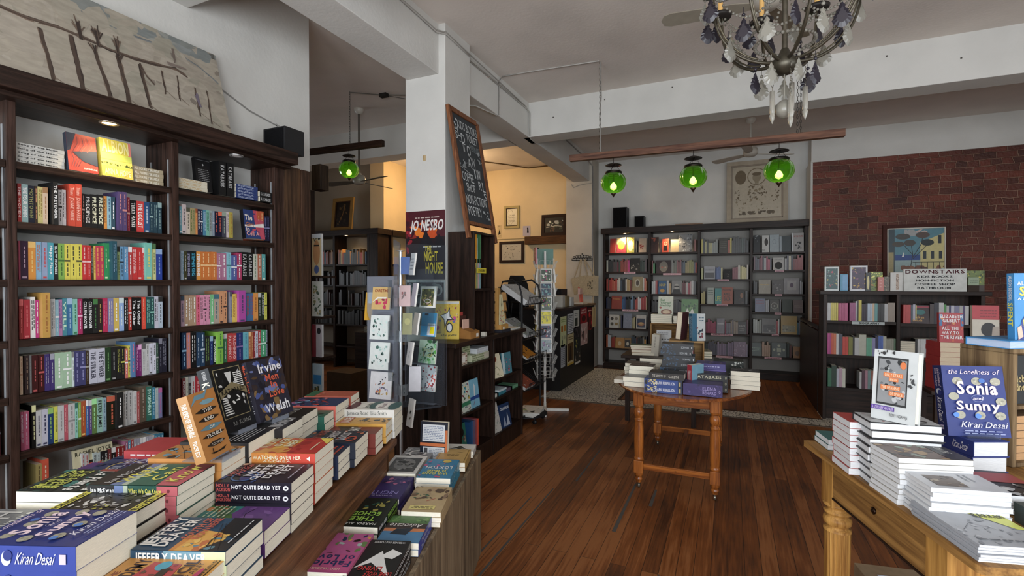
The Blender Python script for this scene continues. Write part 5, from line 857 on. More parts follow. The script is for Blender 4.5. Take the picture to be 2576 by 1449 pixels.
# pink shelf markers clipped to the shelf edges
for i, (x, z, w, bay) in enumerate(((-1.72, 1.757, .2, 'leftmost bay, second shelf'), (-1.05, 1.727, .3, 'second bay, second shelf'), (-1.75, 1.088, .28, 'leftmost bay, fourth shelf'), (-.18, 1.622, .17, 'third bay, second shelf'), (-.19, 1.21, .17, 'third bay, third shelf'), (-.28, .72, .34, 'third bay, fourth shelf'), (-.2, .355, .26, 'third bay, lowest shelf'), (.66, 1.765, .12, 'rightmost bay, second shelf'), (.66, 1.385, .1, 'rightmost bay, third shelf'), (.66, 1.093, .09, 'rightmost bay, fourth shelf'), (.62, .748, .1, 'rightmost bay, fifth shelf'), (.52, .38, .24, 'rightmost bay, lowest shelf'))):
    m = MB(); m.box(0, w, -.004, 0, 0, .032, 'd8b4bc'); draw_art(m, [('L', 1, .1, .2, .9, .8, '5a3a4a')], lambda u, v, e: (u, -.004 - e, v), w, .032)
    o = m.build('shelf_label', PAPER, loc=(x, 8.762, z - .035)); tag(o, 'pale pink shelf marker, %s of the rear bookcase' % bay, 'shelf label', 'pink shelf markers')
# loudspeakers, a plank and the framed print above
def speaker(x, y, z, w, d, h, label):
    s = thing('loudspeaker', label, 'loudspeaker', (x, y, z)); m = MB(); m.box(-w / 2, w / 2, -d / 2, d / 2, 0, h, '1a1a1c'); m.build('cabinet', BLACKP, s, bevel=.004)
    m = MB(); m.box(-w / 2 + .012, w / 2 - .012, -d / 2 - .004, -d / 2, .012, h - .012, '0e0e10'); m.build('grille', CLOTH, s)
speaker(-1.80, 8.86, 2.54, .25, .22, .37, 'tall black loudspeaker on the rear bookcase, beside a smaller one'); speaker(-1.46, 8.86, 2.54, .17, .17, .2, 'small black loudspeaker on the rear bookcase')
tag(box_obj('wooden_plank', (-.85, -.42, 8.74, 8.9, 2.54, 2.562), wood_mat('bare_plank', '6a5242', '947860', 'X')), 'short bare plank lying on top of the rear bookcase', 'plank')
pr_ = thing('framed_print', 'large pale framed print of leaves and a face standing on the rear bookcase', 'picture', (.4, 8.93, 2.54))
def framed(parent, w, h, fw, fcol, mat_col, art, tilt=3, fmat=None, depth=.03, T=None, mount=0, seed=3, artmat=None, inner=None, edge=None):
    """frame and picture in the parent's x-z plane, facing -y, leaning back by tilt"""
    Q = Matrix.Rotation(R(-tilt), 4, 'X')
    if T is not None: Q = T @ Q
    P = lambda u, v, e=0: Q @ Vector((u - w / 2, -e, v))
    m = MB()
    for a, b, c, d in ((0, w, 0, fw), (0, w, h - fw, h), (0, fw, fw, h - fw), (w - fw, w, fw, h - fw)):
        m.box(a - w / 2, b - w / 2, -depth, 0, c, d, fcol, T=Q)
    if inner:
        iw = fw * .3
        for a, b, c, d in ((fw, w - fw, fw, fw + iw), (fw, w - fw, h - fw - iw, h - fw), (fw, fw + iw, fw, h - fw), (w - fw - iw, w - fw, fw, h - fw)): m.box(a - w / 2, b - w / 2, -depth * .8, 0, c, d, inner, T=Q)
    m.build('picture_frame', fmat or MATT, parent, bevel=.002)
    m = MB(); m.box(-w / 2 + fw * .9, w / 2 - fw * .9, -.012, -.004, fw * .9, h - fw * .9, mat_col, T=Q)
    a = fw + mount
    draw_art(m, art, lambda u, v, e: P(a + u, a + v, .012 + e), w - 2 * a, h - 2 * a, seed); m.build('picture', artmat or PRINT, parent)
pr_art = [('e', .16, .8, .12, .14, '6a5c48'), ('e', .84, .8, .12, .14, '6a5c48'), ('ring', .5, .8, .2, .17, .1, '7a6c56'), ('e', .5, .78, .09, .09, '8f836d'), ('e', .5, .85, .1, .035, '6a5c48'), ('r', .46, .66, .54, .72, '8f836d'), ('b', 34, .3, .45, .7, .64, .035, ['6a5c48', '8a7c64']), ('b', 26, .12, .05, .88, .12, .06, ['6a5c48', '5c5040']), ('b', 40, .05, .12, .95, .42, .035, ['74664f', '8f8169', 'a09480']), ('b', 10, .03, .3, .14, .55, .03, ['6a5c48']), ('b', 10, .86, .3, .97, .55, .03, ['6a5c48']), ('b', 22, .28, .36, .72, .5, .03, ['6a5c48'])]
framed(pr_, .9, 1.04, .07, 'a89c8a', 'b5aa97', pr_art, 4, depth=.035, mount=.03, seed=8, inner='94887a')
# ================================================================== LOW BOOKCASE BY THE STAIRS
lc = thing('low_bookcase', 'waist-high dark two-bay bookcase with puzzle boxes and a DOWNSTAIRS sign on top', 'bookcase', (1.7, 6.7, 0))
def lp(name, b, mat, col='888'):
    m = MB(); m.box(b[0] - 1.7, b[1] - 1.7, b[2] - 6.7, b[3] - 6.7, b[4], b[5], col); return m.build(name, mat, lc, bevel=.002)
for x in (.985, 1.665, 2.37): lp('upright', (x, x + .035, 6.55, 6.84, 0, 1.435), DKZ)
for (a, b, zs) in ((1.021, 1.664, (1.138, .751, .379)), (1.701, 2.369, (1.128, .766, .385))):
    for z in zs: lp('shelf', (a, b, 6.555, 6.83, z - .035, z), DK)
lp('top_board', (.95, 2.45, 6.53, 6.86, 1.435, 1.475), DK); lp('back_panel', (.985, 2.405, 6.84, 6.85, 0, 1.435), DKZ); lp('kick_board', (1.02, 2.37, 6.6, 6.62, 0, .34), DK)
for key, (z, s) in RROWS.items():
    for i, e in enumerate(s.split('|')):
        x, w, h, col = e.split(','); x, w, h = int(x) / 1000, int(w) / 1000, int(h) / 1000
        bk_up(x, z, max(.006, w - .001), h, col, '%s spine, %s from the end of the %s shelf, %s bay of low bookcase' % (hue_name(col), ORD[i], ('upper', 'middle', 'lower')[int(key[1]) - 1], 'first' if key[2] == 'a' else 'second'), 'spines in the low bookcase', y=6.565)
bk_face(1.80, 1.128, .155, .2, '3a2428', 'dark book with teal and orange print facing out in the low bookcase', [('e', .5, .62, .3, .14, '2a7a7a'), ('r', 0, .85, 1, .95, 'a83048'), ('t', 'Broken', .08, .28, .7, .42, 'e0a84a', 1), ('t', 'heads', .08, .12, .6, .25, 'e0a84a', 1)], y=6.56)
bk_face(1.438, .379, .16, .2, 'b8a888', 'cream and black book with two discs facing out on the lowest shelf', [('r', 0, 0, 1, .5, '1a1816'), ('e', .5, .74, .2, .15, '16120f'), ('e', .5, .74, .1, .08, 'b8442c'), ('e', .5, .25, .22, .16, 'c8b090'), ('t', 'QUESTION 7', .05, .5, .95, .58, 'b8a888', 1)], y=6.558)
for k in range(8):
    book(flat_M(0, 0, .14, .19, (1.707, 6.57 + .14, .767 + .021 * k), -90), .14, .19, .02, '26262c', 'thin black paperback lying flat in the low bookcase, level %s' % ORD[k], 'flat stack in the low bookcase', [('L', 2, .05, .2, .9, .8, 'b8b8c0')], parts=False)
m = MB(); m.box(0, .3, -.004, 0, 0, .033, 'b8c0c0'); draw_art(m, [('t', 'BIOGRAPHY', .22, .15, .85, .85, '2a2a2a', 1)], lambda u, v, e: (u, -.004 - e, v), .3, .033); tag(m.build('shelf_label', PAPER, loc=(1.26, 6.553, 1.101)), 'grey-green shelf marker on the low bookcase', 'shelf label')
# the sign and the boxes
sg = MB(); sg.box(0, .53, 0, .006, 0, .24, 'c9cac6')
draw_art(sg, [('t', 'DOWNSTAIRS', .03, .80, .97, .96, '4a2028', 1), ('t', 'KIDS BOOKS', .22, .61, .78, .71, '26282c', 1), ('t', 'NON-FICTION', .2, .44, .8, .54, '26282c', 1), ('t', 'COFFEE SHOP', .18, .27, .82, .37, '26282c', 1), ('t', 'BATHROOM', .22, .11, .75, .21, '26282c', 1)], lambda u, v, e: (u, -e, v), .53, .24)
o = sg.build('direction_sign', CARD); o.matrix_world = frame_M((1.725, 6.545, 1.476), (1, 0, 0), (0, 1, 0)) @ Matrix.Rotation(R(-4), 4, 'X'); tag(o, 'white lettered sign reading DOWNSTAIRS on the low bookcase', 'sign')
def boxed(x, y, w, d, h, col, label, art, side=None, z=1.475, yaw=0, cat='box', name='puzzle_box', grp='boxes on the low bookcase'):
    m = MB(); m.box(0, w, 0, d, 0, h, col); draw_art(m, art, lambda u, v, e: (u, -e, v), w, h, int(x * 100)); draw_art(m, side or [], lambda u, v, e: (-e, d - u, v), d, h, 4)
    o = m.build(name, PRINT, loc=(x, y, z + .0005), rot=(0, 0, R(yaw)), bevel=.0015); tag(o, label, cat, grp); return o
scene_ = lambda cols, a=.1, b=.07: [('r', a, b, 1 - a, .93, cols[0]), ('b', 46, a, b, 1 - a, .93, .09, cols)]
boxed(1.0, 6.58, .14, .07, .275, 'c8ccca', 'white box with a green figure scene, at the stair end of the low bookcase', scene_(['2a4a4a', '3a6a6a', 'b8a860', '1c2c2c', 'a84a5a', '8aa8a0']), [('b', 20, 0, 0, 1, .8, .2, ['2a3a3c', '4a6a6a', '8a9a8a'])])
boxed(1.155, 6.6, .075, .05, .19, '4a8aa8', 'narrow blue box between two white picture boxes', [('r', .3, .05, .95, .95, '6a9ac0')])
boxed(1.245, 6.57, .16, .07, .285, 'c8c8cc', 'white box with a plum and gold scene, tallest on the low bookcase', scene_(['3a2a44', '7a4a6a', 'c8a850', '2a1e30', 'b08a4a', '5a3a5a']), [('b', 20, 0, 0, 1, .8, .2, ['4a3a54', '2a2030', '8a7a8a'])])
boxed(1.385, 6.555, .045, .05, .205, '16161a', 'slim black box with a cream oval', [('e', .5, .45, .26, .38, 'c8bc88')])
boxed(1.425, 6.60, .125, .06, .21, '6a7a3a', 'yellow-green woodland box behind the pink box', [('b', 50, 0, 0, 1, .7, .12, ['3a4a1e', 'a87a3a', '8a9a3a', '2a3418']), ('b', 16, 0, .7, 1, 1, .1, ['c8cc5a', 'e0dc80']), ('e', .75, .6, .18, .16, 'c8c89a')])
boxed(1.495, 6.555, .055, .04, .155, 'b87068', 'small salmon-pink box on the low bookcase, before the brick wall', [('L', 3, .3, .2, .7, .9, 'd8a8a0')])
boxed(1.555, 6.565, .05, .05, .16, '5a5448', 'small mottled brown box', [('b', 20, 0, 0, 1, 1, .2, ['3a382e', '8a8268'])])
boxed(1.612, 6.57, .125, .06, .205, 'c0bdb8', 'white box with faded hands, half behind the DOWNSTAIRS sign', scene_(['a89484', '8a7060', 'c8b8a8', '6a5448'], .4), [('b', 16, 0, 0, 1, 1, .2, ['a89a88', '8a7c6c'])])
boxed(2.26, 6.62, .16, .06, .22, '6a7a44', 'green garden box behind the sign end', [('b', 50, 0, .3, 1, 1, .08, ['8a9a4a', '5a6a34', 'c8b84a', '3a4a2a']), ('r', 0, 0, 1, .3, '3a2c24')])
boxed(2.27, 6.56, .085, .03, .085, '8a9a80', 'small grey-green box at the sign end', [('L', 3, .15, .3, .85, .7, '4a5a48')], z=1.54)
tag(box_obj('small_box', (2.27, 2.36, 6.57, 6.6, 1.4752, 1.5398), MATT, col='3a302a'), 'dark box under the small grey-green box', 'box')
# painting on the brick wall
pt = thing('framed_painting', 'framed painting of an umbrella tree and a cream house on the brick wall', 'picture', (2.39, 8.575, 1.53))
framed(pt, .76, .86, .05, '4c2c26', '9ab0b0', [('r', 0, .45, 1, 1, '5c8a98'), ('b', 8, .3, .85, .7, .97, .12, ['c8b0a8', 'a8a8a8']), ('r', 0, .4, 1, .5, '2a4a8a'), ('p', [(.58, .22), (1, .25), (1, .9), (.58, .72)], 'd0c48a'), ('r', 0, 0, .14, 1, '3a4a52'), ('r', 0, .1, .12, .55, 'a8986a'), ('b', 20, .15, 0, 1, .3, .12, ['7a4a34', '5a3428', '8a5a40']), ('s', [(.42, .3), (.45, .5), (.3, .68)], .012, '22262a'), ('s', [(.45, .5), (.42, .75)], .012, '22262a'), ('s', [(.45, .45), (.6, .7), (.62, .82)], .012, '22262a'), ('s', [(.45, .42), (.7, .68)], .012, '22262a'), ('e', .28, .84, .13, .055, '4a4844'), ('e', .62, .86, .12, .055, '5a4a44'), ('e', .2, .7, .11, .05, '4c4640'), ('e', .4, .72, .1, .06, '4a4642'), ('e', .7, .72, .11, .06, '2c3434'), ('p', [(.26, .46), (.3, .56), (.3, .46)], 'e0e0dc')] + [('r', .63 + i * .13, .42, .68 + i * .13, .56, '26303a') for i in range(3)] + [('r', .88, .7, .93, .85, '26303a')] + [('s', [(x / 10, .05), (x / 10, .36)], .008, '22201e') for x in range(5, 10)] + [('s', [(.45, .36), (1, .36)], .01, '22201e')], 2, depth=.04, inner='d8d4c8', seed=5)
# stairwell parapet and odds and ends beyond the low bookcase
st = MB(); st.box(.98, 1.0, 6.9, 8.5, 0, .98, '141113'); st.box(1.0, 1.75, 7.6, 7.64, 0, .9, '17120f'); struct('wall_stair_parapet', st, DKZ)
m = MB(); m.tube([(.99, 6.92, 1.02), (1.0, 8.5, 1.02)], .025, '1c1512', 8); struct('trim_7', m, DKY)
# ================================================================== AROUND THE PILLAR
def poster(x, y, z, w, h, col, art, label, seed=1, mat=None, cat='poster', face='front', name='poster', group=None, yaw=0):
    m = MB(); m.box(0, w, -.0015, 0, 0, h, col); draw_art(m, art, lambda u, v, e: (u, -.0015 - e, v), w, h, seed)
    o = m.build(name, mat or PRINT, loc=(x, y, z), rot=(0, 0, R(yaw if face == 'front' else 90))); return tag(o, label, cat, group)
poster(-2.685, 3.647, 1.60, .415, .61, '24181c', [('r', 0, .62, 1, 1, '4a1c24'), ('b', 14, .1, .6, 1, .85, .16, ['b84a24', 'd8742c', '8a2c24', 'c85a2a']), ('b', 8, 0, .6, .3, 1, .14, ['3a1620', '5a1c24']), ('p', [(.3, .45), (.52, .72), (.72, .5), (.85, .66), (1, .52), (1, .2), (.3, .2)], '17161c'), ('p', [(.1, .1), (.52, .72), (.6, .3)], '1b1a20'), ('r', 0, 0, 1, .35, '1c1a20'), ('b', 6, .02, .35, .2, .75, .08, ['8a2430', 'a83038']), ('t', 'JO NESBO', .12, .72, .95, .87, 'd8d4d0', 1, .15), ('L', 1, .25, .88, .9, .92, 'b8a8a0'), ('L', 1, .45, .45, .9, .5, 'b8b8b8'), ('t', 'THE', .5, .42, .66, .49, 'd8c43a', 1), ('t', 'NIGHT', .48, .27, .82, .41, 'd8c43a', 1), ('t', 'HOUSE', .52, .09, .95, .25, 'd8c43a', 1)], 'dark poster of black peaks under an orange sky on the pillar')
m_ = poster(-2.685, 3.647, 1.355, .415, .235, 'c8ccd0', [('r', .03, 0, .97, .93, '26292b'), ('b', 24, .05, .05, .95, .9, .1, ['5a6468', '16181a', '8a9498', '30383a']), ('ring', .35, .65, .2, .2, .2, '8a9494'), ('e', .82, .65, .12, .22, 'a0a8a8'), ('e', .82, .6, .07, .12, '121212')], 'grey comic-style poster of a shouting face, lower on the pillar')
poster(-2.50, 3.648, 2.655, .03, .05, 'b8a078', [('r', .3, .2, .4, .9, '6a5030')], 'tiny strip of old tape on the pillar', cat='tape', name='tape_scrap')
# chalk board leaning against the pillar on top of the tall shelf
cb = thing('chalkboard', 'wood-framed chalk board listing departments, leaning on the pillar above the stationery shelf', 'chalkboard', (-2.03, 3.6, 2.0))
BT = frame_M((0, 0, 0), (0, 1, 0), Vector((-.2, 0, 1.13)))
BW_, BH = .55, 1.12
m = MB()
FRW = wood_mat('board_frame', '5a3420', '8a5a3c', 'Z', .5)
for a, b, c, d in ((0, .045, -.05, BH), (BW_ - .045, BW_, -.06, BH - .02), (.045, BW_ - .045, BH - .045, BH), (.045, BW_ - .045, .07, .1)): m.box(a, b, c, d, -.012, .018, 'fff', T=BT)
m.build('board_frame', FRW, cb, bevel=.002)
m = MB(); m.box(.04, BW_ - .04, .08, BH - .03, -.004, .004, '3a3d40', T=BT)
ch = 'c3c7c8'
L_ = [('t', 'KIDS BOOKS', .2, .87, .98, .95, ch, 0), ('t', 'TOILET', .48, .78, .95, .855, ch, 0), ('t', 'MERMAID', .56, .70, .98, .76, '7c8284', 0), ('t', 'S', .03, .76, .14, .83, ch, 0), ('t', 'L', .15, .79, .25, .87, ch, 0), ('t', 'D', .26, .74, .4, .83, ch, 0), ('t', 'T', .26, .66, .38, .74, ch, 0), ('t', 'O', .42, .64, .56, .74, ch, 0), ('t', 'A', .38, .53, .5, .61, ch, 0), ('t', 'W', .52, .53, .7, .63, ch, 0), ('t', 'I', .58, .44, .62, .52, ch, 0), ('t', 'W', .66, .44, .84, .53, ch, 0), ('t', 'R', .68, .34, .8, .42, ch, 0), ('t', 'L', .84, .33, .95, .42, ch, 0), ('t', 'S', .84, .25, .96, .32, ch, 0),
      ('t', 'COFFEE', .05, .38, .5, .46, ch, 0), ('t', 'SHOP', .16, .29, .5, .365, ch, 0), ('t', 'NON-FICTION', .06, .175, .88, .26, ch, 0), ('t', 'POETRY', .08, .07, .62, .155, ch, 0), ('b', 14, .04, .84, .18, .95, .04, ['9aa0a2', 'b8bcbe']), ('b', 10, .04, .5, .36, .58, .05, ['84898b', 'a4a8aa']), ('s', [(.04, .5), (.4, .46)], .008, ch), ('b', 12, .75, .6, .97, .72, .05, ['9aa0a2', '84898b']), ('b', 10, .68, .06, .96, .14, .05, ['9aa0a2', 'b0b4b6']), ('s', [(.02, .845), (.14, .845)], .008, ch), ('s', [(.15, .74), (.26, .74), (.26, .65)], .008, ch), ('s', [(.4, .64), (.5, .62)], .008, ch), ('s', [(.5, .52), (.66, .52), (.66, .43)], .008, ch), ('s', [(.82, .42), (.82, .33), (.95, .33)], .008, ch)]
draw_art(m, L_, lambda u, v, e: BT @ Vector((.045 + u, .09 + v, .004 + e)), BW_ - .09, BH - .13, 6); m.build('slate', MATT, cb)
# tall stationery shelf on the low case
ts = thing('stationery_shelf', 'tall narrow dark shelf standing on the low case against the pillar', 'shelf', (-2.13, 3.88, 1.1))
for nm, b in (('side_panel', (-.13, .13, -.2, -.182, 0, .895)), ('side_panel', (-.13, .13, .182, .2, 0, .895)), ('back_panel', (-.13, -.12, -.182, .182, 0, .895)), ('top_board', (-.13, .13, -.2, .2, .895, .915)), ('shelf', (-.12, .12, -.182, .182, .4, .42)), ('shelf', (-.12, .12, -.182, .182, .0, .018))):
    m = MB(); m.box(*b); m.build(nm, DKZ, ts, bevel=.001)
m = MB(); m.box(0, .006, 0, .17, 0, .045, 'c8b83c'); draw_art(m, [('t', 'STATIONERY', .12, .25, .9, .75, '2a2a1a', 1)], lambda u, v, e: (.006 + e, u, v), .17, .045); tag(m.build('shelf_label', PAPER, loc=(-1.998, 3.72, 1.655)), 'yellow stationery marker clipped to the tall shelf', 'shelf label')
y = 3.70
for k, (c, t, h, nm) in enumerate((('d8a83a', .02, .3, 'mustard'), ('c88a2c', .045, .31, 'orange'), ('c8ccc8', .012, .28, 'white'), ('3a6a48', .04, .33, 'dark green'), ('4a7a54', .02, .32, 'mid green'))):
    tag(box_obj('folder', (-2.2, -2.02, y, y + t, 1.682 + .06, 1.682 + h), CARD, col=c), '%s folder standing on the upper deck of the stationery shelf' % nm, 'folder', 'folders on the stationery shelf'); y += t + .002
tag(box_obj('folder', (-2.22, -2.03, 3.70, 3.84, 1.6825, 1.742), CARD, col='5a4a3c'), 'flat dark box under the folders on the stationery shelf', 'box')
y = 3.70
for k, (c, nm) in enumerate((('9a9a58', 'olive'), ('a8884a', 'tan'), ('8a9a6a', 'sage'), ('b89a9a', 'dusty pink'), ('7a9aa0', 'blue-grey'))):
    m = MB(); m.box(-.18, 0, 0, .022, 0, .26, c); o = m.build('folder', CARD, loc=(-2.02, y, 1.5205), rot=(0, 0, 0)); tag(o, '%s pad leaning on the middle deck of the stationery shelf' % nm, 'folder', 'pads on the stationery shelf'); y += .03
# ---------------------------------------------------------------- low case in front of the pillar
lw = thing('low_case', 'low dark two-bay case of notebooks and boxes in front of the pillar', 'cabinet', (-2.12, 4.0, 0))
def lwp(name, b, mat=DKZ):
    m = MB(); m.box(b[0] + 2.12, b[1] + 2.12, b[2] - 4, b[3] - 4, b[4], b[5]); return m.build(name, mat, lw, bevel=.002)
for y in (3.36, 3.965, 4.62): lwp('upright', (-2.25, -1.955, y, y + .03, 0, 1.06))
lwp('top_board', (-2.265, -1.93, 3.25, 4.68, 1.062, 1.098), DKY); lwp('back_panel', (-2.262, -2.25, 3.36, 4.65, 0, 1.06))
LZ = {0: (.895, .5, .16), 1: (.68, .5, .16)}
for k, (a, b) in enumerate(((3.391, 3.964), (3.996, 4.619))):
    for z in LZ[k]: lwp('shelf', (-2.25, -1.96, a, b, z - .022, z), DKY)
lwp('kick_board', (-1.975, -1.96, 3.39, 4.62, 0, .138))
tag(box_obj('tall_dark_cabinet', (-2.6, -2.3, 3.36, 3.63, 0, 1.05), DKZ, bevel=.002), 'plain dark cabinet side beside the low case, behind the card rack', 'cabinet')
def facex(x, y, z, w, h, col, label, art, t=.012, lean=.12, yaw=0, cat='notebook', name='notebook', grp=None, mat=None, scol=None):
    """flat thing standing with its face to +X"""
    X = Vector((math.sin(R(-yaw)), math.cos(R(yaw)), 0)); N_ = Vector((X.y, -X.x, 0)); M = frame_M((x, y, z + .0005), X, Vector((0, 0, h)) - N_ * lean * h)
    m = MB(); m.box(0, w, 0, h, -t, 0, scol or col); m.poly([(0, 0, .0002), (w, 0, .0002), (w, h, .0002), (0, h, .0002)], col); draw_art(m, art, lambda u, v, e: (u, v, e), w, h, int(abs(y) * 100)); o = m.build(name, mat or PRINT); o.matrix_world = M; return tag(o, label, cat, grp)
facex(-1.985, 3.41, .5, .19, .24, 'c8d0c4', 'pale notebook with dark red peonies and a green band', [('b', 26, .05, .35, .95, .95, .08, ['7a2438', '4a6a4a', '3a8a9a', 'b89a3a', 'a83a4a']), ('r', 0, .2, 1, .34, '3a7a5a'), ('b', 8, .05, .02, .95, .18, .06, ['2a4a5a', '6a2a3a'])])
facex(-1.99, 3.61, .5, .16, .24, '7ab0c8', 'light blue notebook with a white bird and navy band', [('p', [(.4, .3), (.55, .3), (.6, .75), (.5, .85), (.45, .6)], 'd8dce0'), ('r', 0, .28, 1, .4, '2a4a8a'), ('s', [(.3, .1), (.5, .28)], .03, '8a3a4a')])
facex(-1.98, 3.40, .16, .13, .25, '2a6a5a', 'teal book with a seated painted figure on the bottom deck', [('e', .5, .72, .25, .14, '16181a'), ('b', 12, .1, 0, .9, .6, .2, ['8a7a6a', '5a4a44', 'a89a8a'])])
y = 3.56
for c, t, nm in (('1f4a78', .04, 'dark blue'), ('3a5a88', .03, 'steel blue'), ('6a5a74', .03, 'mauve-grey'), ('8a4a54', .025, 'wine'), ('c8503c', .035, 'vermilion')):
    tag(box_obj('notebook', (-2.12, -1.985, y, y + t, .161, .161 + random.uniform(.22, .25)), CARD, col=c), '%s journal standing on the bottom deck of the low case' % nm, 'notebook', 'journals on the bottom deck'); y += t + .003
def giftbox(b, c1, c2, label, lid=None, kind='scale'):
    m = MB(); m.box(*b, col=c1); w = b[3] - b[2]; h = b[5] - b[4]; n = int(w / .02); k = max(2, int(h / .018)); it = []
    for i in range(n):
        for j in range(k): it.append(('e', (i + .5 + .5 * (j % 2)) / (n + .5), (j + .5) / k, .3 / n, .3 / k, c2))
    draw_art(m, it + (lid or []), lambda u, v, e: (b[1] + e, b[2] + u, b[4] + v), w, h, 2, 1e-6); tag(m.build('gift_box', CARD, bevel=.001), label, 'box', 'boxes on the top deck')
giftbox((-2.12, -1.985, 3.40, 3.53, .8955, .995), 'c8c0ae', '6a3a2c', 'patterned red-brown gift box with a white label', [('r', .25, .25, .75, .75, 'd8d4cc')])
giftbox((-2.2, -2.03, 3.54, 3.66, .8955, 1.03), 'aab08c', '4a5a34', 'green scalloped gift box standing behind the two stacked ones')
giftbox((-2.13, -1.985, 3.61, 3.93, .8955, .955), 'b4b89c', '54643a', 'wide green scalloped box at the bottom of the stack', [('r', .7, .1, 1, .9, 'b8b0a0')])
giftbox((-2.13, -1.985, 3.70, 3.92, .9556, 1.0), 'c8ccd0', 'b0b4b8', 'white lidded box on the green scalloped box')
facex(-1.985, 4.03, .68, .16, .225, 'd0c8ae', 'cream notebook with a brown mushroom, leaning in the second bay', [('e', .35, .78, .28, .13, '7a3a26'), ('s', [(.35, .45), (.36, .7)], .05, 'b8a888'), ('s', [(.2, .35), (.5, .45), (.7, .3)], .02, '5a6a3a'), ('b', 8, .3, .05, .9, .3, .06, ['4a5a2c', '7a8a4a'])], lean=.3, yaw=-12)
facex(-1.99, 4.25, .68, .16, .205, '4a7a88', 'teal book with red flowers and a pale spine, second bay', [('r', 0, 0, .25, 1, 'b8ccd0'), ('b', 14, .3, .1, .95, .95, .09, ['b83a4a', 'd87a8a', '2a4a4a'])], yaw=-8)
for k, (y0, w, c, nm) in enumerate(((4.01, .12, 'c8c8c0', 'white'), (4.1, .2, '3a7a8a', 'teal'), (4.14, .17, 'c0ccd0', 'pale'), (4.3, .15, '5a4a5a', 'plum'), (4.42, .17, '6a9a7a', 'green'))):
    tag(box_obj('notebook', (-2.16, -1.985, y0, y0 + w, .501 + (.031 if k == 2 else 0), .531 + (.02 if k == 2 else 0)), CARD, col=c), '%s pad lying flat on the middle deck of the second bay' % nm, 'notebook', 'flat pads on the middle deck')
facex(-2.05, 4.03, .16, .24, .30, 'c0bcb4', 'large white book with black capitals at the back of the bottom deck', [('t', 'GANGSTER', .05, .87, .95, .96, '222', 1)], t=.015, lean=.15)
facex(-2.0, 4.02, .16, .17, .27, 'b8b4ae', 'pale notebook scattered with dark flowers, bottom deck', [('b', 40, .05, .05, .95, .95, .06, ['4a4a5a', '8a7a4a', '5a3a4a', '7a8a7a'])], t=.015, lean=.25, yaw=-8)
facex(-1.99, 4.22, .16, .19, .225, '22365a', 'navy origami book on the bottom deck', [('t', 'ORIGAMI', .08, .74, .92, .86, 'd0d4d8', 1), ('p', [(.2, .05), (.35, .5), (.5, .05)], '8a94a8'), ('p', [(.5, .05), (.68, .6), (.85, .05)], 'a8b0c0')], t=.015, lean=.2, yaw=-6)
# things on the low case
facex(-2.25, 3.45, 1.0985, .205, .32, 'd2b23c', 'big yellow graffiti guide with a white letter G, standing on the low case', [('r', .02, .92, .98, .99, 'c8c8c4'), ('b', 40, .05, .45, .95, .92, .06, ['b84a4a', 'c8902c', '4a6a9a', 'e0d080', '9a3a5a', 'e8c84a']), ('b', 10, .55, .4, .95, .6, .09, ['3a6ab0', '5a9ac8', 'c84a8a', '8ac04a']), ('p', [(.2, .62), (.5, .7), (.6, .85), (.62, .6), (.8, .5), (.55, .5), (.4, .28), (.36, .5)], '1a1a1a'), ('p', [(.25, .62), (.5, .67), (.58, .78), (.6, .58), (.72, .52), (.5, .53), (.42, .36), (.38, .53)], 'e6e6ea'), ('e', .6, .3, .14, .13, '1a1a1a'), ('e', .6, .3, .1, .1, 'e6e6ea'), ('t', 'is for graffiti', .25, .07, .9, .13, '2a2418', 1), ('e', .1, .3, .08, .06, 'b83a5a')], t=.02, lean=.1, yaw=-70, cat='book', name='large_book')
m = MB(); CBX = 'a0703c'
m.prism([(-.1, 0, 0), (.09, 0, 0), (.09, 0, .06), (-.02, 0, .09), (-.1, 0, .24)], (0, .16, 0), CBX); m.prism([(-.09, -.004, .08), (-.03, -.004, .08), (-.09, -.004, .2)], (0, .002, 0), '6a4428')
for k in range(3): m.box(-.06 + .03 * k, -.052 + .03 * k, .02, .14, .05, .22 - .03 * k, ('b84a44', '4a2c24', 'd8b0a0')[k])
m.box(.0901, .0906, .1, .14, .01, .04, 'd8d4cc'); o = m.build('card_dispenser', CARD, loc=(-2.06, 3.56, 1.099)); tag(o, 'open cardboard dispenser of red cards beside the yellow graffiti guide', 'dispenser')
m = MB(); m.prism([(0, -.11, 0), (0, .09, 0), (0, .09, .07), (0, -.02, .1), (0, -.06, .42), (0, -.11, .42)], (-.03, 0, 0), 'b08448'); m.box(-.02, .03, -.1, .06, 0, .07, 'b08448'); m.prism([(.004, -.1, .07), (.004, .05, .07), (.004, -.03, .36), (.004, -.09, .36)], (.002, 0, 0), 'd0c8a0'); 
draw_art(m, [('b', 40, .05, .0, .95, .5, .09, ['8a2430', 'c8502c', 'd88a3a', 'c88a90', '3a3a5a']), ('s', [(.4, .6), (.4, .9)], .04, '4a4a3a'), ('s', [(.25, .7), (.4, .6), (.55, .7)], .04, '4a4a3a')], lambda u, v, e: (.007 + e, -.09 + u, .075 + v), .11, .28, 3); m.box(.0302, .0306, -.06, -.03, .02, .05, 'e0dcd0')
o = m.build('card_dispenser', CARD, loc=(-2.0, 4.26, 1.099)); tag(o, 'tall cardboard dispenser with a flower picture on the low case', 'dispenser')
tag(box_obj('flat_book', (-2.06, -1.95, 4.13, 4.33, 1.0985, 1.125), PRINT, col='26262e'), 'black book lying flat on the edge of the low case', 'book')
tag(box_obj('flat_book', (-2.12, -1.97, 4.4, 4.62, 1.0985, 1.115), PRINT, col='c8c8c0'), 'white magazine lying flat at the far end of the low case', 'magazine')
tag(box_obj('small_block', (-2.0, -1.96, 3.80, 3.84, 1.0985, 1.135), CARD, col='c8c4b8'), 'small white block on the low case beside the tall shelf', 'box')
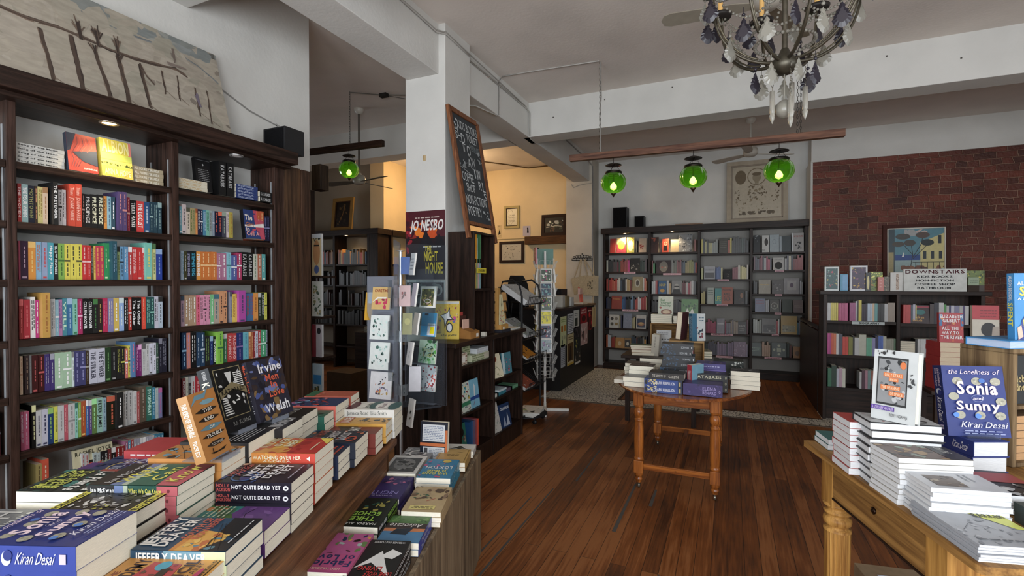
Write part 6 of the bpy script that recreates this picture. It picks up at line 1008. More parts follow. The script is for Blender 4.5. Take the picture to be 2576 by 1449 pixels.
# ---------------------------------------------------------------- clear acrylic card rack
ar = thing('card_spinner', 'clear acrylic spinner of greeting cards on a grey pole, beside the low unit', 'card rack', (-2.205, 2.93, 0))
m = MB(); m.tube([(0, 0, .02), (0, 0, 1.80)], .013, 'b8bcc0', 14); m.build('pole', METAL, ar)
m = MB(); m.lathe([(.26, 0), (.26, .012), (.03, .03), (.02, .06)], (0, 0, 0), '9a9ea2', 28); m.build('base', METAL, ar)
ring = MB(); ring.lathe([(.001, 1.80), (.03, 1.803), (.03, 1.808), (.001, 1.81)], (0, 0, 0), 'c8ccd0', 16); ring.build('cap', METAL, ar)
for k, a in enumerate((180 - 8, 4, 55, 128, 300)):
    p = thing('wing', None, None); p.parent = ar; p.rotation_euler = (0, 0, R(a))
    top = 1.62 if k in (0,) else 1.86; bot = .44 if k == 0 else .62
    if k == 1: top, bot = 1.66, .7
    m = MB(); m.box(.035, .36, -.002, .002, bot, top, 'fff'); m.build('clear_panel', CLEAR, p)
    m = MB()
    for z in (.78, 1.18, 1.5): m.box(.015, .05, -.006, -.002, z - .04, z + .04, 'b8bcc0'); m.box(.03, .034, -.0075, -.006, z + .01, z + .018, '333'); m.box(.03, .034, -.0075, -.006, z - .02, z - .012, '333')
    m.build('bracket', METAL, p)
    n_ = 4
    for j in range(n_):
        z = (bot + .08 if k == 0 else bot + .02) + j * .28
        if z + .18 > top + .1: break
        m = MB(); m.box(.1, .3, -.05, -.048, z - .012, z + .11, 'fff'); m.box(.1, .3, -.048, -.002, z - .012, z - .01, 'fff'); m.build('card_pocket', CLEAR, p)
def rcard(x, y, z, w, h, col, label, art, yaw=0, lean=8, t=.012, name='greeting_card', n=1, grp='cards in the acrylic spinner'):
    X = Vector((math.cos(R(yaw)), math.sin(R(yaw)), 0)); B = Vector((-X.y, X.x, 0)); M = frame_M((x, y, z), X, Vector((0, 0, 1)) * math.cos(R(lean)) + B * math.sin(R(lean)))
    m = MB(); m.box(0, w, 0, h, -t, 0, 'd8d6d0'); m.poly([(0, 0, .0002), (w, 0, .0002), (w, h, .0002), (0, h, .0002)], col); draw_art(m, art, lambda u, v, e: (u, v, e), w, h, int(abs(x + z) * 100)); o = m.build(name, PRINT); o.matrix_world = M; tag(o, label, 'greeting card', grp)
GREEN = ['8ab0a8', '4a6a64', 'a8c8c0', '2a3c3a', 'c8dcd8']
rcard(-2.419, 2.86, 1.376, 0.157, 0.165, 'c8a870', 'tan card with a red dress in the acrylic spinner, topmost at its outer wing', [('t', 'CARETIME', .12, .78, .88, .9, '8a3a2a', 1), ('b', 10, .2, .02, .85, .5, .16, ['b83a5a', 'd8506a', '8a2a44']), ('p', [(0, .3), (.3, .55), (.8, .55), (.8, .48), (.35, .48)], 'e0dcd4')], 4)
rcard(-2.438, 2.86, 1.154, 0.162, 0.179, 'd6dcda', 'white card with a mint leaf figure, second down on the outer wing', [('b', 26, .12, .12, .88, .88, .09, GREEN)], 4)
rcard(-2.447, 2.86, 0.931, 0.170, 0.201, 'd6dcda', 'white card with a teal seaweed figure, third down on the outer wing', [('b', 26, .12, .12, .88, .88, .09, GREEN)], 4)
rcard(-2.444, 2.86, 0.715, 0.187, 0.198, 'd8d8dc', 'white card with a purple and amber fox sketch, lowest on the outer wing', [('b', 26, .25, .15, .85, .85, .08, ['6a6480', 'b89a5a', '3a3a44', '9a94b0', 'c87a5a'])], 4)
rcard(-2.055, 2.95, 1.394, 0.141, 0.154, 'd8d6d2', 'white-edged card of a picnic under trees, top of the inner wing', [('r', .08, .08, .88, .88, '5a5a3a'), ('b', 30, .08, .08, .88, .88, .1, ['8a8a4a', 'b8a860', '3a4030', 'c89a8a']), ('ring', .5, .3, .22, .1, .3, 'e0d8d0')], -6)
rcard(-2.049, 2.95, 1.186, 0.137, 0.171, '4a9ac8', 'bright blue card with a yellow square, inner wing', [('r', .45, .05, .95, .55, 'd0d0d8'), ('r', .62, .12, .9, .4, 'd8cc20'), ('r', .2, .88, .45, .97, '222a34')], -6)
rcard(-2.070, 2.95, 0.991, 0.158, 0.167, 'c8d8c0', 'card of green jungle leaves with gold script, inner wing', [('b', 50, 0, 0, 1, 1, .12, ['2a5a2c', '5a9a4a', '1c3a24', '8ac08a', '3a7a3c']), ('t', 'Good', .2, .5, .8, .68, 'd8c87a', 0, .3), ('t', 'Luck', .25, .3, .85, .48, 'd8c87a', 0, .3)], -6)
rcard(-2.095, 2.95, 0.791, 0.179, 0.187, 'd8d8dc', 'white card scattered with red flowers, lowest on the inner wing', [('b', 60, 0, 0, 1, 1, .06, ['b83a3a', 'd86a5a', '5a6a7a', '8a3a44'])], -6)
rcard(-2.137, 2.82, 1.404, 0.079, 0.150, 'c8a8a8', 'pink bookmark card in a side pocket of the acrylic spinner', [('b', 8, .2, .3, .8, .7, .2, ['8a4a4a', '6a5a5a'])], 30)
rcard(-2.041, 2.82, 1.409, 0.082, 0.162, 'a8a4b0', 'lilac sleeve card beside the pink bookmark card', [], -35)
rcard(-2.110, 2.82, 1.205, 0.068, 0.154, '8a8858', 'olive card in the second side pocket', [('e', .5, .6, .3, .16, 'a8a468')], 25)
rcard(-2.029, 2.82, 1.214, 0.090, 0.152, 'a09c98', 'clear-sleeved grey card in the second side pocket', [], -35)
rcard(-2.083, 2.82, 0.998, 0.079, 0.161, 'c8c4c4', 'white bird card in the third side pocket', [('s', [(.4, .3), (.6, .6)], .05, '6a6a6a')], -30)
rcard(-2.057, 2.82, 0.807, 0.082, 0.174, 'b4b2b8', 'grey sleeved card in the fourth side pocket', [], 25)
rcard(-2.081, 2.82, 0.565, 0.081, 0.193, 'd0ccc8', 'white card with a small dark plant, lowest side pocket', [('b', 10, .25, .25, .75, .6, .16, ['4a4640', '2a2a26', '8a8478'])], -28)
rcard(-2.152, 2.86, 1.633, 0.064, 0.127, '3a5a9a', 'blue-backed card at the top of the acrylic spinner', [], 30)
rcard(-2.083, 2.86, 1.627, 0.071, 0.157, 'c0c4c8', 'white sleeved card at the top of the acrylic spinner', [('L', 4, .15, .2, .85, .8, '8a8e94')], -30)
rcard(-2.582, 2.97, 1.283, 0.064, 0.216, 'c8982c', 'mustard envelope edge at the outer wing', [('r', .35, .6, 1, 1, 'c8d0dc')], 10)
# ================================================================== COFFEE CORNER AND SIDE ROOM
def fb(name, b, mat, label, cat, col='888', group=None, bevel=.002): return tag(box_obj(name, b, mat, col=col, bevel=bevel), label, cat, group)
# stacked chairs
SHELL = BLACKP
def chair(x, y, z, rz, label, grp):
    c = thing('stacking_chair', label, 'chair', (x, y, z), R(rz), grp)
    m = MB(); pts = []
    for i in range(9):
        t = i / 8; w = .2 - .02 * abs(t - .5); pts.append((w, -.2 + .4 * t, .45 - .02 * math.sin(t * math.pi)))
    vs = []; fs = []
    for w, yy, zz in pts: vs += [(-w, yy, zz + .012), (0, yy, zz - .006), (w, yy, zz + .012)]
    for i in range(8): fs += [(3 * i, 3 * i + 1, 3 * i + 4, 3 * i + 3), (3 * i + 1, 3 * i + 2, 3 * i + 5, 3 * i + 4)]
    m.add(vs, fs, '141416'); m.add([(a, b, c_ - .012) for a, b, c_ in vs], [f[::-1] for f in fs], '141416'); m.build('seat', SHELL, c)
    m = MB(); vs = []; fs = []
    for i in range(9):
        t = i / 8; zz = .5 + .38 * t; yy = .2 + .09 * t; w = .2 * (1 - .55 * max(0, t - .6) ** 1.2 * 2)
        for u in (-1, -.5, 0, .5, 1): vs.append((u * w, yy + .03 * (1 - u * u), zz))
    for i in range(8):
        for j in range(4): fs.append((5 * i + j, 5 * i + j + 1, 5 * i + j + 6, 5 * i + j + 5))
    m.add(vs, fs, '141416', smooth=True); m.add([(a, b + .012, c_) for a, b, c_ in vs], [f[::-1] for f in fs], '141416', smooth=True); m.build('backrest', SHELL, c)
    for sx in (-1, 1):
        for sy in (-1, 1):
            m = MB(); m.tube([(sx * .18, sy * .17, .44), (sx * .21, sy * .22, .0)], .01, '1c1c1e', 7); m.build('leg', SHELL, c)
for k in range(7): chair(-3.45 + .012 * k, 6.95 - .02 * k, .165 * k, 100, 'black stacking chair, %s from the floor in the taller stack beside the magazine rack' % ORD[k], 'taller stack of black chairs')
for k in range(6): chair(-3.02 + .02 * k, 7.25 - .02 * k, .16 * k, 60, 'black stacking chair, %s from the floor in the shorter stack nearer the counter' % ORD[k], 'shorter stack of black chairs')
# pictures on the cream wall
def wallpic(name, x, z, w, h, fw, fcol, mcol, art, label, inner=None, y=8.895, mount=0, cat='picture', T=None, tilt=0):
    o = thing(name, label, cat, (x + w / 2, y, z)); framed(o, w, h, fw, fcol, mcol, art, tilt, depth=.025, mount=mount, inner=inner, seed=int(z * 10)); return o
wallpic('framed_certificate', -4.14, 2.645, .335, .445, .045, 'a89868', 'c8c0a8', [('ring', .35, .5, .3, .44, .05, '8a8470'), ('t', 'AWARD', .2, .55, .8, .63, '5a5444', 1), ('L', 4, .2, .2, .8, .5, '8a8470'), ('ring', .5, .85, .1, .07, .3, '8a8470')], 'framed certificate with a dark mat, highest on the cream wall', inner='2a1a16')
wallpic('framed_drawing', -4.25, 1.955, .54, .43, .055, '2a1c18', 'b8b2a4', [('b', 40, .05, .05, .95, .95, .035, ['6a665c', '8a8478', '4a463e'])], 'dark-framed drawing of many small figures on the cream wall', mount=.01)
wallpic('framed_photo', -3.33, 2.46, .50, .41, .06, '2c1c14', '1c1a18', [('b', 26, 0, 0, 1, .7, .1, ['3a3a30', '5a4030', '26221c', '4a5a4a']), ('b', 8, 0, .45, 1, .8, .12, ['a8a8a0', 'c8c4b8']), ('s', [(.1, .35), (.6, .45), (.9, .4)], .03, 'c0b8a8')], 'dark-framed monochrome picture standing on the brown wall shelf', tilt=3, y=8.86)
fb('wall_shelf', (-3.64, -2.77, 8.74, 8.9, 2.30, 2.455), wood_mat('brown_shelf', '3a2412', '5e3c1e', 'X'), 'deep brown shelf box on the cream wall under the monochrome picture', 'shelf')
fb('small_photo', (-3.76, -3.56, 8.888, 8.899, 2.48, 2.69), PAPER, 'small lilac photo of a dark figure pinned on the cream wall', 'photo', 'a8a0ac'); 
m = MB(); m.box(0, .16, -.002, 0, 0, .2, 'b0a8b4'); draw_art(m, [('e', .65, .75, .1, .08, '1a1616'), ('p', [(.55, .3), (.8, .3), (.75, .7), (.58, .7)], '1e1a1c')], lambda u, v, e: (u, -.002 - e, v), .16, .2); bpy.data.objects.remove(bpy.data.objects['small_photo']); tag(m.build('small_photo', PAPER, loc=(-3.74, 8.897, 2.48)), 'small lilac photo of a dark figure pinned on the cream wall', 'photo')
m = MB(); m.box(0, .09, -.002, 0, 0, .26, 'c8b48c'); draw_art(m, [('p', [(.2, .2), (.8, .3), (.5, .65)], '1e1a16'), ('s', [(.1, .1), (.9, .15)], .05, '2a241c'), ('L', 1, .2, .85, .8, .95, '6a5a3a')], lambda u, v, e: (u, -.002 - e, v), .09, .26); tag(m.build('small_photo', PAPER, loc=(-4.30, 8.897, 2.47)), 'narrow card with a small black figure on the cream wall by the chalk board', 'photo')
tag(box_obj('wall_conduit', (-4.3, -3.62, 8.888, 8.899, 2.43, 2.44), MATT, col='a89468'), 'thin painted conduit on the cream wall', 'conduit')
fb('menu_board', (-3.50, -3.40, 8.88, 8.898, 2.02, 2.24), BLACKP, 'small dark board on the cream wall behind the wire card spinner', 'board', '1e1c1e')
# white wire card spinner
ws = thing('wire_card_spinner', 'tall white wire spinner packed with greeting cards on a four-foot base', 'card rack', (-2.06, 5.6, 0))
m = MB(); m.tube([(0, 0, .05), (0, 0, 1.95)], .014, 'd8d8d4', 12); m.build('pole', ENAMEL, ws)
for a in (20, 110, 200, 290):
    m = MB(); c, s_ = math.cos(R(a)), math.sin(R(a)); m.prism([(c * .02 - s_ * .018, s_ * .02 + c * .018, .0), (c * .29 - s_ * .018, s_ * .29 + c * .018, 0), (c * .29 + s_ * .018, s_ * .29 - c * .018, 0), (c * .02 + s_ * .018, s_ * .02 - c * .018, 0)], (0, 0, .03), 'd8d8d4'); m.build('foot', ENAMEL, ws)
NF = 4
for f in range(NF):
    a = 90 * f - 62; Tm = Matrix.Rotation(R(a), 4, 'Z'); fr = thing('rack_side', None, None); fr.parent = ws; fr.rotation_euler = (0, 0, R(a))
    m = MB()
    for lv in range(9):
        z = .42 + .165 * lv
        m.tube([(-.08, -.14, z + .09), (.08, -.14, z + .09), (.08, -.11, z), (-.08, -.11, z), (-.08, -.14, z + .09)], .0022, 'd8d8d4', 4)
        for x in (-.04, 0, .04): m.tube([(x, -.14, z + .09), (x, -.11, z), (x, -.09, z)], .0018, 'd8d8d4', 4)
    for x in (-.085, .085): m.tube([(x, -.1, .38), (x, -.1, 1.86)], .003, 'd8d8d4', 5)
    m.build('wire_pockets', ENAMEL, fr)
CC = [('8a9aa0', ['5a3a6a', '9a6a9a', '3a5a4a', 'c8c8cc']), ('3a4a3c', ['d8d45a', 'a83a6a', 'e8e4d8', '5a7a4a']), ('26324a', ['4a7a7c', '6a9a9a']), ('4a5a4c', ['d8d45a', 'a83a6a', 'e0dcd0']), ('d8cc2c', ['8a8a50', 'b8ac28']), ('26304e', ['c8c8d0', 'a83a3a', '8a8aa0'])]
for f in range(4):
    for k in range(6 if f in (0, 3, 1) else 2):
        z = 1.57 - .165 * 1.0 * k * 1.02; a = R(90 * f - 62); X = Vector((math.cos(a), math.sin(a), 0)); B = Vector((-X.y, X.x, 0)); c0 = Vector((-2.06, 5.6, z)) - B * .128 - X * .07
        base, cols = CC[(k + f) % 6] if f else CC[k]
        m = MB(); m.box(0, .14, 0, .165, -.02, 0, 'd0ccc4'); m.poly([(.0, .0, .0002), (.14, 0, .0002), (.14, .165, .0002), (0, .165, .0002)], 'd4d2cc'); draw_art(m, [('r', .07, .06, .93, .94, base), ('b', 16, .12, .1, .88, .9, .13, cols)], lambda u, v, e: (u, v, e + .0003), .14, .165, k + f * 7)
        o = m.build('greeting_card', PRINT); o.matrix_world = frame_M(c0, X, Vector((0, 0, 1)) + B * .12); tag(o, '%s card pack, %s down on %s face of the white wire spinner' % (hue_name(base), ORD[k], ('the brightest', 'the far', 'the hidden', 'the counter-side')[f]), 'greeting card', 'card packs on the white wire spinner')
for k, (a, c, cols, lab) in enumerate(((-62, 'b8707c', ['d8a0a8', '8a3a4a', 'e0c8c0', 'c8506a'], 'rose-patterned gift wrap roll sheet on top of the wire spinner'), (-152, '3a6a5c', ['2a4a40', '8ab0a8', '5a8a7c', 'c8d0c8'], 'green-patterned gift wrap sheet on top of the wire spinner'))):
    a = R(a); X = Vector((math.cos(a), math.sin(a), 0)); B = Vector((-X.y, X.x, 0)); c0 = Vector((-2.06, 5.6, 1.79)) - B * .125 - X * .12
    m = MB(); m.box(0, .25, 0, .2, -.01, 0, c); draw_art(m, [('b', 60, 0, 0, 1, 1, .09, cols)], lambda u, v, e: (u, v, e), .25, .2, k); o = m.build('gift_wrap', PRINT); o.matrix_world = frame_M(c0, X, (0, 0, 1)); tag(o, lab, 'gift wrap', 'gift wrap on the wire spinner')
# black wire magazine rack
mr_ = thing('magazine_rack', 'black wire magazine rack on casters between the low case and the white wire spinner', 'magazine rack', (-2.18, 5.12, 0))
BKW = '18181a'
for y in (-.27, .29):
    m = MB(); m.tube([(-.13, y, .08), (-.13, y, 1.5), (-.1, y, 1.58), (.02, y, 1.6), (.1, y, 1.54), (.13, y, 1.42), (.13, y, .08)], .011, BKW, 8); m.build('side_frame', BLACKP, mr_)
for q in ((-.1, 1.58), (.13, .1), (-.13, .1)): m = MB(); m.tube([(q[0], -.27, q[1]), (q[0], .29, q[1])], .009, BKW, 6); m.build('cross_rail', BLACKP, mr_)
for z in (1.36, .98, .72, .42):
    m = MB()
    for i in range(13):
        y = -.26 + .045 * i; m.tube([(-.16, y, z + .16), (.14, y, z - .04), (.2, y, z - .02), (.215, y, z + .05)], .003, BKW, 4)
    for p in ((-.16, z + .16), (.14, z - .04), (.215, z + .05)): m.tube([(p[0], -.27, p[1]), (p[0], .29, p[1])], .0035, BKW, 4)
    m.build('wire_shelf', BLACKP, mr_)
m = MB(); m.lathe([(.24, .075), (.25, .08), (.25, .09), (.001, .09)], (.06, 0, 0), BKW, 24)
m.build('base_tray', BLACKP, mr_)
for x, y in ((-.05, -.2), (-.05, .2), (.22, -.12), (.22, .14)): m = MB(); m.lathe([(.001, -.008), (.025, -.008), (.025, .008), (.001, .008)], (0, 0, 0), BKW, 12, T=Matrix.Translation((x, y, .0255)) @ Matrix.Rotation(R(90), 4, 'X')); m.tube([(x, y, .03), (x, y, .075)], .006, BKW, 6); m.build('caster', BLACKP, mr_)
def mags(y0, z, n, w, l, t, col, label, cols, tilt=-32, x0=-.14):
    Tm = Matrix.Translation((-2.18 + x0, 5.12 + y0, z)) @ Matrix.Rotation(R(-tilt), 4, 'Y')
    for k in range(n):
        m = MB(); m.box(0, l, 0, w, 0, t * .95, 'cfcfcf'); draw_art(m, [('r', 0, 0, 1, 1, col)] + [('b', 30, .03, .05, .97, .95, .07, cols)], lambda u, v, e: (u, v, t * .95 + e), l, w, k) if k == n - 1 else None
        o = m.build('magazine', PAPER); o.matrix_world = Tm @ Matrix.Translation((-.004 * (k % 2), .003 * (k % 3), t * k)); tag(o, label % ORD[k], 'magazine', 'magazines in the black wire rack')
mags(-.24, 1.50, 5, .44, .34, .012, 'b8b8b8', 'newspaper-grey magazine, %s from bottom on the top wire shelf', ['8a8a8a', '6a6a6c', 'd0d0d0', 'a0a0a0'])
mags(-.2, 1.135, 3, .3, .33, .01, '8a9094', 'pale magazine, %s from bottom on the second wire shelf', ['c8ccc8', '5a6468', '7a8a6a'])
mags(-.1, .86, 2, .3, .3, .01, 'b87a2a', 'orange magazine, %s from bottom on the third wire shelf', ['8a5a1e', 'd89a3a', '3a2a1e'])
mags(-.22, .56, 3, .3, .33, .01, '8a4a3a', 'brick-red magazine, %s from bottom on the lowest wire shelf', ['c86a4a', '4a2a2c', 'b8b0a8'])
for k in range(4):
    m = MB(); m.box(-.11, .13, -.17, .17, 0, .011, 'cccac4')
    if k == 3: draw_art(m, [('b', 24, 0, 0, 1, 1, .12, ['3a3a34', '8aa85a', 'd8d8d0', '6a8a4a'])], lambda u, v, e: (-.11 + u, -.17 + v, .011 + e), .24, .34)
    tag(m.build('magazine', PAPER, loc=(-2.08 + .01 * k, 5.1, .091 + .0115 * k), rot=(0, 0, R(4 * k))), 'large magazine lying on the base tray of the rack, %s from bottom' % ORD[k], 'magazine', 'magazines on the rack base')
# coffee counter with posters
cc = thing('coffee_counter', 'black-fronted coffee counter covered with event posters', 'counter', (-2.5, 7.6, 0))
m = MB(); m.box(-.3, .285, -.95, .98, 0, 1.16, '100f10'); m.build('counter_body', BLACKP, cc)
m = MB(); m.box(-.34, .31, -.97, .25, 1.16, 1.19, '241c18'); m.build('counter_top', DKY, cc); m = MB(); m.box(-.34, .31, .25, 1.0, 1.165, 1.195, '6a5844'); m.build('counter_top', wood_mat('counter_ledge', '4a3c2c', '75624a', 'Y'), cc)
P12 = [(6.99, .78, .3, .31, 'c4c6c8', ['L'], 'white text poster, upper front'), (7.31, .85, .3, .28, 'c8cac6', ['r'], 'white poster with a tall dark picture'), (7.68, .89, .40, .26, '8a2028', ['t'], 'red poster with white capitals'), (8.12, .74, .3, .39, '54181c', ['b'], 'dark red poster of figures'), (8.43, .77, .24, .36, 'a89a7c', ['s'], 'buff poster with a slim dark shape'), (7.70, .53, .42, .36, 'b0989a', ['p'], 'pink-grey poster of a car and cartoon'), (6.98, .31, .33, .48, 'c0b48c', ['d'], 'cream poster with a brown landmark'), (7.33, .685, .32, .18, '2c2c2e', [], 'small dark photo poster'), (7.33, .49, .33, .19, '2a3030', ['y'], 'small dark poster with a yellow figure'), (7.34, .27, .36, .22, '30302e', ['w'], 'small dark poster with a white strip'), (6.66, .63, .28, .44, 'c6cc9c', ['g'], 'pale green leaflet poster nearest the spinner'), (6.68, .33, .2, .33, 'b0b4ba', ['L'], 'narrow grey text poster low at the near end')]
for k, (y, z, w, h, col, kind, lab) in enumerate(P12):
    kd = kind[0] if kind else ''
    art = {'L': [('L', 9, .1, .1, .9, .85, '4a4c52'), ('t', 'OPEN MIC', .1, .86, .9, .95, '2a2a2e', 1)], 'r': [('r', .2, .1, .7, .55, '3a4038'), ('L', 2, .15, .65, .85, .85, '5a5c5a')], 't': [('t', 'HOT', .2, .78, .8, .9, 'e0c8c4', 1), ('t', 'CHOCOLATE', .1, .62, .9, .74, 'e0c8c4', 1), ('e', .5, .3, .3, .2, '3a1818')], 'b': [('b', 16, 0, 0, 1, .8, .2, ['8a2028', '2a1416', 'b83a3a']), ('L', 1, .1, .82, .9, .92, 'c8a8a0')], 's': [('s', [(.5, .1), (.55, .9)], .2, '54503c')], 'p': [('b', 14, .1, .1, .9, .9, .16, ['2a2a2e', 'c8c0c4', '5a4a4c', '7a6a6c'])], 'd': [('r', .08, .12, .92, .7, '5a4428'), ('p', [(.3, .15), (.7, .15), (.6, .6), (.4, .6)], '2c2016'), ('L', 2, .15, .78, .85, .92, '5a4a2c'), ('r', 0, 0, 1, .06, 'b89840')], 'y': [('b', 8, .2, .1, .8, .9, .16, ['b8a83a', '8a8a4a', '1c2424'])], 'w': [('b', 10, .1, .2, .9, .9, .12, ['6a6a68', '141414', '9a8a7a']), ('r', .1, 0, .9, .14, 'c8c8c4')], 'g': [('r', .1, .5, .4, .7, 'a86a2a'), ('r', .55, .5, .85, .7, 'b8803a'), ('L', 2, .1, .8, .9, .93, '7a8a4a'), ('e', .3, .3, .12, .07, 'a8a88a'), ('e', .7, .3, .12, .07, 'a8a88a'), ('r', .2, .08, .35, .22, '2a3a3a')], '': [('b', 12, 0, 0, 1, 1, .2, ['3a3438', '4a4448', '1c1c1e'])]}[kd]
    m = MB(); m.box(0, .0015, 0, w, 0, h, col); draw_art(m, art, lambda u, v, e: (.0015 + e, u, v), w, h, k); tag(m.build('poster', PAPER, loc=(-2.2145, y, z)), lab + ' on the coffee counter', 'poster', 'posters on the coffee counter')
for k, (b, c, lab, cat) in enumerate((((-2.45, -2.3, 7.02, 7.14, 1.191, 1.37), 'b8b4aa', 'white leaflet holder with a bird drawing on the counter', 'leaflet holder'), ((-2.45, -2.3, 7.2, 7.36, 1.191, 1.36), '8a7a5c', 'tan leaflet holder with an arch drawing on the counter', 'leaflet holder'), ((-2.42, -2.3, 7.46, 7.60, 1.191, 1.33), 'c8c8c4', 'small white price block on the counter', 'block'), ((-2.62, -2.45, 7.42, 7.72, 1.191, 1.46), '161416', 'black till block on the counter', 'till'), ((-2.42, -2.26, 8.0, 8.3, 1.196, 1.225), 'c0b8ac', 'flat pale tray on the counter ledge', 'tray'))):
    fb(('leaflet_holder', 'leaflet_holder', 'price_block', 'counter_till', 'card_tray')[k], b, CARD if k != 3 else BLACKP, lab, cat, c)
m = MB(); m.prism([(0, 0, 0), (0, .16, 0), (-.02, .14, .2), (-.02, -.04, .26)], (-.02, 0, 0), 'c8685c'); m.box(-.03, .01, -.08, .06, .14, .24, 'c8a8a0'); tag(m.build('leaflet', CARD, loc=(-2.32, 8.08, 1.2265)), 'pink fanned leaflets standing on the counter tray', 'leaflet')
# hook rail with two canvas bags on the rear pillar
hk = thing('hook_rail', 'scrolled black iron hook rail on the rear pillar with two cloth bags', 'hook rail', (-2.45, 8.612, 1.985))
m = MB(); m.box(-.195, .195, -.008, 0, -.02, -.008, '1a1614'); m.box(-.195, .195, -.008, 0, .012, .02, '1a1614')
for x in (-.19, -.1, 0, .1, .19): m.box(x - .004, x + .004, -.008, 0, -.02, .02, '1a1614')
for cx_, r in ((-.15, .022), (-.1, .028), (-.05, .032), (0, .036), (.05, .032), (.1, .028), (.15, .022)): m.tube([(cx_ + r * math.cos(t), -.004, .022 + r * .9 + r * math.sin(t) * .8) for t in [2 * math.pi * k / 12 for k in range(12)]], .005, '1a1614', 5, closed=True)
m.ball((0, -.004, .1), .01, '1a1614', 8)
for x in (-.1, 0, .1): m.tube([(x, -.006, -.01), (x, -.03, -.03), (x, -.04, -.015)], .004, '1a1614', 5)
m.build('iron_scroll', BLACKP, hk)
def bag(x, z, w, h, yaw, label, art, loop):
    b = thing('tote_bag', label, 'bag', (x, 8.56, z), 0); m = MB(); n = 8; T0 = Matrix.Rotation(R(yaw), 4, 'Y')
    vs = []; fs = []
    for i in range(n + 1):
        for j in range(n + 1):
            u = j / n - .5; v = -h * i / n; yy = -.018 * math.cos(u * math.pi) * (.4 + .6 * i / n) - .004 * math.sin(j * 2.2 + i) ; vs.append(T0 @ Vector((u * w * (1 + .08 * i / n), yy, v)))
    for i in range(n):
        for j in range(n): a = i * (n + 1) + j; fs.append((a, a + n + 1, a + n + 2, a + 1))
    m.add(vs, fs, 'aa9c82', smooth=True); m.add([v + Vector((0, .03 if 0 < k % (n + 1) < n else .008, 0)) for k, v in enumerate(vs)], [f[::-1] for f in fs], 'a3957c', smooth=True)
    draw_art(m, art, lambda u, v, e: T0 @ Vector((u - w / 2, -.026 - e, v - h)), w, h, 7); m.build('bag_body', CLOTH, b)
    m = MB()
    for s_ in (-1, 1): q = T0 @ Vector((s_ * w * .22, -.005, -.005)); m.prism([(q.x - .012, q.y, q.z), (q.x + .012, q.y, q.z), (loop[0] + .008 * s_ + .01, .0, loop[1]), (loop[0] + .008 * s_ - .01, .0, loop[1])], (0, .002, 0), 'a3957c')
    m.build('strap', CLOTH, b)
bag(-2.53, 1.66, .24, .3, -14, 'plain canvas tote bag hanging from the iron rail, nearer the doorway', [], (.075, .32))
bag(-2.27, 1.69, .27, .36, 2, 'canvas tote bag printed with a small creature, hanging from the iron rail', [('b', 12, .3, .3, .7, .8, .1, ['3a342c', '544c40', '6a6252'])], (-.12, .29))
# ---------------------------------------------------------------- side room
sc_ = thing('side_room_bookcase', 'dark corner bookcase with a lit canopy in the dim side room', 'bookcase', (-5.65, 6.85, 0))
def sp_(name, b, mat=DKZ): m = MB(); m.box(b[0] + 5.65, b[1] + 5.65, b[2] - 6.85, b[3] - 6.85, b[4], b[5]); return m.build(name, mat, sc_, bevel=.003)
for x in (-8.4, -7.55, -6.7, -5.9): sp_('upright', (x, x + .05, 6.87, 7.18, 0, 2.42))
sp_('end_panel', (-5.85, -5.66, 6.87, 7.18, 0, 2.42)); sp_('cornice', (-8.4, -5.6, 6.8, 7.19, 2.42, 2.52), DK); sp_('cornice', (-5.86, -5.58, 7.19, 8.6, 2.42, 2.52), DKY)
for z in (.4, .8, 1.15, 1.52, 1.9):
    sp_('shelf', (-8.35, -5.86, 6.88, 7.18, z - .03, z), DK); sp_('shelf', (-5.8, -5.62, 7.25, 8.55, z - .03, z), DKY)
sp_('upright', (-5.8, -5.62, 7.19, 7.24, 0, 2.42)); sp_('upright', (-5.8, -5.62, 8.55, 8.6, 0, 2.42)); sp_('back_panel', (-8.35, -5.86, 7.181, 7.19, .1, 2.4), DULL)
downlight(sc_, -6.35, 6.84, 2.42, True, 5.65, -6.85, .035); spot_light('side_room_spotlight', (-6.35, 6.84, 2.405), 3.5, (1.0, .74, .42), 110, .7, .02, (R(14), 0, 0))
rnd = random.Random(8)
for j, z in enumerate((1.9, 1.52, 1.15, .8)):
    x = -7.45; n = 0
    while x < -5.95:
        t = rnd.uniform(.02, .04)
        if not (-6.72 < x < -6.62) and rnd.random() < (.92 if j == 0 else .6):
            col = rnd.choice(('2a4a6a 3a5a7a 8a4a2a b83a20 d8442a c8883a c8a85a 3a4a4a 444 5a5a54 6a6e5a').split()) if j == 0 else rnd.choice(('333 444 2a2a2e 6a6a68 553a34').split())
            bk_up(x, z, t - .002, rnd.uniform(.2, .28), col, '%s spine, shelf %s of the side room bookcase, place %s' % (hue_name(col), ORD[j], ORD[min(31, n)]), 'spines in the side room bookcase', y=6.9); n += 1
        x += t
sr = thing('framed_portrait', 'gilt-framed dark picture standing on the side room bookcase', 'picture', (-6.6, 7.0, 2.521)); framed(sr, .50, .63, .07, '8a6a38', '1c1410', [('b', 20, .1, .1, .9, .9, .13, ['3a2a1c', '241a12', '5a4428', '2c2018']), ('s', [(.3, .2), (.5, .5), (.6, .8)], .04, '7a5a34')], 6, depth=.03, inner='3a2418')
fb('side_room_desk', (-5.4, -4.2, 6.0, 6.6, 0, .78), DK, 'low dark desk in the shadows of the side room', 'desk')
fb('cardboard_box', (-4.75, -4.35, 4.75, 5.1, 0, .42), CARD, 'plain brown carton on the floor of the side room', 'box', '4a3826')
for k in range(4): tag(box_obj('papers', (-5.3, -4.9, 6.1, 6.35, .781 + .022 * k, .80 + .022 * k), PAPER, col='8a8474'), 'pale bound papers, %s from bottom on the side room desk' % ORD[k], 'papers', 'papers on the side room desk')
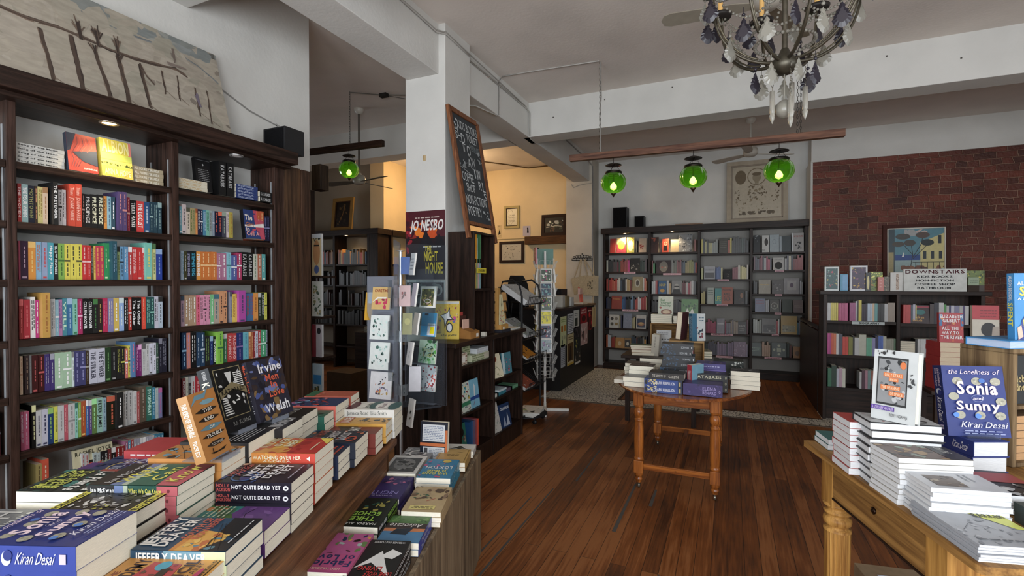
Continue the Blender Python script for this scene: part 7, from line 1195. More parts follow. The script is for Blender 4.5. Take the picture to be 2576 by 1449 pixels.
fb('side_room_bench', (-4.1, -3.5, 6.3, 7.0, 0, .72), DK, 'dark low bench partly hidden behind the card rack', 'bench')
# back-to-back display beyond the end of the wall bookcase: book and calendar fronts seen edge-on
bd = thing('back_display', 'shallow dark rack behind the end panel of the wall bookcase', 'rack', (-3.25, 3.13, 0))
for z in (.55, .93, 1.28, 1.63):
    m = MB(); m.box(-.18, .06, .0, .17, z - .02, z); m.build('ledge', DKZ, bd)
m = MB(); m.box(-.2, -.18, 0, .17, 0, 2.4); m.build('back_panel', DKZ, bd)
for k, (z, h, col, art, lab) in enumerate(((1.631, .36, 'c8b48c', [('e', .5, .55, .36, .3, 'b8865a'), ('s', [(.25, .72), (.75, .72)], .12, '1a1614'), ('b', 8, .1, .8, .9, .98, .14, ['3a3a34', '6a6a5a']), ('r', 0, .9, 1, 1, 'c8ccd0'), ('e', .5, .15, .25, .1, '4a5a8a')], 'tall calendar with a painted face'), (1.281, .3, 'c8c8c0', [('b', 26, .1, .05, .9, .9, .2, ['6a7a5a', '9a8a5c', '4a5a4a'])], 'white calendar with a garden picture'), (.931, .28, 'b8b0b4', [('r', 0, 0, .4, 1, '7a2430'), ('e', .7, .8, .2, .1, '26262a')], 'white and wine-red book'), (.551, .32, 'b8ccd8', [('r', .1, .45, .9, .7, '3a8ac8'), ('b', 12, .1, .05, .9, .4, .2, ['c8a860', '4a5a4a'])], 'white calendar with a blue coast'))):
    m = MB(); m.box(0, .11, -.02, 0, 0, h, 'c8c8c8'); m.poly([(0, -.0202, 0), (.11, -.0202, 0), (.11, -.0202, h), (0, -.0202, h)], col); draw_art(m, art, lambda u, v, e: (u, -.0203 - e, v), .11, h, k); o = m.build('wall_calendar', PRINT, loc=(-3.30, 3.16, z)); tag(o, lab + ' seen past the end of the wall bookcase', 'calendar', 'calendars behind the bookcase end')
fb('dark_basket', (-3.34, -3.24, 3.18, 3.28, 2.38, 2.6), wood_mat('basket', '1a120c', '33261a', 'Z'), 'dark basket above the end of the wall bookcase', 'basket')
# ================================================================== OVAL TABLE
OAK = wood_mat('golden_oak', '6e3a18', 'a8642c', 'Z', 0.32, 1.6, coat=.25); OAKX = wood_mat('golden_oak_rail', '6e3a18', 'a8642c', 'X', 0.35, 1.6); OAKY = wood_mat('golden_oak_top', '5c3018', '94562a', 'Y', 0.3, 1.6, coat=.3)
ot = thing('oval_table', 'oval oak table on turned legs with casters, piled with novels amid the floor', 'table', (-.34, 4.3, 0))
m = MB(); a_, b_ = .535, .73; P_ = [(math.cos(2 * math.pi * i / 56), math.sin(2 * math.pi * i / 56)) for i in range(56)]
for (s0, z0), (s1, z1) in zip(((.94, .735), (1.0, .742), (1.0, .752), (.985, .76)), ((1.0, .742), (1.0, .752), (.985, .76), (.001, .7602))):
    for i in range(56):
        p, q = P_[i], P_[(i + 1) % 56]; m.add([(p[0] * a_ * s0, p[1] * b_ * s0, z0), (q[0] * a_ * s0, q[1] * b_ * s0, z0), (q[0] * a_ * s1, q[1] * b_ * s1, z1), (p[0] * a_ * s1, p[1] * b_ * s1, z1)], [(0, 1, 2, 3)], 'fff')
m.add([(p[0] * a_ * .94, p[1] * b_ * .94, .735) for p in P_][::-1], [tuple(range(56))], 'fff')
m.build('table_top', OAKY, ot)
LX, LY0, LY1 = ((-.286, .252), -.52, .55)
legprof = [(.018, .055), (.022, .07), (.03, .085), (.032, .1)]
prof2 = [(.03, .22), (.036, .225), (.036, .235), (.031, .245), (.033, .26), (.037, .36), (.036, .46), (.031, .515), (.035, .522), (.035, .532), (.026, .54), (.028, .55), (.037, .565), (.04, .585), (.036, .605), (.025, .62), (.035, .63), (.035, .64)]
for lx in LX:
    for ly in (LY0, LY1):
        m = MB(); m.box(lx - .036, lx + .036, ly - .036, ly + .036, .64, .735, 'fff'); m.box(lx - .034, lx + .034, ly - .034, ly + .034, .125, .22, 'fff')
        m.lathe(prof2, (lx, ly, 0), 'fff', 20); m.lathe([(.02, .05), (.021, .06), (.03, .075), (.022, .09), (.032, .105), (.033, .126)], (lx, ly, 0), 'fff', 18)
        leg = m.build('leg', OAK, ot, bevel=.003)
        m = MB(); m.tube([(lx, ly, .055), (lx, ly, .035)], .012, '6a665e', 10); m.lathe([(.001, -.009), (.02, -.009), (.022, 0), (.02, .009), (.001, .009)], (0, 0, 0), '8a8478', 14, T=Matrix.Translation((lx, ly + .012, .0222)) @ Matrix.Rotation(R(90), 4, 'Y')); m.build('caster', METAL, leg)
def orail(name, b, mat): m = MB(); m.box(*b, col='fff'); m.build(name, mat, ot, bevel=.002)
orail('apron', (LX[0] + .036, LX[1] - .036, LY0 - .012, LY0 + .012, .655, .735), OAKX); orail('apron', (LX[0] + .036, LX[1] - .036, LY1 - .012, LY1 + .012, .655, .735), OAKX)
for lx in LX: orail('apron', (lx - .012, lx + .012, LY0 + .036, LY1 - .036, .655, .735), OAKY)
orail('stretcher', (LX[0] + .034, LX[1] - .034, LY0 - .01, LY0 + .01, .15, .195), OAKX); orail('stretcher', (LX[0] + .034, LX[1] - .034, LY1 - .01, LY1 + .01, .15, .195), OAKX)
orail('stretcher', (-.035, .0, LY0 + .01, LY1 - .01, .155, .19), OAKY)
m = MB(); m.ball((-.017, LY0 - .012, .172), .006, '2a1a10', 8); m.build('dowel_peg', OAK, ot)
def OP(x, y, z, l, w, t, n, cover, desc, spine=None, front=None, ang=90, anc=(0, 1), seed=1, page='e2dccb', hard=True, scol=None, jit=.006, lv=.7):
    # spine to the street: local x = +Y (90 deg), local y = -X (head on the left); anchor (0,1) = near left top corner
    pile((x, y, z), ang, anc, n, (w, l, t), cover, desc, 'its pile on the oval table', spine=spine, front=front, scol=scol, seed=seed, group='piles on the oval table', jit=jit, hard=hard, page=page, low_vis=lv)
OP(-.575, 3.70, .86, .265, .16, .049, 2, '2a4a96', 'blue hardback swirled with gold and white', [('b', 24, .06, 0, .35, 1, .05, ['c8b060', 'd8cca0', '2a3a7a']), ('e', .05, .5, .03, .35, '26282c'), ('t', 'DARK REBELLION', .3, .3, .82, .72, 'd8d8e8', 1), ('r', .9, 0, 1, 1, '182848'), ('r', .93, .2, .97, .8, 'c8b060')], seed=61)
OP(-.302, 3.70, .85, .262, .16, .085, 1, '3c2c6e', 'thick purple hardback', [('b', 20, 0, 0, 1, 1, .05, ['4a3a80', '2e2258', '5a4a90']), ('t', 'ELENA', .5, .52, .85, .8, '9a8ac8', 1), ('t', 'BENARD', .5, .18, .85, .44, '9a8ac8', 1), ('ring', .93, .45, .02, .14, .3, 'b8a8d8')], [('s', [(.2, .1), (.6, .5), (.9, .9)], .03, '6a5aa0'), ('s', [(.5, .1), (.7, .6)], .03, '6a5aa0')], seed=62)
OP(-.26, 3.87, .895, .255, .15, .042, 3, '161618', 'black hardback with ivory capitals', [('t', 'KATABASIS', .08, .28, .82, .76, 'cfc8a8', 1), ('ring', .94, .5, .02, .25, .3, 'cfc8a8')], [('b', 24, .1, .1, .9, .9, .1, ['8a8a8c', 'c0b088', '3a3a3e'])], seed=63, anc=(0, 1))
OP(-.545, 3.72, .905, .25, .15, .045, 1, '2a2320', 'dark brown hardback with pale title', [('t', 'THE SOCIETY OF', .1, .3, .48, .72, 'b8b0a4', 1), ('t', 'GARETH', .56, .3, .84, .72, 'b8b0a4', 1)], seed=64)
for k, (x, y, z, n, t, c, de) in enumerate(((-.76, 3.84, .835, 2, .0365, '8a8e92', 'grey-topped book with fore-edge to the room'), (-.74, 3.99, .90, 3, .035, '3a2c2c', 'maroon-topped book in the pale-edged pile'), (-.81, 4.18, .885, 4, .031, '4a4448', 'dark book in the second row of pale edges'), (-.72, 4.38, .905, 4, .036, '34302e', 'charcoal book in the rearmost pale-edged pile'))):
    OP(x, y, z, .155, .19, t, n, c, de, None, [('L', 2, .1, .3, .9, .6, 'a8a8a8')], ang=0 if k % 2 else 0, anc=(0, 0), seed=70 + k, hard=False, jit=.012)
tag(box_obj('flat_book', (-.85, -.70, 3.93, 4.08, .761, .79), PRINT, col='cfc9bb'), 'pale paperback poking over the left edge of the oval table', 'book')
for k in range(5):
    book(flat_M(0, 1, .15, .235, (-.50 + .012 * (k % 3), 4.0 + .01 * (k % 2), .862 + .046 * k), 92), .15, .235, .0455, '1a1c22', 'black and blue hardback, %s from bottom of the tall stack on the oval table' % ORD[k], 'tall stack on the oval table', [('b', 16, 0, .1, .5, .9, .05, ['2a4a6a', '3a5a7a', '1a2a3a']), ('t', 'SCHWAB', .62, .25, .86, .6, 'a8acb0', 1), ('e', .95, .4, .015, .2, 'd8d8d4')], page='d8d0bc', hard=True)
OP(-.53, 4.0, .861, .25, .17, .05, 2, '20242c', 'dark slate hardback at the foot of the tall stack', [('L', 2, .1, .2, .8, .8, '5a7a9a')], seed=66)
book(frame_M((-.285, 3.845, .761), (.6, .8, 0), (0, 0, 1)), .13, .2, .042, '7ab0c8', 'red-spined book standing upright at the front of the oval table', None, [('vt', 'NOVEL', .2, .2, .8, .8, 'ddd')], None, [('r', 0, 0, 1, 1, '8ac0d8'), ('r', .1, .2, .9, .6, 'c8d8e0')], 'b02a3a', must=1)
OP(-.235, 4.05, .945, .21, .15, .042, 1, '443a86', 'violet hardback with pale blue print, upper of two', [('L', 1, .1, .3, .8, .7, 'b8b4e0')], [('b', 12, .1, .1, .9, .9, .12, ['8a80c8', 'b89a9a', '2a2460'])], seed=67)
OP(-.24, 4.04, .902, .22, .16, .04, 3, '6a58a8', 'lilac hardback beneath the violet one', seed=68)
OP(-.12, 4.45, .915, .23, .16, .04, 4, '1e2622', 'black-green hardback with white pattern', [('b', 10, .5, 0, 1, 1, .05, ['c8ccc4', '8a928a'])], [('b', 20, 0, 0, 1, 1, .14, ['3a4a40', 'b8bcb4', '121816', '5a6a5a'])], seed=69)
OP(.012, 4.06, .90, .155, .20, .034, 4, '3a3c40', 'grey-covered book with a pale landscape band', None, [('b', 16, 0, 0, 1, 1, .14, ['5a5c62', '8a8c90', '24262a'])], ang=0, anc=(0, 0), seed=75, hard=False)
# pine crate on the oval table with two upright novels
PINE = wood_mat('crate_pine', '8a6a44', 'b89464', 'X', .6, 1.5); PINEZ = wood_mat('crate_pine_upright', '80603c', 'b08c5c', 'Z', .6, 1.5)
def crate(name, label, pos, w, d, h, rz, slats=True, mat=PINE):
    c = thing(name, label, 'crate', pos, R(rz)); t = .014
    for nm, b in (('side_panel', (0, t, 0, d, 0, h)), ('side_panel', (w - t, w, 0, d, 0, h)), ('top_board', (0, w, 0, d, h, h + t)), ('back_panel', (t, w - t, d - t, d, 0, h)), ('bottom_board', (t, w - t, 0, d - t, 0, t))):
        m = MB(); m.box(*b, col='fff'); m.build(nm, PINEZ if nm == 'side_panel' else mat, c, bevel=.002)
    return c
crate('display_crate', 'small pine crate raising two upright novels on the oval table', (-.50, 4.62, .761), .30, .22, .27, 4)
for k in range(4): book(frame_M((-.47 + .05 * k, 4.64, .776), (0, 1, 0), (0, 0, 1)), .12, .2, .03, ('6a4a3a', 'c8c0b0', '3a4a6a', '8a3a3a')[k], '%s spine inside the small pine crate on the oval table' % ('brown', 'cream', 'slate', 'wine')[k], 'spines in the small crate', spine_items('~', 'ccc', k), parts=False)
book(frame_M((-.44, 4.66, 1.047), (-.3, .95, 0), (.12, .05, 1)), .14, .25, .05, '4a2028', 'maroon hardback leaning with its cream fore-edge forward on the small crate', None, None, None, None, 'd8cbb4', page='d8cbb4', hard=True, must=1)
BOOKS[-1]['M'] = frame_M((-.36, 4.78, 1.047), (-.35, -.93, 0), (.12, .05, 1)); BOOKS[-1]['scol'] = '4a2028'
book(frame_M((-.30, 4.64, 1.047), (.8, .6, 0), (0, .05, 1)) @ Matrix.Translation((0, 0, -.05)), .13, .245, .05, 'd0d4d4', 'white hardback with a dark figure and a blue red-edged panel on the small crate', None, [('r', 0, 0, 1, 1, '2c6a8a'), ('L', 5, .1, .2, .9, .9, 'c8d8e0')], [('r', 0, 0, .35, 1, '2c6a8a'), ('b', 10, .3, .05, .8, .5, .13, ['1c2a3a', '2a4a5a', '8a2a3a']), ('L', 2, .5, .7, .9, .9, '5a7a8a')], 'a8283a', must=1)
# small dark table behind with a second crate
bt = thing('side_table', 'small dark table behind the oval table holding a brown crate and cookery books', 'table', (-.7, 5.95, 0))
m = MB(); m.box(-.42, .42, -.42, .42, .715, .75); m.build('table_top', DK, bt, bevel=.003)
for x in (-.38, .33):
    for y in (-.38, .33): m = MB(); m.box(x, x + .05, y, y + .05, 0, .715); m.build('leg', DKZ, bt)
crate('display_crate', 'brown crate behind the oval table carrying pale page stacks', (-.86, 5.98, .751), .5, .25, .32, 0, mat=wood_mat('brown_crate', '6a4c2c', '94703f', 'X', .6))
pile((-.86, 6.02, 1.19), 0, (0, 0), 5, (.24, .18, .021), '9aa890', 'pale green-edged book', 'the brown crate, first stack', seed=81, group='stacks on the brown crate', low_vis=.6)
pile((-.60, 5.99, 1.175), 0, (0, 0), 4, (.2, .18, .021), 'c8c8c4', 'white-edged book', 'the brown crate, second stack', seed=82, group='stacks on the brown crate', low_vis=.6)
bk_face(-.78, 1.192, .17, .215, 'cfd0b8', 'cream healthy-eating book with green lettering standing on the brown crate', [('t', 'Eat', .15, .72, .45, .85, '3a7a3a', 1), ('t', 'Yourself', .12, .56, .88, .7, '3a7a3a', 1), ('t', 'Healthy', .15, .4, .85, .54, '3a7a3a', 1), ('e', .55, .12, .38, .16, '8a4a2c'), ('e', .55, .12, .26, .1, 'd8b890'), ('e', .15, .35, .08, .06, 'a83a2c')], y=6.05, must=1)
bk_face(-.53, 1.15, .19, .22, '4a7a3c', 'green book with a white lotus standing behind the second stack', [('b', 20, .1, .3, .9, .8, .1, ['2a5a2c', '7a9a5a', '24442a']), ('p', [(.2, .2), (.35, .5), (.5, .25), (.65, .5), (.8, .2)], 'd0ccc0')], y=6.2, must=1)
bk_face(-.775, .751, .165, .265, 'c8c8c8', 'white picture book with rows of small dark objects beside the crate', [('e', x, y, .05, .035, '3a3a40') for x in (.2, .4, .6, .8) for y in (.2, .4, .6)] + [('L', 2, .1, .78, .8, .92, '8a8a90')], y=5.85, must=1)
for k, (c, t, de) in enumerate((('5a7a5a', .02, 'sage'), ('b87a4a', .025, 'tan'), ('b0481f', .03, 'rust-orange'), ('c8a048', .03, 'golden'))):
    zz = .751 + sum((.03, .03, .025, .02)[:3 - k])
    book(flat_M(0, 0, .24, .17, (-1.03 + .01 * k, 5.62 - .02 * k, zz), 8), .24, .17, t - .001, c, '%s book lying in the short pile left on the small dark table' % de, 'short pile on the side table', spine_items('~', 'ddd', k), vis=.8)
book(frame_M((-.80, 5.60, .751), (0, 1, .0), (.06, 0, 1)), .14, .24, .08, 'd8d2c4', 'thick cream book standing on end on the small dark table', None, [('L', 1, .1, .3, .6, .6, 'a8a090')], scol='d6cebc', must=1)
for k in range(3): book(flat_M(0, 0, .2, .26, (-.36, 5.62 + .02 * k, .751 + .022 * k), 12), .2, .26, .021, ('3a6a4a', '8a9a4a', 'a8a890')[k], '%s magazine-format book at the right of the small dark table' % ('dark green', 'lime', 'sage')[k], 'books on the side table', None, [('b', 12, .1, .1, .9, .9, .15, ['c8b85a', '2a4a2c', 'a8482c'])], vis=.6)
# ================================================================== FARM TABLE AT THE RIGHT
RT_A = 106.2 - 90
OLD = wood_mat('old_farm_pine', '6a4a28', 'a07844', 'Y', .55, 1.5); OLDZ = wood_mat('old_farm_pine_leg', '7a5226', 'b88a4a', 'Z', .5, 1.3); OLDX = wood_mat('old_farm_pine_cross', '8a5c28', 'b8823f', 'X', .5, 1.5)
ft = thing('farm_table', 'old pine farmhouse table with fluted turned legs, heaped with white-edged books', 'table', (.2553, 2.0972, 0), R(RT_A))
TZ = .988
m = MB(); m.prism([(0, 0, TZ - .021), (0, -.80, TZ - .021), (.012, -.815, TZ - .021), (1.5, -.815, TZ - .021), (1.5, 0, TZ - .021)], (0, 0, .021), 'fff'); m.build('table_top', OLD, ft, bevel=.004)
m = MB(); m.box(.033, .052, -.60, -.145, .838, TZ - .021, 'fff'); m.build('apron', OLD, ft, bevel=.002)
m = MB(); m.box(.031, .053, -.60, -.145, .832, .838, '2a1c10'); m.build('beading', DKY, ft)
m = MB(); m.lathe([(.001, 0), (.009, .001), (.011, .005), (.006, .007), (.003, .01)], (0, 0, 0), '2a1c14', 14, T=Matrix.Translation((.033, -.385, .905)) @ Matrix.Rotation(R(-90), 4, 'Y')); m.build('keyhole_boss', METAL, ft)
m = MB(); m.box(.10, 1.42, -.675, -.655, .838, TZ - .021, 'fff'); m.build('apron', OLDX, ft, bevel=.002); m = MB(); m.box(.10, 1.42, -.08, -.06, .838, TZ - .021, 'fff'); m.build('apron', OLDX, ft)
def farm_leg(x, y):
    m = MB(); m.box(x - .036, x + .036, y - .036, y + .036, .80, TZ - .021, 'fff'); m.lathe([(.025, 0), (.03, .03), (.028, .08), (.034, .3), (.041, .715)], (x, y, 0), 'fff', 88, ribs=22, rib_d=.2)
    m.lathe([(.043, .712), (.042, .72), (.033, .724), (.034, .73), (.042, .737), (.044, .748), (.042, .758), (.034, .763), (.035, .768), (.042, .774), (.042, .78), (.033, .785), (.033, .792), (.044, .80), (.045, .805), (.034, .81)], (x, y, 0), 'fff', 30)
    m.build('leg', OLDZ, ft)
for x, y in ((.067, -.108), (1.43, -.108), (.067, -.637), (1.43, -.637)): farm_leg(x, y)
def RP(x, y, z, w, l, t, n, cover, desc, front=None, ang=-75, anc=(1, 0), spine=None, seed=1, page='cdced0', hard=False, scol=None, jit=.003, lv=.8):
    pile((x, y, z), ang, anc, n, (w, l, t), cover, desc, 'its pile on the farm table', spine=spine, front=front, scol=scol, seed=seed, group='piles on the farm table', jit=jit, hard=hard, page=page, low_vis=lv)
RP(0.3204, 2.0054, 1.025, 0.1147, 0.0962, 0.01776, 2, '2a6a68', 'teal-topped book, smallest pile at the far corner', ang=-78, seed=91)
RP(0.3389, 1.776, 1.1508, 0.1184, 0.111, 0.01998, 8, 'b03028', 'red-topped book behind the black-edged hardbacks', ang=-78, seed=92)
RP(0.3737, 1.7079, 1.1723, 0.1147, 0.1813, 0.02294, 8, '26262a', 'white book with black board edges', [('r', .02, .02, .98, .98, 'b8babc'), ('b', 16, .1, .1, .9, .9, .12, ['3a3a3e', '6a6c70', 'a83a34'])], ang=-80, seed=93, hard=True, jit=.006, scol='26262a')
RP(0.4107, 1.5873, 1.1138, 0.1221, 0.1798, 0.01369, 9, 'b8b4ac', 'white-edged paperback with a blurred brown landscape', [('r', 0, 0, 1, 1, '6a5448'), ('b', 26, 0, 0, 1, 1, .16, ['7a5c4c', '4a3c34', 'a88a5c', '3a3a34', '8a9a8a']), ('r', 0, .7, 1, 1, '2a2c2c'), ('t', 'ON THE', .2, .8, .6, .9, 'd8d8d4', 0, .2)], ang=-73, seed=94)
RP(0.4492, 1.4874, 1.0805, 0.111, 0.1672, 0.01147, 8, 'c8ccd2', 'white glossy catalogue with a small brown photograph', [('r', .25, .15, .85, .55, '6a5c50'), ('b', 12, .25, .15, .85, .55, .1, ['8a7a68', '4a4038', 'a89a84']), ('L', 2, .1, .65, .5, .8, '8a8e96')], ang=-77, seed=95, jit=.006)
RP(0.4847, 1.3342, 1.0243, 0.1554, 0.2146, 0.006068, 6, 'a8acb4', 'grey map-cover book with yellow title patch', [('b', 60, 0, 0, 1, 1, .05, ['8a8e96', 'b8bcc4', '9ea2aa']), ('p', [(.36, .86), (.98, .9), (.99, .36), (.86, .38), (.7, .55)], 'd4dc4a'), ('t', 'NICOLA', .44, .73, .86, .82, '2a2c2a', 1), ('t', 'BARKER', .56, .62, .97, .71, '2a2c2a', 1), ('s', [(.1, .3), (.3, .45), (.45, .4), (.6, .3)], .008, '4a4c52'), ('L', 1, .1, .08, .9, .14, '5a5e66')], ang=16, anc=(0, 0), seed=96)
RP(0.6882, 1.9388, 1.0879, 0.111, 0.148, 0.0481, 2, '24367f', 'thick deep blue hardback with white edges', [('L', 2, .1, .3, .9, .6, 'd8c8e0')], ang=24, anc=(0, 0), spine=[('t', 'Kiran Desai', .5, .25, .85, .75, 'e8e4ee', 0, .3)], seed=97, hard=True)
BOOKS[-1]['M'] = BOOKS[-1]['M']
RP(0.6364, 1.628, 1.0398, 0.1184, 0.1776, 0.02516, 2, '26262a', 'black and red book behind the yellow patch', [('r', 0, .5, 1, .9, 'a83a3a'), ('b', 14, 0, 0, 1, .5, .14, ['d8d8d8', '3a3a3e', 'b8bcc0'])], ang=12, anc=(0, 0), seed=98)
RP(0.6882, 1.4282, 1.0361, 0.1184, 0.1776, 0.02368, 2, '4a5654', 'grey-green book at the picture edge', [('L', 2, .1, .3, .9, .6, 'c8d0d0')], ang=14, anc=(0, 0), seed=99)
ONLYART = [('r', .1, .22, .8, .9, '2a2c2e'), ('r', .13, .25, .77, .87, '8a8c8e'), ('b', 30, .13, .25, .77, .87, .08, ['3a3c40', '6a6c70', 'b8babc', '222426']), ('r', .25, .62, .7, .68, 'e0762c'), ('t', 'ONLY STARS', .28, .63, .67, .67, 'f0c8a0', 1), ('r', .38, .56, .6, .615, 'e0762c'), ('t', 'KNOW', .41, .57, .57, .605, 'f0c8a0', 1), ('r', .2, .44, .65, .5, 'e0762c'), ('t', 'THE MEANING', .22, .45, .63, .49, 'f0c8a0', 1), ('r', .4, .36, .74, .42, 'e0762c'), ('t', 'OF SPACE', .43, .37, .71, .41, 'f0c8a0', 1), ('e', .7, .8, .07, .05, 'e0762c'), ('r', 0, .14, .55, .2, '5a3a9a'), ('t', 'A LITERARY MIXTAPE', .03, .15, .52, .19, 'c8b8e0', 1), ('t', 'REMY NGAMIJE', .45, .07, .85, .11, '3a3c40', 0), ('b', 8, .1, .88, .5, 1, .06, ['2a2a2c']), ('b', 6, .75, .5, 1, .7, .08, ['3a3c40'])]
RIVER = [('r', 0, .55, .12, .95, '3a7ab0'), ('r', .88, .55, 1, .95, '3a7ab0'), ('b', 20, 0, 0, 1, 1, .1, ['b83038', '3a6aa8', 'c8542c', '8a1f2c', 'd8884a']), ('t', 'ELIZABETH', .04, .82, .96, .93, 'f0e8e8', 1), ('t', 'GILBERT', .14, .68, .86, .79, 'f0e8e8', 1), ('t', 'ALL THE', .1, .42, .8, .53, 'f0e8e8', 1), ('t', 'WAY TO', .1, .27, .8, .38, 'f0e8e8', 1), ('t', 'THE RIVER', .05, .12, .95, .23, 'f0e8e8', 1)]
# standing novels
stand_book((.388, 1.763, 1.1745), -36, .108, .205, .034, 6, 'c8cccc', 'white hardback with a grey photo, orange title strips and purple band, standing open-edged', ONLYART, None, 'c8cccc', hard=True)
stand_book((.642, 1.985, 1.088), 15, .175, .222, .04, 10, '2a3f97', 'deep blue novel with pink lettering and moons leaning against the rough crate', SONIA, SONSP, '1f2c66')
stand((.72, 2.02, 1.0875), 15, 'clear stand under the moon-pattern novel by the rough crate', .12)
ROUGH = wood_mat('rough_crate_wood', '54422f', '8a7354', 'Z', .8, 1.2)
CX, CY, CZ = .824, 2.052, .9888
rcq = thing('rough_crate', 'tall rough wooden crate on the farm table holding books, graphic novel on top', 'crate', (CX, CY, CZ), R(34))
for nm, b in (('side_panel', (0, .016, 0, .16, 0, .362)), ('side_panel', (.31, .326, 0, .16, 0, .362)), ('top_board', (0, .326, 0, .16, .362, .377)), ('back_panel', (.016, .31, .146, .16, 0, .362)), ('shelf', (.016, .31, .01, .146, .18, .193)), ('bottom_board', (.016, .31, 0, .146, 0, .013))):
    m = MB(); m.box(*b, col='fff'); m.build(nm, ROUGH, rcq, bevel=.003)
CQ = Matrix.Translation((CX, CY, CZ)) @ Matrix.Rotation(R(34), 4, 'Z')
for k in range(6):
    M = CQ @ frame_M((.022, .02 + .11, .0135 + .024 * k), (0, -1, 0), (1, 0, 0)); book(M, .11, .18, .023, '8a6a4c', 'brown-edged book lying in the lower bay of the rough crate, level %s' % ORD[k], 'lower bay of the rough crate', page='b08a64')
book(CQ @ frame_M((.018, .03, .1935), (1, 0, 0), (0, .1, 1)) @ Matrix.Translation((0, 0, -.02)), .11, .155, .02, '1c1c1c', 'black book with gold words in the upper bay of the rough crate', None, None, [('t', 'A Noble', .1, .45, .9, .6, 'b8a060', 1), ('t', 'Madness', .1, .28, .9, .42, 'b8a060', 1)], None)
SPENT = [('r', 0, 0, 1, 1, '2f8fd0'), ('t', 'AUTHOR OF FUN HOME', .2, .9, .95, .935, '1a2a3a', 1), ('t', 'ALISON BECHDEL', .06, .82, .97, .875, 'f0f4f6', 1), ('t', 'SPENT', .12, .655, .97, .79, '1a1a1a', 1), ('t', 'SPENT', .1, .665, .95, .8, 'ecdf2a', 1), ('t', 'A COMIC NOVEL', .06, .6, .8, .635, 'f0f4f6', 1),
    ('p', [(.05, .0), (.14, .3), (.2, .36), (.7, .36), (.8, .28), (.84, 0)], '2a3c8a'), ('p', [(.2, 0), (.16, .3), (.3, .34), (.5, .3), (.64, .34), (.72, .28), (.7, 0)], 'e8d82a'), ('b', 30, .2, .02, .68, .28, .012, ['b8a81c']), ('p', [(.06, 0), (.04, .18), (.12, .22), (.16, .05)], 'e8b8a0'), ('p', [(.36, .32), (.4, .42), (.56, .42), (.56, .32)], 'e8b8a0'), ('e', .48, .46, .13, .09, 'eab8a0'), ('p', [(.33, .5), (.4, .57), (.58, .57), (.63, .5), (.5, .535)], '8a7a80'), ('s', [(.24, .5), (.36, .51), (.62, .52)], .03, 'c86aa8'), ('ring', .44, .46, .06, .025, .25, '4a2a6a'), ('ring', .57, .46, .06, .025, .25, '4a2a6a'), ('s', [(.46, .42), (.54, .415)], .01, '8a3a3a'), ('e', .86, .12, .1, .12, 'c83040')]
book(CQ @ frame_M((-.015, .13, .3775), (0, -1, 0), (1, 0, 0)), .13, .18, .026, '2f8fd0', 'bright blue graphic novel lying flat on the rough crate', None, [('t', 'ALISON BECHDEL', .1, .25, .9, .75, 'f0f4f6', 1)], None, '2f8fd0', page='a8b8d0', hard=True, must=1)
book(frame_M((.842, 2.095, 1.3925), (math.cos(R(20)), math.sin(R(20)), 0), (-.01, .03, 1)) @ Matrix.Translation((0, 0, -.024)), .15, .215, .024, '2f8fd0', 'blue comic novel with a figure in a yellow vest, upright on the rough crate', None, [('t', 'ALISON BECHDEL', .04, .3, .42, .75, 'd8e0e8', 1), ('t', 'SPENT', .45, .15, .8, .85, 'ecdf2a', 1)], SPENT, '2a86c8', hard=True, must=1)
# a second stand of novels farther back
ft2 = thing('display_stand', 'small dark stand behind the farm table carrying the red and blue title', 'stand', (1.65, 4.85, 0))
m = MB(); m.box(-.25, .25, -.2, .2, .72, .75); m.build('top_board', DK, ft2, bevel=.003)
for x in (-.22, .18):
    for y in (-.17, .13): m = MB(); m.box(x, x + .04, y, y + .04, 0, .72); m.build('leg', DKZ, ft2)
pile((1.465, 4.7, 1.119), 8, (0, 0), 10, (.155, .2, .0366), 'b82c30', 'cream-edged red book', 'the pile on the small dark stand', seed=101, page='c4b49c', group='pile on the small dark stand', low_vis=.7)
book(frame_M((1.467, 4.72, 1.1195), (math.cos(R(8)), math.sin(R(8)), 0), (0, .06, 1)) @ Matrix.Translation((0, 0, -.03)), .152, .225, .03, 'b83038', 'red and blue cover titled in white capitals on the small dark stand', None, None, RIVER, must=1)
book(frame_M((1.70, 4.70, .7505), (.99, .1, 0), (0, .05, 1)) @ Matrix.Translation((0, 0, -.03)), .15, .23, .03, '2a3038', 'plain dark book standing below the cream one', None, None, None)
pile((1.665, 4.72, 1.137), 6, (0, 0), 11, (.16, .2, .035), 'b0a48c', 'cream book', 'the second pile on the small dark stand', seed=102, page='b8a890', group='pile on the small dark stand', low_vis=.4)
book(frame_M((1.665, 4.73, 1.138), (.99, .1, 0), (0, .05, 1)) @ Matrix.Translation((0, 0, -.03)), .16, .265, .03, 'c8c0ae', 'red-topped cream book with a dark-haired profile behind the comic novel', None, None, [('r', 0, .6, 1, 1, 'b82a34'), ('L', 3, .3, .65, .9, .9, '8a1f28'), ('e', .6, .32, .28, .2, '1e1a1c'), ('p', [(.7, .1), (.98, .15), (.98, .42), (.75, .4)], 'a89a8c')], must=1)
# carton on the floor under the table
cx = thing('cardboard_carton', 'open brown cardboard carton with a printed sheet on top under the farm table', 'carton', (.48, 2.42, 0), R(10))
CB = attr_mat('corrugated_card', .8, .2, .12, 20)
m = MB(); m.box(0, .28, -.32, 0, 0, .41, '8a765e'); m.build('box_body', CB, cx, bevel=.003)
m = MB(); m.box(.05, .27, -.3, -.08, .4105, .413, 'b8bcc8'); draw_art(m, [('L', 12, .08, .1, .7, .85, '6a6e7a'), ('vt', 'WAY', .78, .1, .9, .3, '3a3c44', 1)], lambda u, v, e: (.05 + u, -.3 + v, .413 + e), .22, .22, 3); m.build('printed_sheet', PAPER, cx)
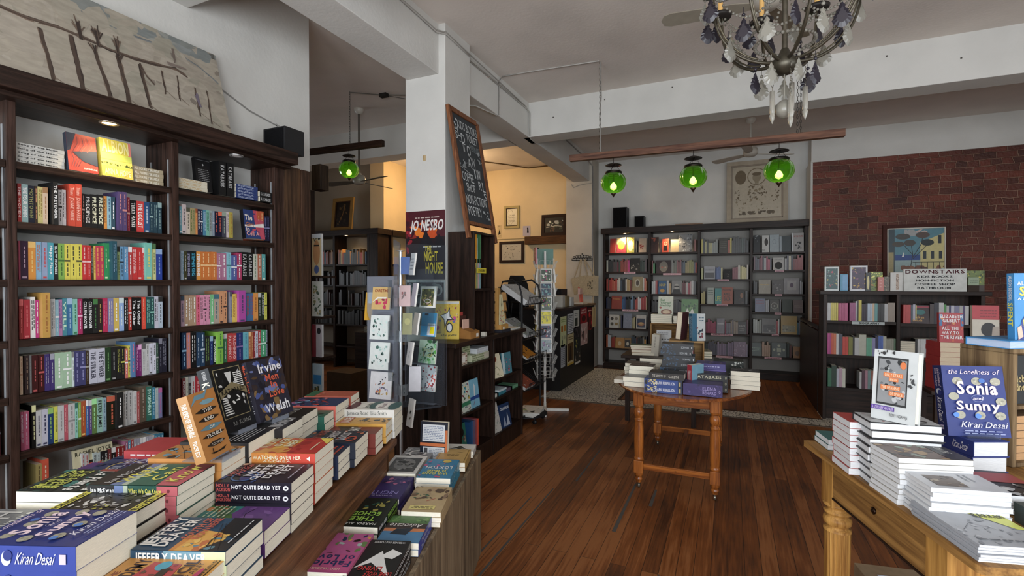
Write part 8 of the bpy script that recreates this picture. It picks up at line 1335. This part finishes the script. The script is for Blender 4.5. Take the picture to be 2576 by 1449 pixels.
# ================================================================== HANGING LAMPS, FANS, CHANDELIER
BEAMW = wood_mat('lamp_beam_wood', '4a3026', '7a5644', 'X', .5, 1.5)
GREENG = None
def green_glass():
    m, nt, b = new_mat('green_ribbed_glass'); out = nt.nodes['Material Output']
    b.inputs['Base Color'].default_value = lin('3f8a22'); b.inputs['Roughness'].default_value = .08; b.inputs['Transmission Weight'].default_value = .9; b.inputs['IOR'].default_value = 1.2
    t = N(nt, 'ShaderNodeBsdfTransparent'); t.inputs[0].default_value = lin('6fae46'); mx = N(nt, 'ShaderNodeMixShader')
    lw = N(nt, 'ShaderNodeLayerWeight'); lw.inputs[0].default_value = .45
    mr = N(nt, 'ShaderNodeMapRange'); mr.inputs['To Min'].default_value = .3; mr.inputs['To Max'].default_value = .85; nt.links.new(lw.outputs['Facing'], mr.inputs[0])
    tl = N(nt, 'ShaderNodeBsdfTranslucent'); tl.inputs[0].default_value = lin('6fd02a'); m2 = N(nt, 'ShaderNodeMixShader'); m2.inputs[0].default_value = .13
    nt.links.new(mr.outputs[0], mx.inputs[0]); nt.links.new(t.outputs[0], mx.inputs[1]); nt.links.new(b.outputs[0], mx.inputs[2])
    nt.links.new(mx.outputs[0], m2.inputs[1]); nt.links.new(tl.outputs[0], m2.inputs[2]); nt.links.new(m2.outputs[0], out.inputs[0]); return m
GREENG = green_glass()
def chain(m, p0, p1, r=.011, wire=.0022, col='4a4642'):
    p0, p1 = Vector(p0), Vector(p1); L = (p1 - p0).length; n = max(2, int(L / (r * 2.6))); d = (p1 - p0) / n; u = Vector((1, 0, 0)) if abs(d.normalized().z) > .7 else Vector((0, 0, 1)); v = d.cross(u).normalized(); u = v.cross(d).normalized()
    for i in range(n):
        c = p0 + d * (i + .5); a = u if i % 2 else v
        m.tube([c + d.normalized() * math.cos(t) * r * 1.55 + a * math.sin(t) * r * .62 for t in [2 * math.pi * k / 8 for k in range(8)]], wire, col, 4, closed=True)
def lantern(x, y, ztop, label, s=1.0, grp='green glass lanterns on the front lamp beam', power=3.2):
    """ztop = underside of the beam; globe hangs below"""
    s *= 1.08; r = .118 * s; cz = -.232 * s
    o = thing('green_lantern', label, 'lantern', (x, y, ztop), group=grp)
    m = MB(); m.tube([(0, 0, 0), (0, 0, -.05 * s)], .003, '2a2420', 6); m.lathe([(.003, -.045 * s), (.03 * s, -.052 * s), (.075 * s, -.068 * s), (.076 * s, -.072 * s), (.03 * s, -.062 * s), (.003, -.06 * s)], (0, 0, 0), '3a3630', 22); m.build('smoke_cap', METAL, o)
    m = MB(); zr = cz + r * .80
    for k in range(3):
        a = k * 2.094 + .4; m.tube([(.012, 0, -.06 * s), (.07 * s * math.cos(a), .07 * s * math.sin(a), zr + .01)], .0018, '2a2622', 5)
    m.lathe([(.07 * s, zr - .012), (.078 * s, zr - .008), (.078 * s, zr + .004), (.07 * s, zr + .012), (.064 * s, zr + .004), (.066 * s, zr - .01)], (0, 0, 0), '2c2824', 26)
    m.lathe([(.066 * s, zr - .004), (.066 * s, zr - .001)], (0, 0, 0), '2c2824', 20); m.f = m.f[:-2]; m.c = m.c[:-2]; m.m = m.m[:-2]; m.sm = m.sm[:-2]
    m.build('collar', METAL, o)
    m = MB(); pr = []
    for i in range(17):
        t = R(38) + (math.pi - R(38) - .12) * i / 16; pr.append((r * math.sin(t) ** .9, cz + r * .86 * math.cos(t)))
    vs = MB(); vs.lathe(pr, (0, 0, 0), '4f9a26', 56, ribs=14, rib_d=.055); vs.f = vs.f[:-2]; vs.c = vs.c[:-2]; vs.m = vs.m[:-2]; vs.sm = vs.sm[:-2]
    vs.build('glass_globe', GREENG, o)
    m = MB(); zb = cz - r * .86; m.lathe([(.022 * s, zb + .008), (.026 * s, zb), (.018 * s, zb - .012 * s), (.012 * s, zb - .02 * s), (.004, zb - .034 * s), (.001, zb - .04 * s)], (0, 0, 0), '4a3c2c', 18); m.build('finial', METAL, o)
    m = MB(); m.tube([(0, 0, zr), (0, 0, cz + .0)], .009, '2a2824', 8); m.build('lamp_holder', BLACKP, o)
    m = MB(); m.lathe([(.009, cz + .0), (.018 * s, cz - .012 * s), (.032 * s, cz - .038 * s), (.028 * s, cz - .06 * s), (.001, cz - .074 * s)], (0, 0, 0), 'fff', 14); m.build('bulb', emit_mat('glowing_bulb', 'fff2c0', 9), o)
    point_light('lantern_light', (x, y, ztop + cz - .035 * s), power, (1, .82, .5), .02)
b = thing('lamp_beam', 'brown timber hung on a chain over the floor carrying three green lanterns', 'lamp beam', (-.315, 5.0, 2.872), math.atan2(.12, 2.43))
m = MB(); m.box(-1.225, 1.225, -.03, .03, -.03, .035, 'fff'); m.build('timber', BEAMW, b, bevel=.002)
m = MB(); chain(m, (-.91, 0, .04), (-.91, 0, .97)); chain(m, (.89, 0, .04), (.89, 0, .97)); m.build('chain', METAL, b)
m = MB(); m.tube([(-.905, -.01, .97), (-.895, -.012, .6), (-.915, .012, .4), (-.9, -.012, .2), (-.905, .0, .045)], .006, '8a8680', 6); m.build('lamp_flex', MATT, b)
m = MB()
for x in (-.8, -.72, .1, .9): m.lathe([(.006, .035), (.007, .04), (.002, .044)], (x, 0, 0), '2a2420', 8)
m.build('screw_eye', METAL, b)
for (x, lab) in ((-1.085, 'green ribbed glass lantern nearest the chain end of the front lamp beam'), (-.325, 'green ribbed glass lantern in the middle of the front lamp beam'), (.405, 'green ribbed glass lantern in front of the framed print, largest of three')):
    lantern(x, 5.0 + (x + .315) * .0494, 2.84, lab)
b = thing('lamp_beam', 'dark timber with one green lantern hanging in the side room', 'lamp beam', (-4.25, 4.5, 3.17), R(3))
m = MB(); m.box(-1.3, .60, -.03, .03, -.03, .04, 'fff'); m.build('timber', wood_mat('side_lamp_beam', '241712', '3c2a20', 'X'), b, bevel=.002)
m = MB(); chain(m, (.13, 0, .045), (.13, 0, .66)); m.build('chain', METAL, b)
lantern(-4.13, 4.5, 3.14, 'single green glass lantern hanging in the dim side room', .92, None, 1.2)
m = MB(); m.tube([(-4.12, 4.5, 3.82), (-3.8, 4.72, 3.815), (-3.0, 5.1, 3.82)], .006, '6a655e', 5); m.tube([(-3.8, 4.72, 3.815), (-3.1, 5.6, 3.82)], .005, '6a655e', 5); m.box(-3.84, -3.74, 4.69, 4.75, 3.79, 3.83, '2a2622'); struct('trim_8', m, MATT)
def fan(x, y, zc, zh, label, rots, R_=.62, col='b0a89c', hub=.085, rodcol='b0aaa0'):
    f = thing('ceiling_fan', label, 'fan', (x, y, zc))
    m = MB(); m.lathe([(.06, 0), (.062, -.02), (.05, -.05), (.02, -.07)], (0, 0, 0), 'c8c2b8', 20); m.tube([(0, 0, -.06), (0, 0, zh - zc + .08)], .013, rodcol, 10); m.lathe([(.02, zh - zc + .1), (.03, zh - zc + .09), (.03, zh - zc + .07)], (0, 0, 0), 'c8c2b8', 14); m.build('downrod', ENAMEL, f)
    m = MB(); m.lathe([(.02, zh - zc + .075), (hub, zh - zc + .06), (hub * 1.12, zh - zc + .02), (hub * 1.1, zh - zc - .02), (hub * .7, zh - zc - .05), (.001, zh - zc - .055)], (0, 0, 0), 'a8a196', 24); m.build('motor', ENAMEL, f)
    for a in rots:
        Tm = Matrix.Rotation(R(a), 4, 'Z') @ Matrix.Rotation(R(12), 4, 'X'); z = zh - zc - .02
        m = MB(); m.prism([Tm @ Vector(p) + Vector((0, 0, z)) for p in ((hub, -.03, 0), (.2, -.05, 0), (R_ * .9, -.065, 0), (R_ * .97, -.05, 0), (R_, 0, 0), (R_ * .97, .05, 0), (R_ * .9, .065, 0), (.2, .05, 0), (hub, .03, 0))], (0, 0, .006), col); m.build('blade', MATT, f)
fan(.256, 7.5, 3.83, 3.36, 'white three-blade ceiling fan behind the lamp beam near the rear wall', (25, 145, 262), .6)
fan(.22, 3.72, 3.83, 3.47, 'ceiling fan partly hidden behind the crystal chandelier', (185, 305, 65), .68, '8a8274')
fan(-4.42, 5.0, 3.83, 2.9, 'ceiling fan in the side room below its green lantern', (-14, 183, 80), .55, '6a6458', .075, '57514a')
# chandelier
CH_ = thing('chandelier', 'wrought chandelier hung with clear and smoky crystal drops and bead chains', 'chandelier', (.222, 2.52, 0))
BRZ = attr_mat('aged_bronze', .4, .5, .2, 30, metal=.55)
def crystal(name, col, alpha):
    m, nt, b = new_mat(name); b.inputs['Base Color'].default_value = lin(col); b.inputs['Roughness'].default_value = .28; b.inputs['Transmission Weight'].default_value = alpha; b.inputs['IOR'].default_value = 1.5; b.inputs['Specular IOR Level'].default_value = .4
    return m
CLR = crystal('clear_crystal', 'b4b0a4', .6); SMK = crystal('smoky_crystal', '2c2830', .1)
ZB = 2.57; RC = .315
m = MB(); m.tube([(0, 0, ZB - .04), (0, 0, 3.3)], .012, '5a5448', 10); m.lathe([(.001, ZB - .055), (.03, ZB - .05), (.055, ZB - .02), (.05, ZB + .01), (.03, ZB + .025), (.015, ZB + .06)], (0, 0, 0), '4a453a', 22); m.lathe([(.015, 2.86), (.05, 2.88), (.07, 2.9), (.03, 2.93), (.02, 3.0)], (0, 0, 0), 'b0aca0', 22); m.build('stem', BRZ, CH_)
m = MB(); chain(m, (0, 0, 3.3), (0, 0, 3.82), .016, .003); m.lathe([(.06, 3.83), (.055, 3.8), (.02, 3.77)], (0, 0, 0), 'a8a298', 18); m.build('hanging_chain', METAL, CH_)
NA = 8
for k in range(NA):
    a = 2 * math.pi * k / NA + .25; c, s_ = math.cos(a), math.sin(a)
    pts = []
    for i in range(13):
        t = i / 12; r = .03 + (RC - .03) * math.sin(t * math.pi / 2) ** .9; z = ZB + .0 + .33 * (1 - math.cos(t * math.pi / 2)) ** 1.1; pts.append((r * c, r * s_, z))
    m = MB(); m.tube(pts, [.008 - .003 * i / 12 for i in range(13)], '4a4438', 8)
    m.tube([(p[0] * .97, p[1] * .97, p[2] + .014) for p in pts[2:]], .004, '5f5848', 6)
    arm = m.build('arm', BRZ, CH_)
    m = MB(); m.lathe([(.008, ZB + .33), (.05, ZB + .335), (.056, ZB + .35), (.03, ZB + .35), (.014, ZB + .36)], (RC * c, RC * s_, 0), '2a2624', 18); m.build('drip_pan', BLACKP, arm)
    m = MB(); m.tube([(RC * c, RC * s_, ZB + .36), (RC * c, RC * s_, ZB + .46)], .012, 'e8b870', 10); m.build('candle_sleeve', attr_mat('wax', .5, .4, .05), arm)
    m = MB(); m.lathe([(.008, .46), (.015, .475), (.014, .5), (.004, .53), (.001, .535)], (RC * c, RC * s_, ZB), 'fff', 12); m.build('candle_bulb', MATT, arm)
RINGC = MB()
for i in range(40):
    t0 = 2 * math.pi * i / 40; 
    RINGC.ball((.12 * math.cos(t0), .12 * math.sin(t0), ZB + .085), .0085, 'fff', 6)
RINGC.build('bead_ring', CLR, CH_)
def beads(p0, p1, sag, n):
    m = MB()
    for i in range(n + 1):
        t = i / n; p = Vector(p0).lerp(Vector(p1), t); p.z -= sag * 4 * t * (1 - t); m.ball(p, .0065, 'fff', 6)
    m.build('bead_swag', CLR, CH_)
for k in range(NA):
    a = 2 * math.pi * k / NA + .25; a2 = a + 2 * math.pi / NA
    beads((.30 * math.cos(a), .30 * math.sin(a), ZB + .31), (.30 * math.cos(a2), .30 * math.sin(a2), ZB + .31), .05, 15)
    beads((.05 * math.cos(a), .05 * math.sin(a), ZB + .30), (.29 * math.cos(a), .29 * math.sin(a), ZB + .32), .09, 17)
    beads((.2 * math.cos(a), .2 * math.sin(a), ZB + .13), (.2 * math.cos(a2), .2 * math.sin(a2), ZB + .13), .04, 10)
def drop(p, size, smoky, yaw, col=None):
    m = MB(); s = size; out = [(0, 0), (.16, -.18), (.12, -.26), (.3, -.36), (.26, -.42), (.42, -.56), (.38, -.62), (.5, -.74), (.44, -.8), (.4, -.9), (.28, -.93), (.2, -1.02), (0, -1.08)]
    o2 = out + [(-x, z) for x, z in out[::-1][1:-1]]; c, sn = math.cos(yaw), math.sin(yaw)
    F = lambda x, z, e: (p[0] + (x * c - e * sn) * s * .74, p[1] + (x * sn + e * c) * s * .74, p[2] + z * s)
    n = len(o2); vs = [F(x, z, 0) for x, z in o2] + [F(0, -.6, .13), F(0, -.6, -.13)]
    vs2 = [F(x * .6, -.6 + (z + .6) * .6, .1) for x, z in o2] + [F(x * .6, -.6 + (z + .6) * .6, -.1) for x, z in o2]
    V = [F(x, z, 0) for x, z in o2] + vs2; fs = []
    for i in range(n):
        j = (i + 1) % n; fs.append((i, j, n + j, n + i)); fs.append((j, i, 2 * n + i, 2 * n + j))
    fs.append(tuple(range(n, 2 * n))); fs.append(tuple(range(2 * n, 3 * n))[::-1]); m.add(V, fs, 'fff')
    m.ball((p[0], p[1], p[2] + .012), .008, 'fff', 6); m.tube([(p[0], p[1], p[2] + .018), (p[0], p[1], p[2] + .045)], .0012, 'fff', 4)
    m.build('crystal_drop', SMK if smoky else CLR, CH_)
rnd = random.Random(5)
for k in range(20):
    a = 2 * math.pi * k / 20 + .1; drop((.335 * math.cos(a), .335 * math.sin(a), ZB + (.285 if k % 2 else .325)), .1, k % 3 != 1, rnd.uniform(-.4, .9))
for k in range(14):
    a = 2 * math.pi * k / 14 + .3; drop((.235 * math.cos(a), .235 * math.sin(a), ZB + (.12 if k % 2 else .16)), .1, k % 2 == 0, rnd.uniform(-.5, .9))
for k in range(7):
    a = 2 * math.pi * k / 7 + .6; drop((.12 * math.cos(a), .12 * math.sin(a), ZB - .03), .095, k % 3 == 0, rnd.uniform(-.5, .9))
for (x, y, z0, L) in ((-.05, -.03, ZB - .13, .1), (.03, .01, ZB - .09, .12), (.02, -.05, ZB - .17, .09), (.085, .03, ZB - .11, .1)):
    m = MB(); chain(m, (x, y, ZB - .02), (x, y, z0), .006, .0012, '8a867c'); m.build('drop_chain', METAL, CH_)
    m = MB(); m.lathe([(.001, z0), (.011, z0 - .004), (.011, z0 - L), (.009, z0 - L - .006), (.012, z0 - L - .012), (.009, z0 - L - .03), (.001, z0 - L - .05)], (x, y, 0), 'fff', 8); m.build('crystal_prism', CLR, CH_)
m = MB(); m.ball((0, 0, ZB - .21), .038, 'fff', 16, sz=1.1); m.tube([(0, 0, ZB - .055), (0, 0, ZB - .17)], .003, 'fff', 5); m.build('crystal_ball', CLR, CH_)
m = MB(); chain(m, (.05, -.02, ZB - .04), (.05, -.02, ZB - .33), .006, .0012); m.build('drop_chain', METAL, CH_)
finish_books()
